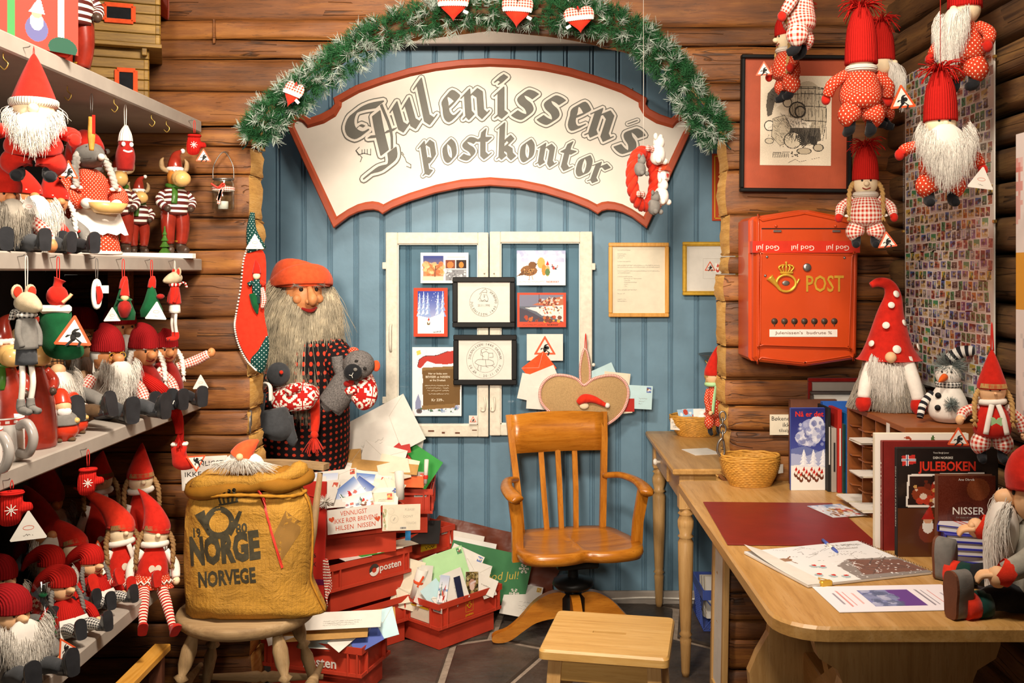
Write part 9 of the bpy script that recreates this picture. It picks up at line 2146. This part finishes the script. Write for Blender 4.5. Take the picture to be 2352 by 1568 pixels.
def longnose(label,loc,rz,s=1.,braid_=True,beard=None,coat=None,tagq=None,hatm=None,tilt=(-10,0),legm=None):
 return doll(label,loc+(Z4,),rz,group=LN,tilt=tilt,h=.115*s,w=.058*s,d=.052*s,body=coat or m_.redknit,hr=.038*s,skin=m_.skin,nose=.30,nlen=2.3,hatk=dict(mat=hatm or m_.redknit,kind='floppy',h=2.6,lean=(-.5,.75)),braids=(m_.grey,.075*s,m_.ribbon) if braid_ else None,beard=beard,hand=m_.skin,legmat=legm or m_.hound,leglen=.11*s,boots=.038*s,apron=m_.hound if braid_ else None,tagM=tagq)
longnose('long-nosed nisse wife in red knit with check apron beside the rag dolls',(-1.24,2.84),58,.80)
longnose('long-nosed nisse wife in red knit seated beside the green glitter bag',(-1.22,2.62),56,.82)
longnose('white-bearded nisse in floppy red knitted cap between two long-nosed wives',(-1.33,2.79),58,.85,False,(m_.beard,.085,.08,300),m_.dgrey,legm=m_.dgrey)
longnose('white-bearded nisse with a warning tag at the open end of the lowest shelf',(-1.20,2.33),55,1.0,False,(m_.beard,.12,.11,420),m_.grey,((.075,-.08,.05),.055,10,20),hatm=m_.dredknit,legm=m_.dgrey)
longnose('nisse in nordic red and white sweater at the open end of the lowest shelf',(-1.38,2.62),58,.95,False,(m_.cream_hair,.08,.08,240),m_.nordic,hatm=m_.dredknit,legm=m_.grey)
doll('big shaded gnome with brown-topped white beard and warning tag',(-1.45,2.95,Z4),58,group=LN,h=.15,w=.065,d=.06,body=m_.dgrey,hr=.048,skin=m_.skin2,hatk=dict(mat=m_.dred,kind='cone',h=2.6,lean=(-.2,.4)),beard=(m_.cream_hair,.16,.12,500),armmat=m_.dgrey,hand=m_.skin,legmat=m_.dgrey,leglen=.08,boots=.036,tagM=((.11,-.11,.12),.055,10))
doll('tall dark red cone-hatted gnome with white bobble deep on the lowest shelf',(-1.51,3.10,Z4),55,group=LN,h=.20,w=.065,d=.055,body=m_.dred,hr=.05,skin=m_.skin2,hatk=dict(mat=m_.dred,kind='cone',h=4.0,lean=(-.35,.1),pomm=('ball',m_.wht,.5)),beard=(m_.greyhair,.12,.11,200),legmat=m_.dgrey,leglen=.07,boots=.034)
# cellophane bag with green glitter
o=thing('glitter_bag','clear cellophane bag of green and silver glitter tied at the neck','bag',(-1.215,2.48,Z4));MB().tube([(0,0,0),(0,0,.03),(0,0,.09),(0,0,.13),(0,0,.15),(0,0,.18)],[.025,.038,.034,.012,.008,.028],16,5).build('cellophane',m_.plastic,o)
for cidx,(mt,sd) in enumerate(((plain('green_glitter','#2c8a44',.15,metal=.7),1),(plain('silver_glitter','#d8dcd8',.15,metal=.8),2))):
 b_=MB();g=random.Random(sd)
 for i in range(130):a=g.uniform(0,6.28);r_=.032*math.sqrt(g.random());z=g.uniform(.006,.09);b_.box((r_*math.cos(a),r_*math.sin(a),z),(.007,.004,.0012),0,T((r_*math.cos(a),r_*math.sin(a),z))@Euler((g.uniform(0,3),g.uniform(0,3),0)).to_matrix().to_4x4()@T((-r_*math.cos(a),-r_*math.sin(a),-z)))
 b_.build('glitter_flakes',mt,o)['kind']='stuff'
MB()._lathe([(.009,.146),(.011,.15),(.009,.154)],12,None,0,True).build('green_tie',m_.green,o)
# pine board leaning below the shelf
o=thing('pine_board','narrow yellow pine bench standing below the lowest shelf','bench',(-1.12,2.72,.0));MB().box((0,0,.36),(.05,.62,.022),.003).build('plank',m_.goldwood,o)
for sy in (-1,1):MB().box((0,sy*.26,.175),(.04,.03,.35),.002).build('leg',m_.sole,o)
# ------------------------------------------------------------------ dolls hanging on threads at the right
HG='knit-hatted dolls hanging from the ceiling'
def hanger(label,px,py_feet,Y,rz,body,sc=1.,girl=False,beard=None,hl=3.4,lean=(0,0),tail='tassel',tagM=None,thr=True,tilt=(0,0),arms=None,hy=0,scarf=None,drop=0.):
 p=P(px,py_feet,Y);s=sc
 o=doll(label,p,rz,name='hanging_nisse_doll',group=HG,tilt=tilt,h=.105*s,w=.052*s,d=.043*s,body=body,hr=.037*s,skin=m_.cotton,nose=.24,smile=girl,hatk=dict(mat=m_.redknit,kind='knit',h=hl,lean=lean,pomm=('tassel',m_.redknit,1.1),drop=drop),beard=beard,braids=(m_.blond,.10*s,m_.wht) if girl else None,hand=m_.red,legs='hang',legmat=body,leglen=.06*s,bootm=m_.black,arms=arms or [(-.078*s,-.02,.105*s),(.078*s,-.02,.105*s)],tagM=tagM)
 if scarf:MB().sweep([(.031*s*math.cos(a),.029*s*math.sin(a),.168*s) for a in np.linspace(0,6.283,17)[:-1]],.009*s,8,closed=True).build('woolly_collar',m_.whknit,o)
 zt=.07*s+.105*s+.037*s*.72+.037*s*(.48-drop+hl)
 if thr:MB().tube([(lean[0]*.037*s*hl,lean[1]*.037*s*hl,zt-.01),(lean[0]*.037*s*hl,lean[1]*.037*s*hl,ZT-p.z)],.0009,5,1).build('hanging_thread',m_.thread,o)
 return o
hanger('gingham-suited hanging doll high beside the framed drawing, hat out of sight',1838,134,2.62,-120,m_.gingham,1.0,True,hl=3.2,scarf=True)
hanger('small dotted-suit hanging doll in side view before the framed drawing',1808,236,2.95,-80,m_.dots,.92,True,hl=2.2,lean=(.0,.5),tagM=((-.03,-.06,.10),.05,60),scarf=True)
hanger('hanging doll in dotted suit seen from behind, nearest the picture corner',1978,314,2.6,185,m_.dots,1.05,False,hl=3.7,drop=.95,tagM=((-.09,.045,.09),.072,180,6),scarf=True)
hanger('white-bearded hanging doll partly hidden behind the dotted one',2024,300,2.98,50,m_.dots,1.0,False,(m_.beard,.12,.08,300),hl=3.0,drop=.2)
hanger('blond braided girl doll in red gingham hanging before the mailbox',1988,572,2.92,-14,m_.gingham,.95,True,hl=2.7,tagM=((.055,-.05,.02),.055,-6,6),scarf=True,drop=.1)
hanger('white-bearded hanging doll in profile beside the stamp collage',2216,216,2.50,-62,m_.dots,1.05,False,(m_.beard,.14,.085,420),hl=3.8,drop=.3)
hanger('front-facing hanging doll with wide white beard before the stamp collage',2160,478,2.42,-6,m_.dots,1.0,False,(m_.beard,.125,.115,700),hl=3.2,arms=[(-.092,-.01,.135),(.09,-.01,.10)],tagM=((.075,-.06,.06),.062,0,-8,True),drop=.15)
# braided girl in felt hat on the side wall
p=P(2278,1066,2.42)
o=doll('girl doll with red felt cone hat, white scarf and heart on her dress',p,-10,name='rag_doll',h=.09,w=.044,d=.036,body=m_.red,hr=.032,skin=m_.skin,nose=.12,smile=False,hatk=dict(mat=m_.red,kind='cone',h=2.9),braids=(m_.blond,.07,m_.blond),fringe=m_.blond,armmat=m_.gingham,hand=m_.skin,legs='hang',legmat=m_.gingham,leglen=.055,bootm=m_.black,scarf=m_.wht,patch=m_.mint,arms=[(-.075,-.02,.115),(.072,-.0,.08)])
tri_tag(o,T((-.085,-.035,.065))@FRONT,.052);MB().tube([(-.002,0,.275),(.0,0,.345),(.004,0,.275)],.0018,6).build('hanging_loop',m_.thread,o)
# small hanging gnome on the pillar
p=P(1640,1002,3.72)
o=doll('slim dotted gnome with red cone hat hanging by the pillar',p,20,name='hanging_gnome',h=.13,w=.034,d=.03,body=m_.dots,hr=.034,skin=m_.skin,nose=.2,smile=False,hatk=dict(mat=m_.red,kind='cone',h=3.2,lean=(.2,0)),hairm=m_.blond,legs='hang',legmat=m_.dots,leglen=.06,bootm=m_.black,scarf=m_.mint,arms=[(-.035,-.03,.10),(.035,-.03,.10)])
MB().tube([(.025,0,.33),(.03,0,.42)],.0012,6).build('hanging_loop',m_.thread,o);MB().tube([(.03,0,.42),(.05,-.12,.42)],.002,6).build('nail',m_.steel,o)
# ------------------------------------------------------------------ gnome with dotted hat on the pigeonholes
zc=ZTB+.305
GG=thing('gnome_plush','large plush gnome with white-dotted red felt hat and long furry coat','soft toy',(1.09,3.03,zc));
MB().tube([(0,0,.004),(0,0,.06),(0,0,.14),(0,0,.19)],[.085,.082,.062,.04],18,5).build('body',m_.greyhair,GG)
b_=MB();g=np.random.default_rng(12);n_=1500;a=g.uniform(0,2*math.pi,n_);z=g.uniform(.03,.185,n_);rr=.085-.24*np.maximum(0,z-.06);A=np.stack([np.cos(a)*rr,np.sin(a)*rr,z],1);L=np.minimum(z-.002,g.uniform(.05,.12,n_));C=A+np.stack([np.cos(a)*(.02+.25*np.maximum(0,.09-z+L)),np.sin(a)*.03,-L],1);C[:,2]=np.maximum(C[:,2],.003);b_.strands(A,(A+C)/2+np.stack([np.cos(a)*.014,np.sin(a)*.014,0*a],1),C,.0013,4,.4);b_.build('coat_fur',m_.greyhair,GG)
b_=MB();fan_strands(1100,(-.02,-.03,.165),.105,.05,.165,1.2,.16,7,.0012,5,.14,mb=b_);b_.build('beard',m_.beard,GG)
MB().ell((-.025,-.085,.163),.017,12,9).build('nose',m_.skin,GG)
MB().tube([(0,0,.150),(0,0,.158),(0,0,.20),(.004,0,.28),(.012,0,.34),(.0,0,.375),(-.03,0,.385),(-.055,0,.375)],[.098,.088,.066,.042,.026,.018,.014,.009],20,5).build('hat',m_.red,GG)
for (x,y,z_,r_) in ((-.004,-.074,.185,.013),(-.026,-.05,.255,.011),(.030,-.034,.262,.010),(-.006,-.035,.315,.010),(.010,-.026,.348,.011),(.066,-.05,.19,.011),(-.064,-.04,.20,.010)):
 dn=Vector((x,y,.35*math.hypot(x,y))).normalized();MB().lathe([(r_,0),(r_*.96,.0018)],18,T((x,y,z_))@dn.to_track_quat('Z','Y').to_matrix().to_4x4()@T((0,0,.004))).build('felt_dot',m_.wht,GG)
for pts in ([(-.055,-.03,.155),(-.085,-.05,.09),(-.098,-.06,.04)],[(.03,-.06,.155),(.038,-.10,.09),(.045,-.115,.04)]):am=MB().tube(pts,[.020,.020,.018],12,4).build('arm',m_.wht,GG);e=pts[-1];MB().tube([e,(e[0],e[1]-.004,e[2]-.02),(e[0]+.002,e[1]-.008,e[2]-.038)],[.021,.024,.014],12,4).build('mitten',m_.red,am)
# snowman
SN=thing('snowman_plush','plush snowman with grey fur cap and striped arms on the pigeonholes','soft toy',(1.155,2.755,zc),(0,0,-30));fur=plain('grey_green_fur','#8a9490',.8,.3,60,0)
MB().tube([(0,0,.003),(0,0,.02),(0,0,.05),(0,0,.085),(0,0,.105)],[.034,.050,.052,.038,.024],18,5).build('body',m_.wht,SN);MB().ell((0,0,.130),(.034,.034,.032),16,11).build('head',m_.wht,SN)
MB().tube([(-.005,-.030,.128),(-.01,-.055,.122),(-.014,-.072,.118)],[.010,.007,.002],10).build('carrot_nose',m_.cardorange,SN)
for x in (-.012,.012):MB().ell((x,-.031,.142),.0028,8,6).build('eye',m_.ink,SN)
for z_ in (.045,.078):MB().lathe([(.008,0),(.008,.003)],14,T((-.02,-.050 if z_<.06 else-.042,z_))@RX(90)).build('button',m_.ink,SN)
b_=MB();pom(b_,(.004,0,.155),.046,700,3,.0009);b_.build('fur_cap',fur,SN);b_=MB();pom(b_,(.014,-.05,.055),.022,240,4,.0008);b_.build('fur_pompom',fur,SN)
MB().tube([(.0,0,.17),(.03,0,.195),(.065,0,.20),(.085,0,.19)],[.018,.016,.013,.008],12,5).build('striped_cap_tail',m_.bwstripe,SN)
MB().tube([(-.04,-.01,.08),(-.06,-.03,.05),(-.066,-.05,.015)],[.011,.011,.009],10,5).build('striped_arm',m_.bwstripe,SN);MB().sweep([(.026*math.cos(a),.026*math.sin(a),.105) for a in np.linspace(0,6.283,17)[:-1]],.009,8,closed=True).build('scarf',m_.hound,SN);MB().box((.045,-.01,.09),(.035,.001,.03),0,RZ(20)).build('label_tab',m_.plastic,SN)
# ------------------------------------------------------------------ seated nisse at the table's end
sgrey=felt('grey_knit_sweater','#9c988c')
ND=doll('seated nisse doll in grey sweater with red cuffs and brown-soled boots',(1.10,2.15,ZTB),-110,h=.19,w=.085,d=.075,body=sgrey,hr=.06,skin=m_.skin,nose=.36,hatk=dict(mat=m_.red,kind='floppy',h=2.,lean=(.5,.3)),beard=(m_.beard,.17,.16,600),armmat=sgrey,hand=m_.skin,legmat=m_.black,leglen=.13,boots=.05,bootm=m_.boot,arms=[(-.13,-.10,.13),(.13,-.08,.10)],legdir=[(-.55,-1,0),(.77,-1,0)])
for i,ch in enumerate([c_ for c_ in ND.children if c_.name.startswith('leg')]):
 for bt in list(ch.children):bpy.data.objects.remove(bt)
 dv=Vector(((-.55,.77)[i],-1,0)).normalized();a=Vector(((-1,1)[i]*.0425,-.0375,.0225))+dv*.13
 MB().tube([tuple(a-dv*.03),tuple(a)],.030,12,2).build('green_sock',m_.dgreen,ch);MB().tube([tuple(a),tuple(a+dv*.03)],.029,12,2).build('red_sock',m_.bred,ch)
 S0=a+dv*.045;Mx=Matrix.Translation(S0)@dv.to_track_quat('-Y','Z').to_matrix().to_4x4()
 ol=[(q[0]*.72,q[1]*.72) for q in spline([(-.022,-.022),(-.026,.02),(-.03,.06),(-.022,.098),(.0,.108),(.022,.098),(.03,.06),(.026,.02),(.022,-.022),(0,-.03)],3,True)]
 MB().prism(ol,-.028,.008,Mx@RX90,smooth=True).build('shoe',m_.grey,ch);MB().prism(ol,.008,.014,Mx@RX90).build('sole',m_.sole,ch)
 if i==0:MB().box((.004,-.0148,.03),(.012,.001,.016),0,Mx).build('sole_sticker',m_.paper,ch)
for i,ch in enumerate([c_ for c_ in ND.children if c_.name.startswith('arm')]):
 t_=Vector(((-.13,-.10,.13),(.13,-.08,.10))[i]);MB()._lathe([(.024,-.016),(.031,0),(.024,.016)],14,T(t_)@RX(60),0,True).build('cuff',m_.bred,ch)
 for j in range(4):MB().tube([tuple(t_+Vector((-.010+.008*j,-.02,-.004))),tuple(t_+Vector((-.014+.009*j,-.045,-.008))),tuple(t_+Vector((-.014+.009*j,-.055,-.022)))],[.0065,.006,.0045],8,4).build('finger',m_.skin,ch)
# red cone-hatted gnome standing under the table
o=doll('dark red cone-hatted gnome standing on the floor under the trestle table',(.93,2.62,0),10,name='floor_gnome',legs=None,h=.22,w=.08,d=.07,body=m_.dgrey,hr=.065,skin=m_.skin2,hatk=dict(mat=m_.dred,kind='cone',h=4.2),beard=(m_.greyhair,.16,.13,260))
